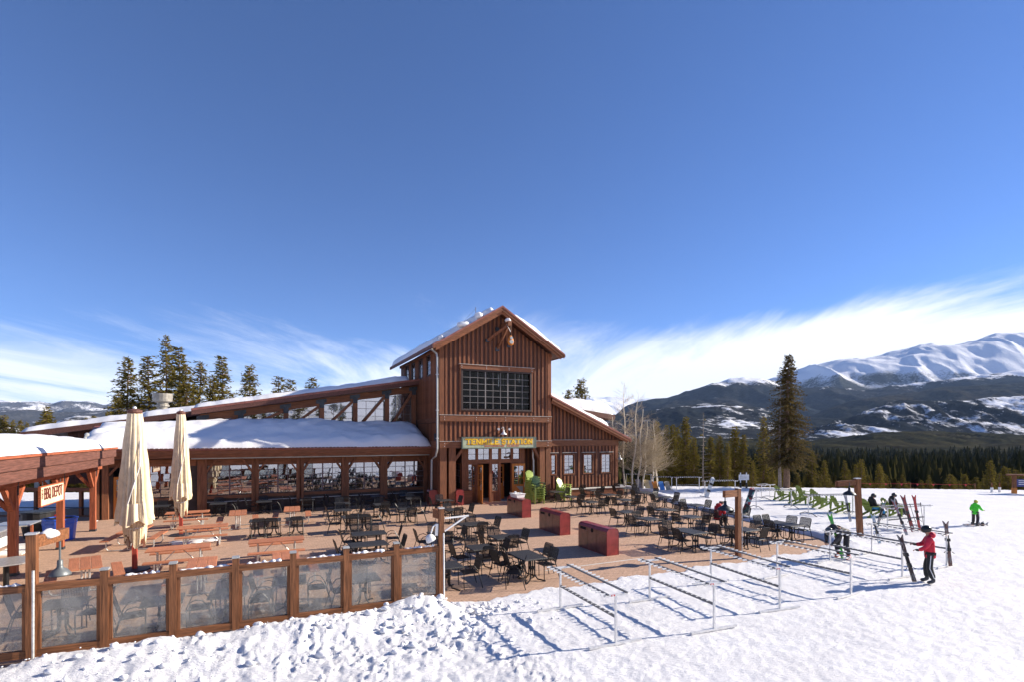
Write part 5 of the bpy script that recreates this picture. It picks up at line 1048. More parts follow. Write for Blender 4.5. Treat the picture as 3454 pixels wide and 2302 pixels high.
for k in range(4):
    adirondack(S(9.0, -0.55, 0) + Vector((0, 0, 0.155 * k)), TH + R(200), ['bottom lime chair of the low stack by the lean-to', 'second lime chair of the low stack by the lean-to', 'third lime chair of the low stack by the lean-to', 'top lime chair of the low stack by the lean-to'][k], 'lime', 'stacked lime adirondack chairs', 1.08)
AD = [(19.0, 36.4, 'green adirondack chair farthest left, just left of the big pine trunk'), (19.0, 34.4, 'green adirondack chair in front of the big pine trunk'), (20.6, 36.6, 'green adirondack chair behind and right of the big pine trunk'), (20.3, 34.3, 'low green adirondack chair partly hidden among the group'), (19.4, 32.4, 'green adirondack chair behind the white rack rail'), (19.4, 30.6, 'empty green adirondack chair left of the hanging lamp'), (20.1, 29.0, 'green adirondack chair holding the person in blue pants'), (21.4, 29.2, 'green adirondack chair holding the person all in black')]
for x, y, lab in AD: adirondack(Vector((x, y, gz(x, y))), R(-85) + random.uniform(-0.15, 0.15), lab, 'green')
# ------------------------------------------------------------------ ski racks
def rack(p, q, h, label, low=0.58, group='white ski racks', curved=False, footlen=1.35, two=True):
    """rails run from p to q (world x,y)"""
    p, q = Vector(p), Vector(q); c = (p + q) / 2; L = (q - p).length; ang = math.atan2(q.y - p.y, q.x - p.x)
    zb = gz(c.x, c.y)
    t = thing('ski_rack', label, 'ski rack', (c.x, c.y, zb), ang, group)
    zA, zB = gz(p.x, p.y) - zb, gz(q.x, q.y) - zb
    for x, zz in ((-L / 2, zA), (L / 2, zB)):
        part('post', MB().bx(x - 0.022, x + 0.022, -0.022, 0.022, zz + 0.02, h).mesh('post', M['alu']), t)
        if curved: part('foot', MB().tube([(x, -footlen / 2, zz), (x, -footlen * .2, zz + 0.13), (x, footlen * .2, zz + 0.13), (x, footlen / 2, zz)], 0.024, 6).mesh('foot', M['railtop']), t)
        else: part('foot', MB().bx(x - 0.028, x + 0.028, -footlen / 2, footlen / 2, zz - 0.005, zz + 0.045).mesh('foot', M['alu']), t)
        part('cap', MB().bx(x - 0.025, x + 0.025, -0.30, 0.30, h + 0.003, h + 0.05).mesh('cap', M['alu']), t)
    for y in (-0.24, 0.24):
        part('rail', MB().bx(-L / 2 - 0.08, L / 2 + 0.08, y - 0.021, y + 0.021, h + 0.053, h + 0.085).mesh('rail', M['railtop']), t)
        b = MB(); n = int(L / 0.17)
        for k in range(n + 1):
            x = -L / 2 + k * L / n; s = 1 if y > 0 else -1; b.bx(x - 0.016, x + 0.016, y + s * 0.029, y + s * 0.15, h + 0.054, h + 0.084)
        o = part('pegs', b.mesh('pegs', M['white']), t); o['kind'] = 'stuff'
    if low:
        part('lower_rail', MB().bx(-L / 2, L / 2, -0.017, 0.017, low, low + 0.055).mesh('lower_rail', M['railtop']), t)
        b = MB()
        for k in range(1, n): x = -L / 2 + k * L / n; b.bx(x - 0.007, x + 0.007, -0.07, 0.07, low + 0.057, low + 0.069)
        o = part('pegs', b.mesh('pegs', M['white']), t); o['kind'] = 'stuff'
    part('cross_tie', MB().bx(-0.02 - L * .18, 0.02 - L * .18, -0.22, 0.22, h + 0.045, h + 0.0525).mesh('cross_tie', M['alu']), t)
    lb = part('label_plate', MB().bx(-L / 2 - 0.034, -L / 2 - 0.0255, 0.04, 0.13, h + 0.010, h + 0.042).mesh('label_plate', M['redplain']), t)
    part('label_plate', MB().bx(-L / 2 - 0.037, -L / 2 - 0.0345, 0.075, 0.115, h + 0.014, h + 0.036).mesh('label_mark', M['white']), t)
    return t
def W2(u, v): p = S(u, v); return (p.x, p.y)
for (a, c, lab) in [((-3.31, -23.09), (-3.21, -20.58), 'front ski rack nearest the fence end, leftmost of the snow racks'), ((-0.74, -23.40), (-0.60, -20.99), 'ski rack second from the left on the front snow'),
                    ((1.91, -23.09), (2.2, -20.5), 'ski rack right behind the front terrace lamp post'), ((4.85, -23.11), (4.73, -20.85), 'ski rack fourth from the left on the front snow'),
                    ((8.14, -22.70), (8.22, -20.31), 'ski rack between the bending person and the red jacket person'), ((11.22, -22.48), (11.07, -20.10), 'ski rack behind the person in the red jacket')]:
    rack(W2(*a), W2(*c), 1.06, lab)
rack((17.95, 24.8), (20.5, 25.8), 1.02, 'ski rack holding red skis behind the red jacket person', 0.45)
rack((16.9, 29.6), (19.7, 30.0), 1.05, 'ski rack in front of the green adirondack chairs', 0, curved=True)
rack((15.2, 32.3), (17.6, 32.7), 1.05, 'ski rack beside the colourful snowboard', 0, curved=True)
rack((17.7, 36.8), (18.6, 37.4), 0.95, 'small low rack behind the colourful snowboard', 0, curved=True)
rack((14.2, 38.2), (16.6, 38.6), 1.12, 'white rack with a silver snowboard leaning on it', 0)
rack((13.0, 41.0), (14.9, 41.3), 1.15, 'white rack with two rails near the far trees', 0.55)
rack((9.6, 43.6), (11.6, 43.3), 1.0, 'long white rack behind the aspens', 0.3); rack((11.8, 43.3), (13.3, 43.2), 1.0, 'far rack with bright boards leaning under it', 0.2)

# ------------------------------------------------------------------ skis, poles, snowboards
def plank_mb(length, w, t, tipup=0.12, waist=0.8):
    b = MB(); n = 12; vs = []
    for i in range(n + 1):
        f = i / n; z = f * length; ww = w * (waist + (1 - waist) * abs(2 * f - 1) ** 1.5)
        if f > 0.94: ww *= math.sqrt(max(0.05, 1 - ((f - 0.94) / 0.06) ** 2))
        if f < 0.03: ww *= 0.75
        y = tipup * max(0, (f - 0.86) / 0.14) ** 2
        vs += [(-ww / 2, y, z), (ww / 2, y, z), (ww / 2, y + t, z), (-ww / 2, y + t, z)]
    fs = []
    for i in range(n):
        o = i * 4
        for j in range(4): fs.append((o + j, o + (j + 1) % 4, o + 4 + (j + 1) % 4, o + 4 + j))
    fs += [(3, 2, 1, 0), (n * 4, n * 4 + 1, n * 4 + 2, n * 4 + 3)]
    return b.add(vs, fs)
def ski_mat(nm, c1, c2):
    m, n, l, out = mat(nm); b = N(n, 'ShaderNodeBsdfPrincipled', inp={'Roughness': 0.3}); t = N(n, 'ShaderNodeTexCoord')
    mp = N(n, 'ShaderNodeMapping'); mp.inputs['Scale'].default_value = (6, 1, 2.4); l.new(t.outputs['Object'], mp.inputs[0])
    nz = N(n, 'ShaderNodeTexNoise', inp={'Scale': 1.6, 'Detail': 1.0}); l.new(mp.outputs[0], nz.inputs['Vector'])
    cr = N(n, 'ShaderNodeValToRGB'); cr.color_ramp.interpolation = 'CONSTANT'; cr.color_ramp.elements[0].color = (*c1, 1); cr.color_ramp.elements[1].color = (*c2, 1); cr.color_ramp.elements[1].position = 0.52
    l.new(nz.outputs[0], cr.inputs[0]); l.new(cr.outputs[0], b.inputs['Base Color']); l.new(b.outputs[0], out.inputs[0]); return m
def skis(foot, top, label, c1, c2, length=1.7, poles=False, spread=0.05, face=0.0):
    foot, top = Vector(foot), Vector(top); d = (top - foot).normalized()
    t = bpy.data.objects.new('skis', None); COL.objects.link(t); t.location = foot
    side = Vector((math.cos(face), math.sin(face), 0)); side = (side - d * side.dot(d)).normalized(); yv = d.cross(side)
    t.rotation_euler = Matrix((side, yv, d)).transposed().to_euler(); tag(t, label, 'skis', 'skis standing at the racks')
    m = ski_mat('ski_' + str(len(bpy.data.materials)), c1, c2)
    sk = plank_mb(length, 0.105, 0.016, 0.10, 0.68).mesh('ski', m)
    bm_ = MB().bx(-0.04, 0.04, -0.075, -0.002, 0.52, 0.64).bx(-0.045, 0.045, -0.085, -0.002, 0.86, 0.96).bx(-0.03, 0.03, -0.02, -0.002, 0.64, 0.86).tube([(-0.07, -0.06, 0.50), (-0.12, -0.09, 0.44)], 0.012, 5).tube([(0.07, -0.06, 0.50), (0.12, -0.09, 0.44)], 0.012, 5).mesh('binding', M['blackplastic'])
    for s in (0, 1):
        o = part('ski', sk, t, (spread * s, 0.03 * s, 0)); o.rotation_euler = (0, 0, math.pi * s); part('binding', bm_, o)
    if poles:
        for s in (-1, 1):
            part('pole', MB().tube([(s * 0.14, -0.1, 0.02), (s * 0.25, -0.02, 1.2)], 0.01, 5).tube([(s * 0.25, -0.02, 1.2), (s * 0.26, -0.02, 1.32)], 0.018, 6).lathe([(0.045, 0.1), (0.02, 0.12)], 8, (s * 0.145, -0.1, 0)).mesh('pole', M['blackplastic']), t)
    return t
def at(px_, py_, Y): return Vector(((px_ - 1727) / 1750 * Y, Y, 4.6 - (py_ - 1470) * Y / 1750))
def lean(pxb, pyb, pxt, pyt, Y, dy, label, c1, c2, **k):
    a = at(pxb, pyb, Y); c = at(pxt, pyt, Y + dy); a.z = min(a.z, gz(a.x, a.y) + 0.0) if a.z < 0.25 else a.z
    return skis(a, c, label, c1, c2, (c - a).length, **k)
lean(3102, 1783, 3081, 1672, 24.6, 0.15, 'red skis with poles leaning upright on the far rack', (0.45, 0.03, 0.03), (0.30, 0.05, 0.05), poles=True)
lean(3078, 1788, 3042, 1672, 24.4, 0.2, 'dark red pair of skis with split tips on the far rack', (0.25, 0.03, 0.03), (0.06, 0.06, 0.07), spread=0.09)
lean(3058, 1805, 3010, 1684, 23.6, 0.4, 'grey tipped red skis leaning left on the far rack', (0.30, 0.30, 0.31), (0.35, 0.05, 0.04))
lean(3086, 1973, 3033, 1806, 16.1, 0.3, 'dark skis leaning on the rack beside the red jacket person', (0.10, 0.07, 0.06), (0.28, 0.27, 0.26))
lean(3205, 1908, 3188, 1760, 18.0, 0.1, 'brown skis standing against the end of the rightmost rack', (0.13, 0.06, 0.05), (0.20, 0.19, 0.18))
lean(2846, 1897, 2796, 1735, 19.2, 0.2, 'bright green skis in front of the bending person', (0.06, 0.48, 0.05), (0.30, 0.55, 0.18))
lean(2968, 1845, 2942, 1736, 21.8, 0.2, 'silver skis with blue tips behind the leaning lamp post', (0.55, 0.57, 0.6), (0.10, 0.30, 0.42))
lean(2868, 1752, 2849, 1668, 27.2, 0.2, 'silver skis under the lamp of the leaning post', (0.42, 0.43, 0.45), (0.22, 0.21, 0.22))
lean(2957, 1775, 2983, 1690, 25.6, 0.2, 'pale skis leaning right beside the far rack', (0.45, 0.40, 0.38), (0.10, 0.28, 0.26))
def board_mat(nm, cols):
    m, n, l, out = mat(nm); b = N(n, 'ShaderNodeBsdfPrincipled', inp={'Roughness': 0.35}); t = N(n, 'ShaderNodeTexCoord')
    v = N(n, 'ShaderNodeTexVoronoi', inp={'Scale': 6.0}); l.new(t.outputs['Object'], v.inputs['Vector']); sp_ = N(n, 'ShaderNodeSeparateColor'); l.new(v.outputs['Color'], sp_.inputs[0])
    cr = N(n, 'ShaderNodeValToRGB'); cr.color_ramp.interpolation = 'CONSTANT'
    while len(cr.color_ramp.elements) < len(cols): cr.color_ramp.elements.new(0.5)
    for i, c in enumerate(cols): cr.color_ramp.elements[i].position = i / len(cols); cr.color_ramp.elements[i].color = (*c, 1)
    l.new(sp_.outputs[0], cr.inputs[0]); l.new(cr.outputs[0], b.inputs['Base Color']); l.new(b.outputs[0], out.inputs[0]); return m
def snowboard(foot, top, label, m, w=0.30, face=0.0, bind=True):
    foot, top = Vector(foot), Vector(top); d = (top - foot); L = d.length; d.normalize()
    t = bpy.data.objects.new('snowboard', None); COL.objects.link(t); t.location = foot
    side = Vector((math.cos(face), math.sin(face), 0)); side = (side - d * side.dot(d)).normalized()
    t.rotation_euler = Matrix((side, d.cross(side), d)).transposed().to_euler(); tag(t, label, 'snowboard', None)
    part('deck', plank_mb(L, w, 0.018, 0.08, 0.86).mesh('deck', m), t)
    for z in (0.32, 0.64) if bind else (): part('binding', MB().bx(-0.11, 0.11, -0.06, -0.002, L * z - 0.07, L * z + 0.07).bx(-0.1, 0.1, -0.18, -0.062, L * z - 0.07, L * z - 0.03).mesh('binding', M['blackplastic']), t)
    return t
a = at(2510, 1752, 28.6); a.z = max(gz(a.x, a.y), 0.0); snowboard(a, at(2541, 1645, 28.9), 'snowboard with teal red and black pattern leaning behind the lamp post', board_mat('board_art', [(0.02, 0.02, 0.03), (0.10, 0.32, 0.30), (0.30, 0.03, 0.05), (0.03, 0.03, 0.04), (0.35, 0.36, 0.38)]), 0.33)
a = at(2382, 1681, 38.0); a.z = gz(a.x, a.y); snowboard(a, at(2407, 1611, 38.3), 'silver snowboard leaning on the far white rack', M['galv'], 0.32)
BC = [(2158, 'grey', (0.28, 0.26, 0.27), 'pale grey'), (2186, 'tan', (0.55, 0.42, 0.22), 'tan'), (2197, 'grey', (0.35, 0.33, 0.31), 'grey'), (2214, 'orange', (0.75, 0.25, 0.02), 'orange'), (2236, 'blue', (0.10, 0.30, 0.70), 'blue'), (2256, 'tan', (0.38, 0.33, 0.25), 'brown grey')]
for i, (pxx, _, c, nm) in enumerate(BC):
    Y = 43.0; a = at(pxx, 1650, Y); a.z = gz(a.x, a.y); c2 = a + Vector((-0.12, 0.35, 0.72)); snowboard(a, c2, '%s board leaning under the far white rack by the aspens' % nm, pbr('board_%d' % i, c, 0.5, 0, 0.1, 3), 0.46, 0.1, False)

# ------------------------------------------------------------------ people
def skin_obj(name, chain, edges, m, parent, sub=2, root=0):
    """chain: list of (x,y,z,r)"""
    me = bpy.data.meshes.new(name); me.from_pydata([c[:3] for c in chain], edges, []); me.update(); me.materials.append(m)
    o = bpy.data.objects.new(name, me); COL.objects.link(o)
    sm = o.modifiers.new('skin', 'SKIN'); sm.use_smooth_shade = True
    if not me.skin_vertices: pass
    sv = me.skin_vertices[0].data
    for i, c in enumerate(chain):
        r = c[3]; sv[i].radius = r if isinstance(r, tuple) else (r, r); sv[i].use_root = (i == root)
    ss = o.modifiers.new('sub', 'SUBSURF'); ss.levels = sub; ss.render_levels = sub
    if parent: o.parent = parent
    return o
def colour(nm, c, rough=0.7): return pbr(nm, c, rough, 0, 0.10, 9.0, 0.7, 9.0)
SKIN = colour('skin', (0.45, 0.24, 0.16), 0.5)
def person(label, loc, rz, P, jc, pc, helmet=None, boots=(0.05, 0.05, 0.055), glove=(0.03, 0.03, 0.03), stripe=None, goggles=False, s=1.0, hair=None, group=None):
    """P: joint positions in metres (local, facing +y): pelvis, chest, neck, head, and per side hip, knee, ankle, toe, shoulder, elbow, wrist, hand"""
    t = thing('person', label, 'person', loc, rz, group); t.scale = (s,) * 3
    V = {k: Vector(v) for k, v in P.items()}
    ch = []; ed = []
    def add(p, r, par=None):
        ch.append((p[0], p[1], p[2], r))
        if par is not None: ed.append((par, len(ch) - 1))
        return len(ch) - 1
    pe = add(V['pelvis'], 0.12); mid = add((V['pelvis'] + V['chest']) / 2, 0.11, pe); c_ = add(V['chest'], 0.125, mid); nk = add(V['neck'], 0.055, c_)
    hd = V['head'] - V['neck']; h1 = add(V['neck'] + hd * 0.55, 0.075, nk); h2 = add(V['head'], 0.098, h1); h3 = add(V['head'] + hd.normalized() * 0.09, 0.075, h2)
    fw = Vector(P['face']).normalized(); add(V['head'] + fw * 0.11 - hd.normalized() * 0.01, 0.016, h2)          # nose
    side = hd.cross(fw).normalized()
    for sg_ in (-1, 1): add(V['head'] + side * sg_ * 0.103, 0.018, h2)                                           # ears
    for sd_ in 'LR':
        hp_ = add(V['hip' + sd_], 0.09, pe); kn = add(V['knee' + sd_], 0.06, hp_); an = add(V['ankle' + sd_], 0.045, kn); add(V['toe' + sd_], 0.04, an)
        sh = add(V['sho' + sd_], 0.062, c_); el = add(V['elb' + sd_], 0.045, sh); wr = add(V['wri' + sd_], 0.03, el)
        hv = (V['hand' + sd_] - V['wri' + sd_]); pm = add(V['wri' + sd_] + hv * 0.6, (0.042, 0.022), wr)
        hdn = hv.normalized(); sdw = hdn.cross(Vector((0, 0, 1))); sdw = sdw.normalized() if sdw.length > 0.1 else Vector((1, 0, 0)); cu = hdn.cross(sdw)
        for k in range(4):
            b0 = V['wri' + sd_] + hv * 1.0 + sdw * (k - 1.5) * 0.022; f1 = add(b0, 0.010, pm); ln = (0.035, 0.042, 0.040, 0.032)[k]; f2 = add(b0 + hdn * ln * 0.8 + cu * 0.015, 0.009, f1); add(b0 + hdn * ln + cu * 0.05, 0.008, f2)
        th_ = add(V['wri' + sd_] + hv * 0.7 + sdw * 0.05, 0.011, pm); add(V['wri' + sd_] + hv * 1.1 + sdw * 0.065, 0.009, th_)
    skin_obj('body', ch, ed, SKIN, t, 1)
    # clothes follow the same skeleton, a little fuller
    jm, pm_, bm_ = colour('jacket_%d' % len(bpy.data.materials), jc), colour('trousers_%d' % len(bpy.data.materials), pc), colour('boot_%d' % len(bpy.data.materials), boots, 0.4)
    ch = []; ed = []
    d = (V['chest'] - V['pelvis']).normalized()
    aa = add(V['pelvis'] - d * 0.20, (0.205, 0.165)); a0 = add(V['pelvis'] - d * 0.06, (0.19, 0.155), aa); a1 = add((V['pelvis'] + V['chest']) / 2, (0.18, 0.145), a0); a2 = add(V['chest'], (0.195, 0.155), a1); a3 = add(V['neck'] + (V['neck'] - V['chest']) * 0.10, 0.098, a2)
    for sd_ in 'LR':
        sh = add(V['sho' + sd_], 0.092, a2); el = add(V['elb' + sd_], 0.075, sh); add(V['wri' + sd_], 0.058, el)
    skin_obj('jacket', ch, ed, jm, t, 2, 2)
    b = MB(); b.sphere((0, 0, 0), 0.125, 12, 8, (1.15, 0.75, 0.8)); part('hood', b.mesh('hood', jm, True), t, V['neck'] - fw * 0.085 - hd * 0.12)
    ch = []; ed = []
    a0 = add(V['pelvis'] + d * 0.02, (0.135, 0.115))
    for sd_ in 'LR':
        hp_ = add(V['hip' + sd_], 0.098, a0); kn = add(V['knee' + sd_], 0.092, hp_); add(V['ankle' + sd_] + (V['knee' + sd_] - V['ankle' + sd_]) * 0.12, 0.088, kn)
    skin_obj('trousers', ch, ed, pm_, t, 2, 0)
    for sd_ in 'LR':
        an, kn, to = V['ankle' + sd_], V['knee' + sd_], V['toe' + sd_]
        skin_obj('boot', [(*(an + (kn - an) * 0.30), 0.068), (*an, 0.066), (*(an + (to - an) * 0.5 - Vector((0, 0, 0.01))), 0.056), (*to, 0.048)], [(0, 1), (1, 2), (2, 3)], bm_, t, 2, 0)
        hv = V['hand' + sd_] - V['wri' + sd_]
        skin_obj('glove', [(*(V['wri' + sd_] - hv * 0.3), 0.045), (*(V['wri' + sd_] + hv * 0.4), (0.055, 0.038)), (*(V['hand' + sd_]), 0.034)], [(0, 1), (1, 2)], colour('glove_%d' % len(bpy.data.materials), glove), t, 1, 0)
    up = hd.normalized()
    if helmet:
        b = MB(); b.sphere((0, 0, 0), 0.132, 16, 10, (0.93, 1.07, 0.98)); b.f = [f for f in b.f if sum(b.v[i][2] for i in f) / len(f) > -0.088]
        hm = part('helmet', b.mesh('helmet', colour('helmet_%d' % len(bpy.data.materials), helmet, 0.3), True), t, V['head'] + up * 0.03); fy = (fw - up * fw.dot(up)).normalized(); hm.rotation_euler = Matrix((fy.cross(up), fy, up)).transposed().to_euler()
    if hair:
        b = MB(); b.sphere((0, 0, 0), 0.118, 14, 9, (0.95, 1.05, 1)); b.f = [f for f in b.f if sum(b.v[i][2] for i in f) / len(f) > -0.03 and sum(b.v[i][2] for i in f) / len(f) < 0.055]
        hm = part('hair', b.mesh('hair', colour('hair', hair), True), t, V['head'] + up * 0.01 - fw * 0.02)
    if goggles:
        fy = (fw - up * fw.dot(up)).normalized(); o = part('goggles', MB().cbox(-0.072, 0.072, -0.02, 0.02, -0.035, 0.035, 0.01).mesh('goggles', M['blackplastic']), t, V['head'] + fy * 0.098 + up * 0.01); o.rotation_euler = Matrix((fy.cross(up), fy, up)).transposed().to_euler()
    if stripe:
        for sd_, sg_ in (('L', -1), ('R', 1)):
            b = MB(); pts = [V['hip' + sd_] + Vector((sg_ * 0.118, 0, 0)), (V['hip' + sd_] + V['knee' + sd_]) / 2 + Vector((sg_ * 0.108, 0, 0)), V['knee' + sd_] + Vector((sg_ * 0.094, 0, 0)), V['ankle' + sd_] + Vector((sg_ * 0.092, 0, 0.1))]
            b.tube(pts, 0.012, 5); part('stripe', b.mesh('stripe', M['strap']), t)
    return t
# red jacket, standing, turned to the left, arms forward
STAND = dict(pelvis=(0, 0, 0.95), chest=(0, 0.02, 1.32), neck=(0, 0.04, 1.50), head=(0, 0.08, 1.63), face=(0, 1, -0.15), hipL=(-0.10, 0, 0.90), kneeL=(-0.13, 0.03, 0.50), ankleL=(-0.14, -0.08, 0.11), toeL=(-0.15, 0.10, 0.05), hipR=(0.10, 0, 0.90), kneeR=(0.12, 0.08, 0.50), ankleR=(0.13, 0.05, 0.11), toeR=(0.14, 0.23, 0.05),
             shoL=(-0.19, 0.02, 1.40), elbL=(-0.25, 0.12, 1.14), wriL=(-0.15, 0.29, 1.02), handL=(-0.12, 0.38, 1.02), shoR=(0.19, 0.02, 1.40), elbR=(0.24, 0.15, 1.16), wriR=(0.14, 0.34, 1.14), handR=(0.11, 0.43, 1.16))
x, y = 12.85, 15.95
person('person in red jacket and black striped trousers standing by the racks', Vector((x, y, gz(x, y) - 0.02)), R(58), STAND, (0.62, 0.02, 0.05), (0.015, 0.015, 0.017), (0.012, 0.012, 0.013), stripe=True, s=1.0)
BEND = dict(pelvis=(0, -0.12, 0.88), chest=(0, 0.26, 1.02), neck=(0, 0.42, 1.00), head=(0, 0.54, 0.96), face=(0, 0.5, -0.85), hipL=(-0.11, -0.12, 0.84), kneeL=(-0.15, -0.02, 0.46), ankleL=(-0.17, -0.14, 0.10), toeL=(-0.18, 0.04, 0.05), hipR=(0.11, -0.12, 0.84), kneeR=(0.15, 0.0, 0.46), ankleR=(0.18, -0.14, 0.10), toeR=(0.19, 0.04, 0.05),
            shoL=(-0.19, 0.30, 1.03), elbL=(-0.24, 0.38, 0.78), wriL=(-0.12, 0.52, 0.60), handL=(-0.09, 0.58, 0.54), shoR=(0.19, 0.30, 1.03), elbR=(0.24, 0.38, 0.78), wriR=(0.12, 0.52, 0.60), handR=(0.09, 0.58, 0.54))
x, y = 12.15, 19.15
person('person in dark grey bending over green skis beside the ski rack', Vector((x, y, gz(x, y) - 0.02)), R(112), BEND, (0.045, 0.043, 0.045), (0.022, 0.022, 0.024), (0.10, 0.10, 0.105), boots=(0.62, 0.07, 0.015), s=1.12)
def sit(seat, reach=0.25, lean_=0.0, knee=0.45, headtilt=0.0, legout=0.0):
    z = seat + 0.11
    return dict(pelvis=(0, 0, z), chest=(0, 0.06 - lean_, z + 0.36), neck=(0, 0.10 - lean_, z + 0.53), head=(0, 0.15 - lean_ + headtilt, z + 0.65), face=(0, 1, -0.35 - headtilt * 3), hipL=(-0.10, 0.02, z - 0.02), kneeL=(-0.13, 0.42, z + 0.02), ankleL=(-0.13, 0.48 + legout, 0.12), toeL=(-0.14, 0.64 + legout, 0.06), hipR=(0.10, 0.02, z - 0.02), kneeR=(0.13, 0.42, z + 0.02), ankleR=(0.14, 0.46 + legout, 0.12), toeR=(0.15, 0.62 + legout, 0.06),
                shoL=(-0.19, 0.06 - lean_, z + 0.44), elbL=(-0.25, 0.12 - lean_, z + 0.17), wriL=(-0.13, reach + .08, z + 0.17), handL=(-0.09, reach + .17, z + 0.18), shoR=(0.19, 0.06 - lean_, z + 0.44), elbR=(0.25, 0.12 - lean_, z + 0.17), wriR=(0.13, reach + .08, z + 0.17), handR=(0.09, reach + .17, z + 0.18))
chair(9.98, -13.50, R(8), 'black mesh chair under the person in the red jacket at the table')
p = S(9.98, -13.50, 0)
person('seated person with a bare head in a red jacket at a black table', Vector((p.x, p.y, 0)), TH + R(8 - 90), sit(0.47, 0.22, -0.08, headtilt=0.10), (0.55, 0.02, 0.03), (0.02, 0.02, 0.024), None, hair=(0.10, 0.07, 0.05))
for (x, y, lab, pc, hc) in ((20.15, 29.0, 'person in black jacket and blue trousers sitting in a green chair', (0.03, 0.25, 0.50), (0.02, 0.02, 0.022)), (21.45, 29.2, 'person dressed all in black sitting in a green chair with helmet', (0.02, 0.02, 0.03), (0.025, 0.025, 0.03))):
    person(lab, Vector((x, y, gz(x, y))), R(-88), sit(0.38, 0.30, 0.10, legout=0.12), (0.015, 0.015, 0.017), pc, hc, goggles=True)
WALK = dict(STAND); WALK.update(kneeL=(-0.15, 0.15, 0.50), ankleL=(-0.17, 0.16, 0.11), toeL=(-0.17, 0.34, 0.05), kneeR=(0.15, -0.05, 0.50), ankleR=(0.17, -0.22, 0.11), toeR=(0.17, -0.04, 0.05), elbL=(-0.28, 0.02, 1.12), wriL=(-0.28, 0.22, 1.0), handL=(-0.28, 0.31, 0.98), elbR=(0.30, 0.05, 1.15), wriR=(0.34, 0.25, 1.08), handR=(0.36, 0.33, 1.08))
x, y = 23.4, 26.2
person('small skier in bright green jacket gliding across the open snow', Vector((x, y, gz(x, y))), R(-60), WALK, (0.06, 0.62, 0.03), (0.035, 0.022, 0.028), (0.5, 0.5, 0.05), stripe=True, s=0.72, glove=(0.5, 0.6, 0.05))
for k, o_ in enumerate((-0.13, 0.13)):
    a = Vector((x - 0.55, y + o_ - 0.05, gz(x, y) + 0.02)); skis(a, a + Vector((1.25, 0.22, 0.02)), 'short ski under the %s foot of the green skier' % ('near' if k == 0 else 'far'), (0.25, 0.25, 0.3), (0.5, 0.2, 0.1), 1.25, spread=0.001, face=R(90))
# helmet and mug on the table of the seated person
p = S(10.85, -13.55, 0.735); t = thing('ski_helmet', 'black ski helmet lying on the table of the seated person', 'helmet', p, 0.4)
b = MB(); b.sphere((0, 0, 0.11), 0.14, 14, 9, (0.95, 1.1, 0.95)); part('shell', b.mesh('shell', M['blackplastic'], True), t); part('goggles', MB().cbox(-0.09, 0.09, 0.12, 0.16, 0.05, 0.14, 0.01).mesh('goggles', M['steel']), t)
solo('paper_cup', MB().lathe([(0.032, 0), (0.042, 0.11), (0.036, 0.11)], 10).mesh('paper_cup', M['strap']), 'small cup on the table beside the black helmet', 'cup', S(10.60, -13.45, 0.736))

# ------------------------------------------------------------------ signs on the snow
x, y = 19.9, 44.6; t = thing('slope_sign', 'white notice board on two posts before the dark trees', 'sign', (x, y, gz(x, y)), 0.1)
for s in (-1, 1): part('post', MB().tube([(s * 0.27, 0, -0.1), (s * 0.27, 0, 1.32)], 0.05, 8).mesh('post', M['white']), t); part('sleeve', MB().tube([(s * 0.27, 0, -0.1), (s * 0.27, 0, 0.45)], 0.085, 8).mesh('sleeve', M['blackplastic']), t)
part('panel', MB().bx(-0.46, 0.46, -0.07, -0.05, 0.68, 1.16).mesh('panel', M['white']), t)
for z, w in ((1.02, 0.5), (0.93, 0.62), (0.84, 0.56), (0.76, 0.3)): part('print_line', MB().bx(-0.36, -0.36 + w, -0.076, -0.0705, z, z + 0.03).mesh('print_line', M['pipe']), t)
x, y = 39.3, 40.6; t = thing('trail_map_sign', 'roofed wooden trail sign with a blue panel at the right edge', 'sign', (x, y, gz(x, y)), -0.25)
for s in (0, 2.6): part('post', MB().bx(s - 0.11, s + 0.11, -0.1, 0.1, -0.2, 1.35).mesh('post', M['fence_z']), t); part('sleeve', MB().bx(s - 0.13, s + 0.13, -0.12, 0.12, -0.2, 0.42).mesh('sleeve', M['orange']), t)
part('roof', MB().bx(-0.45, 3.05, -0.2, 0.2, 1.36, 1.48).mesh('roof', M['fence_x']), t)
part('panel', MB().bx(0.13, 2.47, -0.06, -0.03, 0.52, 1.1).mesh('panel', pbr('panel_blue', (0.05, 0.06, 0.22), 0.5)), t)
for z in (0.96, 0.82, 0.68): part('print_line', MB().bx(0.25, 2.1, -0.066, -0.0605, z, z + 0.05).mesh('print_line', M['white']), t)
for k, (x, y, lab) in enumerate(((38.2, 41.3, 'left white marker pole near the trail sign'), (39.0, 41.5, 'right white marker pole near the trail sign'))):
    t = thing('marker_pole', lab, 'pole', (x, y, gz(x, y)), 0, 'white marker poles'); part('pole', MB().tube([(0, 0, 0.35), (0, 0, 0.75)], 0.05, 7).mesh('pole', M['fence_z']), t); part('sleeve', MB().tube([(0, 0, -0.1), (0, 0, 0.38)], 0.09, 8).mesh('sleeve', M['white']), t)
rp = thing('rope_line', 'low rope with small red flags along the far snow edge', 'rope', (31, 44.6, gz(31, 44.2)), -0.12)
part('rope', MB().tube([(-3, 0, 0.42), (0, 0, 0.36), (3, 0, 0.40), (6, 0, 0.36), (8, 0, 0.4)], 0.012, 4).mesh('rope', M['redplain']), rp)
for k in range(9): part('flag', MB().prism([(-0.1, 0.40), (0.1, 0.40), (0, 0.24)], -0.006, 0.006, 'y').mesh('flag', M['redplain']), rp, (-2.7 + k * 1.25, 0, -0.02)); 
for xx in (-3, 3, 8): part('stake', MB().tube([(xx, 0, -0.2), (xx, 0, 0.5)], 0.025, 5).mesh('stake', M['fence_z']), rp)

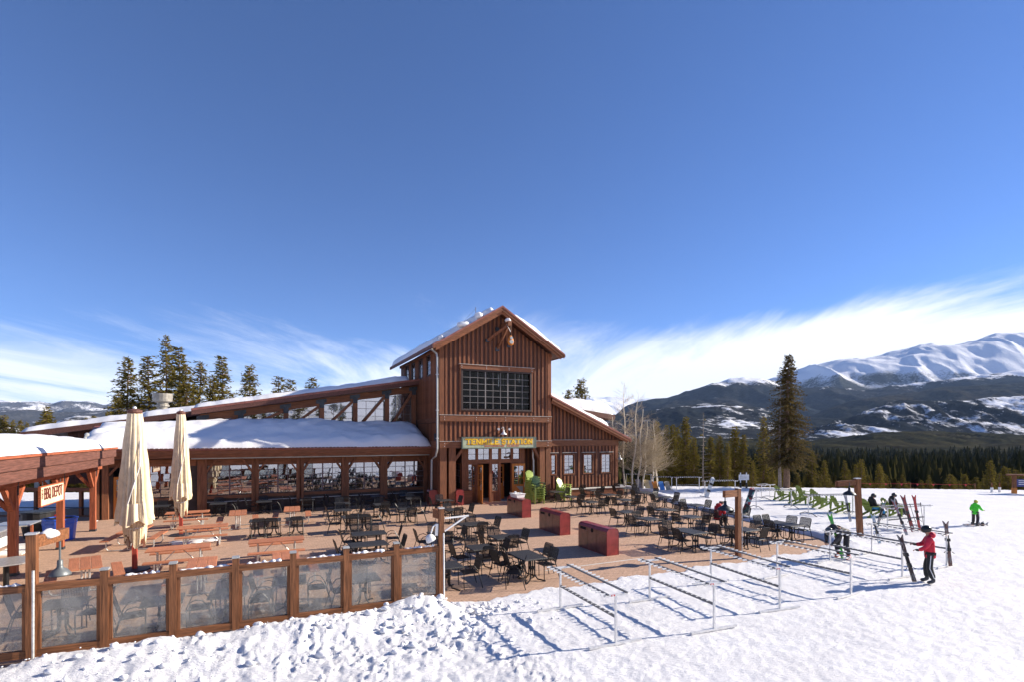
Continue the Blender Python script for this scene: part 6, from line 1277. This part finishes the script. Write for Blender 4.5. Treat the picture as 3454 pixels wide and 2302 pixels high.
# ------------------------------------------------------------------ trees
def conifer_meshes(seed, H_, rad, base, dens=1.0, nm='needle', lean_=0.0, bare=0.0, droop=0.35, ragged=0.3, clump_=0.34, trunk_r=None, top_pow=0.85):
    rnd = random.Random(seed); tr = trunk_r or H_ * 0.013
    b = MB(); pts = [(lean_ * (z / H_) ** 2 + 0.03 * math.sin(z * 1.1 + seed), 0.03 * math.cos(z * 0.9 + seed), z) for z in np.linspace(-0.4, H_ * 0.985, 10)]
    b.tube(pts, [tr * (1 - 0.93 * i / 9) for i in range(10)], 7)
    L = []; F = []
    z = base
    while z < H_ * 0.985:
        f = (z - base) / (H_ - base); rr = rad * ((1 - f) ** top_pow) * (0.55 + 0.45 * min(1, f * 5 + 0.35)) + 0.10
        n = max(3, int((5 + 5 * (1 - f)) * dens * rnd.uniform(0.7, 1.2)))
        cx = lean_ * (z / H_) ** 2
        for k in range(n):
            a = rnd.uniform(0, 6.283); ln = rr * rnd.uniform(1 - ragged * 1.6, 1.0 + ragged * 0.5)
            if rnd.random() < 0.05: ln *= 1.25
            dr = droop * rnd.uniform(0.5, 1.3) * (1 - 0.6 * f); ca, sa = math.cos(a), math.sin(a)
            tip = Vector((cx + ca * ln, sa * ln, z - dr * ln + 0.10 * ln)); root = Vector((cx, 0, z))
            if rnd.random() < 0.6: b.tube([root, (root + tip) / 2 + Vector((0, 0, 0.06 * ln)), tip], [0.022 + 0.008 * ln, 0.014, 0.006], 3, False)
            if rnd.random() < bare: continue
            m_ = max(2, int(ln / (clump_ * 0.42)))
            for q in range(m_):
                t_ = (q + rnd.uniform(0.2, 1)) / m_
                if t_ < 0.12: continue
                p = root.lerp(tip, t_) + Vector((rnd.gauss(0, .05), rnd.gauss(0, .05), rnd.gauss(0, .05) + 0.05 * ln * math.sin(t_ * 3)))
                sz = clump_ * rnd.uniform(0.6, 1.2) * (1.05 - 0.35 * t_)
                d = Vector((ca, sa, -dr)).normalized(); sdv = Vector((-sa, ca, 0))
                for _ in range(3):
                    sp_ = (sdv * rnd.uniform(-1, 1) + d * rnd.uniform(0.1, 1.1) + Vector((0, 0, rnd.uniform(-0.35, 0.55)))).normalized()
                    w_ = sp_.orthogonal().normalized(); w_ = (Matrix.Rotation(rnd.uniform(0, 6.28), 3, sp_) @ w_) * sz * 0.15
                    o = len(L); L += [p - sp_ * sz * 0.12 - w_ * 0.5, p - sp_ * sz * .12 + w_ * 0.5, p + sp_ * sz * 0.6 + w_, p + sp_ * sz * 1.0, p + sp_ * sz * 0.55 - w_]; F.append((o, o + 1, o + 2, o + 3, o + 4))
        z += H_ * 0.021 * rnd.uniform(0.7, 1.3) / max(0.6, dens) * (1.0 if f < 0.75 else 0.7)
    c = MB(); c.v = [tuple(p) for p in L]; c.f = F
    def raw(bb, name, m):
        me = bpy.data.meshes.new(name); me.from_pydata(bb.v, [], bb.f); me.materials.append(m); me.update(); return me
    return b.mesh('trunk', M['bark'] if bare < 0.5 else M['deadbark']), raw(c, 'crown', M[nm])
def tree(kind, label, x, y, z, meshes, s=1.0, rz=0.0, group=None, sx=1.0):
    t = thing(kind, label, 'tree', (x, y, z), rz, group); t.scale = (s * sx, s * sx, s); part('trunk', meshes[0], t)
    if len(meshes[1].polygons): part('crown', meshes[1], t)
    return t
CV = [conifer_meshes(k, 10.0, 1.75 + 0.25 * (k % 3), 1.2, 1.4, 'needle', 0, 0.03, 0.42, 0.35, 0.19) for k in range(4)]
CN = [conifer_meshes(20 + k, 10.0, 1.2, 1.6, 1.3, 'needle', 0, 0.08, 0.35, 0.4, 0.19) for k in range(3)]
DEADT = conifer_meshes(40, 10.0, 1.5, 2.4, 0.8, 'needle', 0, 0.93, 0.15, 0.5)
BIGA = conifer_meshes(51, 11.6, 2.45, 1.9, 1.6, 'needle_old', 0.2, 0.08, 0.5, 0.35, 0.22, 0.28, 0.75)
def ttop(ytop, Y): return 4.6 - (ytop - 1470) * Y / 1750
def wx(px_, Y): return (px_ - 1727) / 1750 * Y
# the big pine with a pale dead trunk beside it
x, y = 23.75, 44.9; tree('pine_tree', 'tallest old pine standing alone at the snow edge', x, y, gz(x, y), BIGA, 1.0)
x, y = 23.05, 44.7; tree('dead_tree', 'grey bare trunk standing against the tallest pine', x, y, gz(x, y), conifer_meshes(52, 8.9, 0.8, 5.0, 0.5, 'needle_old', 0.1, 0.9, 0.1, 0.5, trunk_r=0.16), 1.0)
# trees at the edge of the slope, right of the aspens
lab_r = ['dark conifer just right of the aspens', 'slim conifer among the row right of the aspens', 'leafy olive conifer in the row right of the aspens', 'conifer with a thin top in the near tree row', 'pointed tall conifer, tallest in the row right of the aspens', 'olive conifer below the pointed tall conifer', 'bare grey snag in the middle of the near tree row', 'dark conifer right of the grey snag', 'bright olive conifer behind the white notice board', 'short bushy conifer beside the white notice board', 'broken topped conifer behind the notice board', 'wide olive conifer right of the notice board', 'small olive conifer before the dark wood', 'dark straight conifer left of the tallest pine', 'low olive conifer at the foot of the tallest pine', 'broad low conifer left behind the tallest pine', 'olive bushy conifer behind the green chairs', 'yellow olive tree behind the leaning lamp post', 'yellow olive tree right of the leaning lamp post', 'dark conifer right of the tallest pine', 'thin conifer far right before the dark wood', 'olive tree near the trail sign']
near = [(2215, 1445, 58, 1), (2248, 1458, 60, 2), (2268, 1455, 62, 0), (2285, 1460, 64, 2), (2312, 1430, 60, 1), (2342, 1500, 58, 0), (2372, 1410, 56, 9), (2398, 1498, 60, 1), (2428, 1492, 58, 0), (2455, 1520, 55, 2), (2478, 1458, 58, 3), (2508, 1490, 57, 0), (2540, 1560, 56, 2), (2576, 1425, 58, 2), (2606, 1590, 55, 0), (2632, 1525, 66, 1), (2780, 1560, 60, 0), (2905, 1555, 58, 3), (2965, 1572, 58, 0), (2740, 1530, 70, 1), (2850, 1560, 66, 2), (3340, 1560, 60, 3)]
for (pxx, yt, Y, k), lb_ in zip(near, lab_r):
    x = wx(pxx, Y); zb = gz(x, Y); h = ttop(yt - (24 if yt < 1530 else 8), Y) - zb
    tree('dead_tree' if k == 9 else 'conifer_tree', lb_, x, Y, zb, DEADT if k == 9 else (CV[k % 4] if k != 2 else CN[pxx % 3]), h / 10.0, random.uniform(0, 6), 'conifers along the edge of the snow', 1.0 if k != 9 else 0.8)
# trees behind the lodge and beyond the left roofs
lab_l = ['left conifer of the group behind the lodge, standing slightly apart', 'short bushy conifer low on the left of the lodge tree group', 'conifer left of the tallest tree behind the lodge', 'tallest spindly conifer behind the lodge', 'dense conifer right beside the tallest tree behind the lodge', 'broad olive conifer right of the dense pair behind the lodge', 'pale slender conifer in the lodge tree group', 'small olive conifer between two slender ones', 'slender dark conifer at the right end of the lodge tree group', 'lone full conifer over the middle of the upper roof', 'small pale conifer peeking over the upper roof', 'tiny conifer right of the small pale one', 'olive tree top over the roof near the tower', 'small conifer above the snow right of the tower', 'stub of a tree top right of the tower', 'tall spruce standing among the left treetops', 'dark conifer behind the back hall corner', 'pointed conifer at the far left edge', 'olive conifer left of the tall spruce', 'small conifer right of the tall spruce', 'little conifer above the shelter snow', 'bushy olive tree low at the far left']
left = [(432, 1210, 62, 0), (398, 1330, 60, 1), (500, 1200, 64, 2), (560, 1128, 62, 5), (602, 1178, 66, 4), (628, 1235, 60, 3), (676, 1222, 66, 2), (718, 1275, 62, 0), (748, 1210, 64, 4), (842, 1238, 60, 1), (940, 1272, 80, 2), (978, 1282, 84, 2), (1054, 1278, 76, 3), (1960, 1284, 66, 1), (1917, 1318, 70, 2), (158, 1380, 58, 4), (366, 1398, 52, 0), (10, 1408, 62, 1), (124, 1438, 60, 3), (198, 1445, 64, 2), (252, 1446, 66, 1), (40, 1440, 60, 3)]
for (pxx, yt, Y, k), lb_ in zip(left, lab_l):
    x = wx(pxx, Y); zb = gz(x, Y); h = ttop(yt - 8, Y) - zb
    ms = CN[k % 3] if k in (2, 4, 5) else CV[k % 4]
    tree('conifer_tree', lb_, x, Y, zb, ms, h / 10.0, random.uniform(0, 6), 'conifers behind the lodge', 0.9 if k == 5 else (1.45 if k in (2, 4) else 1.12))
# bare aspens at the right corner of the lodge
def aspen_meshes(seed, H_, lean_, twiggy=1.0):
    rnd = random.Random(seed); tb = MB(); tw = MB()
    pts = [Vector((lean_ * (i / 9) + 0.10 * math.sin(i * 1.3 + seed), 0.08 * math.cos(i * 1.1 + seed), H_ * i / 9)) for i in range(10)]
    tb.tube(pts, [0.085 * (1 - 0.85 * i / 9) for i in range(10)], 7)
    def branch(p, d, ln, r, lev):
        n = 4; q = [p]
        for i in range(n): d = (d + Vector((rnd.gauss(0, .16), rnd.gauss(0, .16), rnd.gauss(0.05, .10)))).normalized(); q.append(q[-1] + d * ln / n)
        tw.tube(q, [r * (1 - 0.7 * i / n) for i in range(n + 1)], 3, False)
        if lev < 2:
            for i in range(1, n + 1):
                for _ in range(2 if lev == 0 else 1):
                    if rnd.random() < 0.9: branch(q[i], (d + Vector((rnd.gauss(0, .6), rnd.gauss(0, .6), rnd.gauss(.1, .35)))).normalized(), ln * rnd.uniform(.4, .65), r * 0.55, lev + 1)
    for k in range(int(44 * twiggy)):
        f = rnd.uniform(0.22, 0.98); i = min(8, int(f * 9)); p = pts[i].lerp(pts[i + 1], f * 9 - i); a = rnd.uniform(0, 6.28)
        branch(p, Vector((math.cos(a), math.sin(a), rnd.uniform(0.25, 0.9))).normalized(), (1.25 * (1 - f) + 0.55) * rnd.uniform(.7, 1.2), 0.022 * (1.2 - f), 0)
    return tb.mesh('trunk', M['aspen'], True), tw.mesh('branches', M['twig'])
def aspen(label, x, y, seed, H_, lean_, tw=1.0):
    t = thing('aspen_tree', label, 'tree', (x, y, gz(x, y) - 0.05), 0, 'bare aspens at the lodge corner'); a, c = aspen_meshes(seed, H_, lean_, tw); part('trunk', a, t); part('branches', c, t)
for (x, y, sd_, h, ln, tw, lb_) in [(9.05, 42.2, 1, 9.2, 0.1, 1.0, 'tall white trunked bare aspen nearest the lodge corner'), (9.5, 41.2, 2, 8.3, 0.5, 1.0, 'leaning white bare aspen second from the lodge'), (10.05, 41.4, 3, 7.0, 0.35, 1.1, 'lower twiggy aspen right of the two white trunks'), (10.9, 43.0, 4, 5.6, 0.3, 1.4, 'bushy low bare aspen at the right of the clump'), (12.0, 44.5, 5, 5.4, 0.2, 1.4, 'short bare aspen behind the bright boards'), (8.6, 44.5, 6, 6.5, 0.1, 1.2, 'bare aspen half hidden behind the lodge corner'), (12.8, 46.0, 7, 6.0, -0.2, 1.3, 'grey bare aspen before the dark conifers')]:
    aspen(lb_, x, y, sd_, h, ln, tw)
# distant lodgepole trunks seen between the shelter posts
for k in range(9):
    x = -38.5 + k * 1.25 + random.uniform(-.4, .4); y = 52 + random.uniform(-3, 4)
    tree('conifer_tree', 'slender pine with pale trunk seen between the shelter posts', x, y, -2.2, CN[k % 3], 0.62 + random.uniform(-.06, .06), random.uniform(0, 6), 'slender pines seen between the shelter posts', 0.8)

# nearest trees of the wood below the snow edge, each its own tree
rw = random.Random(41); side_word = ['left', 'middle', 'right']
for k in range(150):
    Y = 60 + 48 * rw.random() ** 1.2; x = Y * rw.uniform(0.56, 1.02); zb = gz(x, Y); h = rw.uniform(6.2, 9.6)
    tree('conifer_tree', 'dark conifer of the dense wood below the right snow edge', x, Y, zb, CV[k % 4] if k % 3 else CN[k % 3], h / 10.0, rw.uniform(0, 6), 'conifers of the wood below the snow edge', rw.uniform(0.95, 1.3))
for k in range(60):
    Y = 64 + 50 * rw.random(); x = Y * rw.uniform(0.22, 0.58); zb = gz(x, Y); h = rw.uniform(6.0, 9.0)
    tree('conifer_tree', 'conifer of the wood behind the near row right of the aspens', x, Y, zb, CV[k % 4], h / 10.0, rw.uniform(0, 6), 'conifers behind the near row', rw.uniform(0.9, 1.2))
for k in range(40):
    Y = 62 + 50 * rw.random(); x = -Y * rw.uniform(0.80, 1.02); zb = gz(x, Y); h = (4.6 + rw.uniform(0.4, 2.6) * Y / 60) - zb
    tree('conifer_tree', 'conifer of the low wood beyond the shelter roof', x, Y, zb, CV[k % 4], h / 10.0, rw.uniform(0, 6), 'conifers beyond the shelter roof', rw.uniform(0.6, 0.8))

# trees on the slope behind the camera, which the lodge windows mirror
for k in range(34):
    x = rw.uniform(-60, 60); y = -rw.uniform(22, 85); h = rw.uniform(7, 12)
    tree('conifer_tree', 'conifer on the ski slope facing the lodge, outside the photo', x, y, gz(x, y), CV[k % 4], h / 10.0, rw.uniform(0, 6), 'conifers on the slope facing the lodge')

# the wood that fills the valley beyond: one mass
def low_tree(rnd, h, r):
    v, f = [], []; n = 7; lv = 4
    for q in range(lv):
        z0 = h * (0.10 + 0.20 * q); z1 = h * min(1.0, 0.42 + 0.20 * q); rr = r * (1 - 0.21 * q); o = len(v); ph = rnd.uniform(0, 6)
        for j in range(n): a = ph + 6.283 * j / n; k = rr * (1.15 if j % 2 else 0.62) * rnd.uniform(.8, 1.15); v.append((k * math.cos(a), k * math.sin(a), z0 + (0 if j % 2 else 0.05 * h)))
        v.append((0, 0, z1)); f += [(o + j, o + (j + 1) % n, o + n) for j in range(n)]
    return np.array(v), np.array(f)
rnd = random.Random(77); LT = [low_tree(rnd, 1.0, 0.16 + 0.03 * (k % 3)) for k in range(6)]
rg = np.random.RandomState(9); vs, fs = [], []; off = 0; pos = []
def scatter(n, a0, a1, d0, d1):
    a = np.radians(rg.uniform(a0, a1, n)); d = np.sqrt(rg.uniform(d0 ** 2, d1 ** 2, n)); return np.stack([d * np.sin(a), d * np.cos(a)], -1)
P_ = np.concatenate([scatter(1500, 10, 50, 105, 230), scatter(1900, 6, 52, 220, 480), scatter(1900, 4, 54, 450, 900), scatter(900, -52, -14, 120, 420), scatter(800, -52, -10, 400, 900)])
zz = snow_z(P_[:, 0], P_[:, 1], False)
for (x, y), z in zip(P_, zz):
    v, f = LT[rg.randint(6)]; d = math.hypot(x, y); h = rg.uniform(4.5, 12.0) * (1 if d < 450 else 1.3); a = rg.uniform(0, 6.28); c, s_ = math.cos(a), math.sin(a)
    w = np.stack([(v[:, 0] * c - v[:, 1] * s_) * h + x, (v[:, 0] * s_ + v[:, 1] * c) * h + y, v[:, 2] * h + z - 0.5], -1); vs.append(w); fs.append(f + off); off += len(v)
vs = np.concatenate(vs); fs = np.concatenate(fs)
me = bpy.data.meshes.new('valley_wood'); me.vertices.add(len(vs)); me.vertices.foreach_set('co', vs.ravel().astype(np.float32)); me.loops.add(fs.size); me.loops.foreach_set('vertex_index', fs.ravel().astype(np.int32))
me.polygons.add(len(fs)); me.polygons.foreach_set('loop_start', np.arange(0, fs.size, 3, dtype=np.int32)); me.polygons.foreach_set('loop_total', np.full(len(fs), 3, np.int32)); me.materials.append(M['needle_far']); me.polygons.foreach_set('use_smooth', np.zeros(len(fs), bool)); me.update(); me.validate()
solo('valley_wood', me, None, None, kind='stuff')

# ------------------------------------------------------------------ mountains
def hill_mat(nm, snow_lo, snow_hi, scale, forest=(0.040, 0.042, 0.034), rock=(0.10, 0.085, 0.075), amount=0.0, z0=1e5, z1=2e5, stretch=(1, 1, 0.45), fine=0.05, fineamt=0.22):
    """woods with open snow: snow where the noise, helped by height between z0 and z1, is high"""
    m, n, l, out = mat(nm); b = N(n, 'ShaderNodeBsdfDiffuse'); t = N(n, 'ShaderNodeTexCoord'); mp = N(n, 'ShaderNodeMapping'); mp.inputs['Scale'].default_value = stretch; l.new(t.outputs['Object'], mp.inputs[0])
    a = N(n, 'ShaderNodeTexNoise', inp={'Scale': scale, 'Detail': 10.0, 'Roughness': 0.68}); l.new(mp.outputs[0], a.inputs['Vector'])
    c = N(n, 'ShaderNodeTexNoise', inp={'Scale': scale * 0.22, 'Detail': 3.0}); l.new(mp.outputs[0], c.inputs['Vector'])
    s = N(n, 'ShaderNodeSeparateXYZ'); l.new(t.outputs['Object'], s.inputs[0])
    h = N(n, 'ShaderNodeMapRange', inp={'From Min': z0, 'From Max': z1, 'To Min': 0.0, 'To Max': 0.62}); l.new(s.outputs[2], h.inputs['Value'])
    fi = N(n, 'ShaderNodeTexNoise', inp={'Scale': fine, 'Detail': 4.0, 'Roughness': 0.7}); l.new(t.outputs['Object'], fi.inputs['Vector'])
    ad0 = N(n, 'ShaderNodeMath', operation='MULTIPLY_ADD', inp={1: 0.55}); l.new(a.outputs[0], ad0.inputs[0]); ad = N(n, 'ShaderNodeMath', operation='MULTIPLY_ADD', inp={1: fineamt}); l.new(fi.outputs[0], ad.inputs[0]); fo = N(n, 'ShaderNodeMath', operation='ADD', inp={1: -0.5 * fineamt}); l.new(ad0.outputs[0], fo.inputs[0]); l.new(fo.outputs[0], ad.inputs[2]); m2 = N(n, 'ShaderNodeMath', operation='MULTIPLY_ADD', inp={1: 0.5, 2: amount}); l.new(c.outputs[0], m2.inputs[0]); l.new(m2.outputs[0], ad0.inputs[2])
    sm = N(n, 'ShaderNodeMath', operation='ADD'); l.new(ad.outputs[0], sm.inputs[0]); l.new(h.outputs[0], sm.inputs[1])
    mr = N(n, 'ShaderNodeMapRange', inp={'From Min': snow_lo, 'From Max': snow_hi}); l.new(sm.outputs[0], mr.inputs['Value'])
    f2 = N(n, 'ShaderNodeMix', data_type='RGBA'); f2.inputs[6].default_value = (*forest, 1); f2.inputs[7].default_value = (*rock, 1); fr = N(n, 'ShaderNodeMapRange', inp={'From Min': 0.45, 'From Max': 0.75, 'To Max': 0.7}); l.new(c.outputs[0], fr.inputs['Value']); l.new(fr.outputs[0], f2.inputs[0])
    fm = N(n, 'ShaderNodeMapRange', inp={'From Min': 0.3, 'From Max': 0.7, 'To Min': 0.45, 'To Max': 1.6}); l.new(fi.outputs[0], fm.inputs['Value']); hv_ = N(n, 'ShaderNodeHueSaturation'); l.new(f2.outputs[2], hv_.inputs['Color']); l.new(fm.outputs[0], hv_.inputs['Value'])
    mx = N(n, 'ShaderNodeMix', data_type='RGBA'); mx.inputs[7].default_value = (0.80, 0.82, 0.86, 1); l.new(hv_.outputs[0], mx.inputs[6]); l.new(mr.outputs[0], mx.inputs[0]); l.new(mx.outputs[2], b.inputs[0])
    bp = N(n, 'ShaderNodeBump', inp={'Strength': 0.6, 'Distance': 0.35 / scale * 0.4}); l.new(a.outputs[0], bp.inputs['Height']); l.new(bp.outputs[0], b.inputs['Normal']); l.new(b.outputs[0], out.inputs[0]); return m
def ridge(name, prof, D, depth, zbase, m, seed, rough, gul, nx=260, nr=46, back=0.5):
    """a mountain range D metres off whose crest follows prof (bearing pixel, height pixel), sloping down towards the valley"""
    pxs = np.linspace(prof[0][0], prof[-1][0], nx); ys = np.interp(pxs, [p[0] for p in prof], [p[1] for p in prof])
    tt = np.concatenate([np.linspace(0, 1, nr), np.linspace(1, 1 + back, 12)[1:]])
    X = np.zeros((len(tt), nx)); Y = X.copy(); Z = X.copy()
    az = (pxs - 1727) / 1750.0
    zc = 4.6 - (ys - 1470) * D / 1750
    for i, t in enumerate(tt):
        d = D - depth * (1 - t); X[i] = az * d; Y[i] = d
        f = t if t <= 1 else 1 - (t - 1) * 0.8
        pr = f ** 0.85
        Z[i] = zbase + (zc - zbase) * pr
    g = 1 - np.abs(fbm(X / gul, Y / gul * 0.45, 5, seed) - 0.5) * 2
    env = (np.clip(tt, 0, 2)[:, None] * (1 - np.clip(tt, 0, 1)[:, None] ** 3) * 1.6 + 0.0 + 0.10 * (tt[:, None] > 0.9))
    Z += (g - 0.75) * rough * env * 2.2 + (fbm(X / (gul * .3), Y / (gul * .3), 4, seed + 4) - 0.5) * rough * 0.30 * np.minimum(1, tt[:, None] * 3)
    o = solo(name, grid_mesh(name, X, Y, Z, m), None, None, kind='structure'); return o
M['peak'] = hill_mat('peak_snow', 0.47, 0.58, 0.0032, amount=0.02, z0=620, z1=960, rock=(0.07, 0.06, 0.055))
M['hillA'] = hill_mat('hill_dark_woods', 0.66, 0.72, 0.0055, amount=0.0, z0=330, z1=700, forest=(0.018, 0.022, 0.024), rock=(0.045, 0.040, 0.034))
M['hillB'] = hill_mat('hill_mid_woods', 0.70, 0.75, 0.007, amount=0.0, forest=(0.022, 0.024, 0.021), rock=(0.055, 0.046, 0.030))
M['hillC'] = hill_mat('hill_snow_patches', 0.52, 0.63, 0.016, amount=-0.01, forest=(0.018, 0.021, 0.022), rock=(0.05, 0.045, 0.04), stretch=(1.3, 0.5, 0.6), fine=0.03, fineamt=0.5)
M['hillD'] = hill_mat('hill_near_woods', 0.74, 0.78, 0.03, forest=(0.026, 0.026, 0.014), rock=(0.05, 0.042, 0.022))
M['hillV'] = hill_mat('hill_village_patches', 0.575, 0.64, 0.020, amount=0.0, forest=(0.018, 0.021, 0.022), rock=(0.05, 0.043, 0.036), stretch=(0.6, 0.6, 2.2))
M['hillL'] = hill_mat('hill_left_far', 0.55, 0.62, 0.0045, amount=-0.02, z0=430, z1=640, forest=(0.05, 0.052, 0.055), rock=(0.10, 0.08, 0.07))
M['hillL2'] = hill_mat('hill_left_mid', 0.60, 0.66, 0.006, amount=0.0, forest=(0.05, 0.05, 0.05), rock=(0.09, 0.075, 0.065), stretch=(0.7, 0.7, 1.8))
M['hillL3'] = hill_mat('hill_left_near', 0.44, 0.54, 0.022, amount=0.0, forest=(0.045, 0.042, 0.036), stretch=(0.8, 0.6, 2.0))
ridge('mountain_range', [(2420, 1345), (2600, 1269), (2689, 1246), (2805, 1222), (2921, 1213), (2997, 1188), (3104, 1175), (3176, 1167), (3238, 1159), (3296, 1146), (3359, 1124), (3412, 1116), (3470, 1118), (3600, 1135), (3800, 1160), (4200, 1200)], 6200, 1500, 100, M['peak'], 3, 330, 1350, 420, 80)
ridge('mountain_range', [(1500, 1352), (1800, 1348), (2060, 1342), (2140, 1350), (2220, 1345), (2330, 1352), (2500, 1365)], 9000, 2500, -80, hill_mat('far_peaks', 0.30, 0.40, 0.003, amount=0.1), 5, 160, 800)
ridge('forest_hill', [(2060, 1425), (2110, 1378), (2164, 1357), (2291, 1328), (2383, 1303), (2451, 1288), (2509, 1278), (2612, 1282), (2712, 1312), (2814, 1309), (2912, 1320), (3073, 1300), (3180, 1282), (3314, 1269), (3454, 1253), (3700, 1235), (4200, 1230)], 4200, 1500, -28, M['hillA'], 7, 120, 420, 320, 50)
ridge('forest_hill', [(2500, 1440), (2660, 1422), (2729, 1407), (2820, 1375), (2912, 1345), (3069, 1327), (3180, 1309), (3300, 1303), (3454, 1295), (3700, 1280), (4200, 1290)], 3000, 900, -28, M['hillB'], 9, 70, 260, 300, 50)
ridge('forest_hill', [(1900, 1440), (2020, 1405), (2120, 1398), (2240, 1380), (2340, 1368), (2440, 1362), (2560, 1378), (2640, 1405), (2760, 1450)], 2500, 1000, -28, M['hillV'], 10, 45, 220, 220, 50)
ridge('rocky_hill', [(2640, 1500), (2734, 1462), (2814, 1429), (2880, 1408), (2939, 1392), (2988, 1369), (3051, 1358), (3194, 1353), (3296, 1345), (3454, 1336), (3700, 1340), (4200, 1360)], 2000, 520, -20, M['hillC'], 11, 60, 150, 320, 60)
ridge('forest_hill', [(1700, 1500), (2100, 1492), (2400, 1480), (2725, 1492), (2957, 1463), (3180, 1458), (3454, 1470), (3800, 1468), (4200, 1480)], 1150, 420, -24, M['hillD'], 13, 16, 70, 340, 40)
ridge('mountain_range', [(-700, 1362), (-300, 1350), (0, 1352), (77, 1359), (133, 1358), (173, 1365), (212, 1354), (275, 1359), (301, 1358), (349, 1367), (383, 1362), (500, 1352), (700, 1365), (1100, 1375)], 7000, 2600, -80, M['hillL'], 15, 130, 600, 320, 50)
ridge('forest_hill', [(-700, 1380), (0, 1386), (90, 1384), (178, 1390), (260, 1392), (383, 1388), (600, 1380), (900, 1395)], 4200, 1400, -28, M['hillL2'], 17, 60, 330, 260, 44)
ridge('snowy_hill', [(-700, 1450), (0, 1446), (120, 1445), (178, 1436), (217, 1416), (255, 1408), (357, 1412), (480, 1405), (700, 1430)], 2200, 800, -28, M['hillL3'], 19, 40, 180, 260, 44)

# loose clods of ploughed snow along the fence
rq = random.Random(12); b = MB()
for k in range(420):
    u = rq.uniform(-16.5, -3.5) if k % 4 else rq.uniform(-8, -5); v = -19.1 - abs(rq.gauss(0, 1.5)) - 0.1
    if u > -5.6: v = -19.3 - abs(rq.gauss(0, 1.0)); 
    p = S(u, v); r = 0.012 + 0.085 * rq.random() ** 3.5; z = gz(p.x, p.y); o = len(b.v); b.sphere((0, 0, 0), r, 7, 5, (rq.uniform(.8, 1.5), rq.uniform(.8, 1.3), rq.uniform(.6, .95)))
    for i in range(o, len(b.v)):
        q = Vector(b.v[i]); q = q * (1 + 0.5 * mnoise.noise(q * (1.3 / r) + Vector((k, 0, 0)))); b.v[i] = (q.x + p.x, q.y + p.y, q.z + z + 0.05 * r + float(0.01))
tag(solo('snow_clods', b.mesh('snow_clods', M['roofsnow'], True), None, None), None, None, kind='stuff')

# ------------------------------------------------------------------ the air
hb = MB(); hb.bx(-9000, 12000, -400, 12500, -60, 1340)
hm_, n, l, out = mat('thin_air'); pv_ = N(n, 'ShaderNodeVolumePrincipled', inp={'Density': 0.000034, 'Color': (0.42, 0.62, 1.0, 1), 'Anisotropy': 0.0}); l.new(pv_.outputs[0], out.inputs['Volume'])
tag(solo('haze', hb.mesh('haze', hm_), None, None), None, None, kind='stuff')
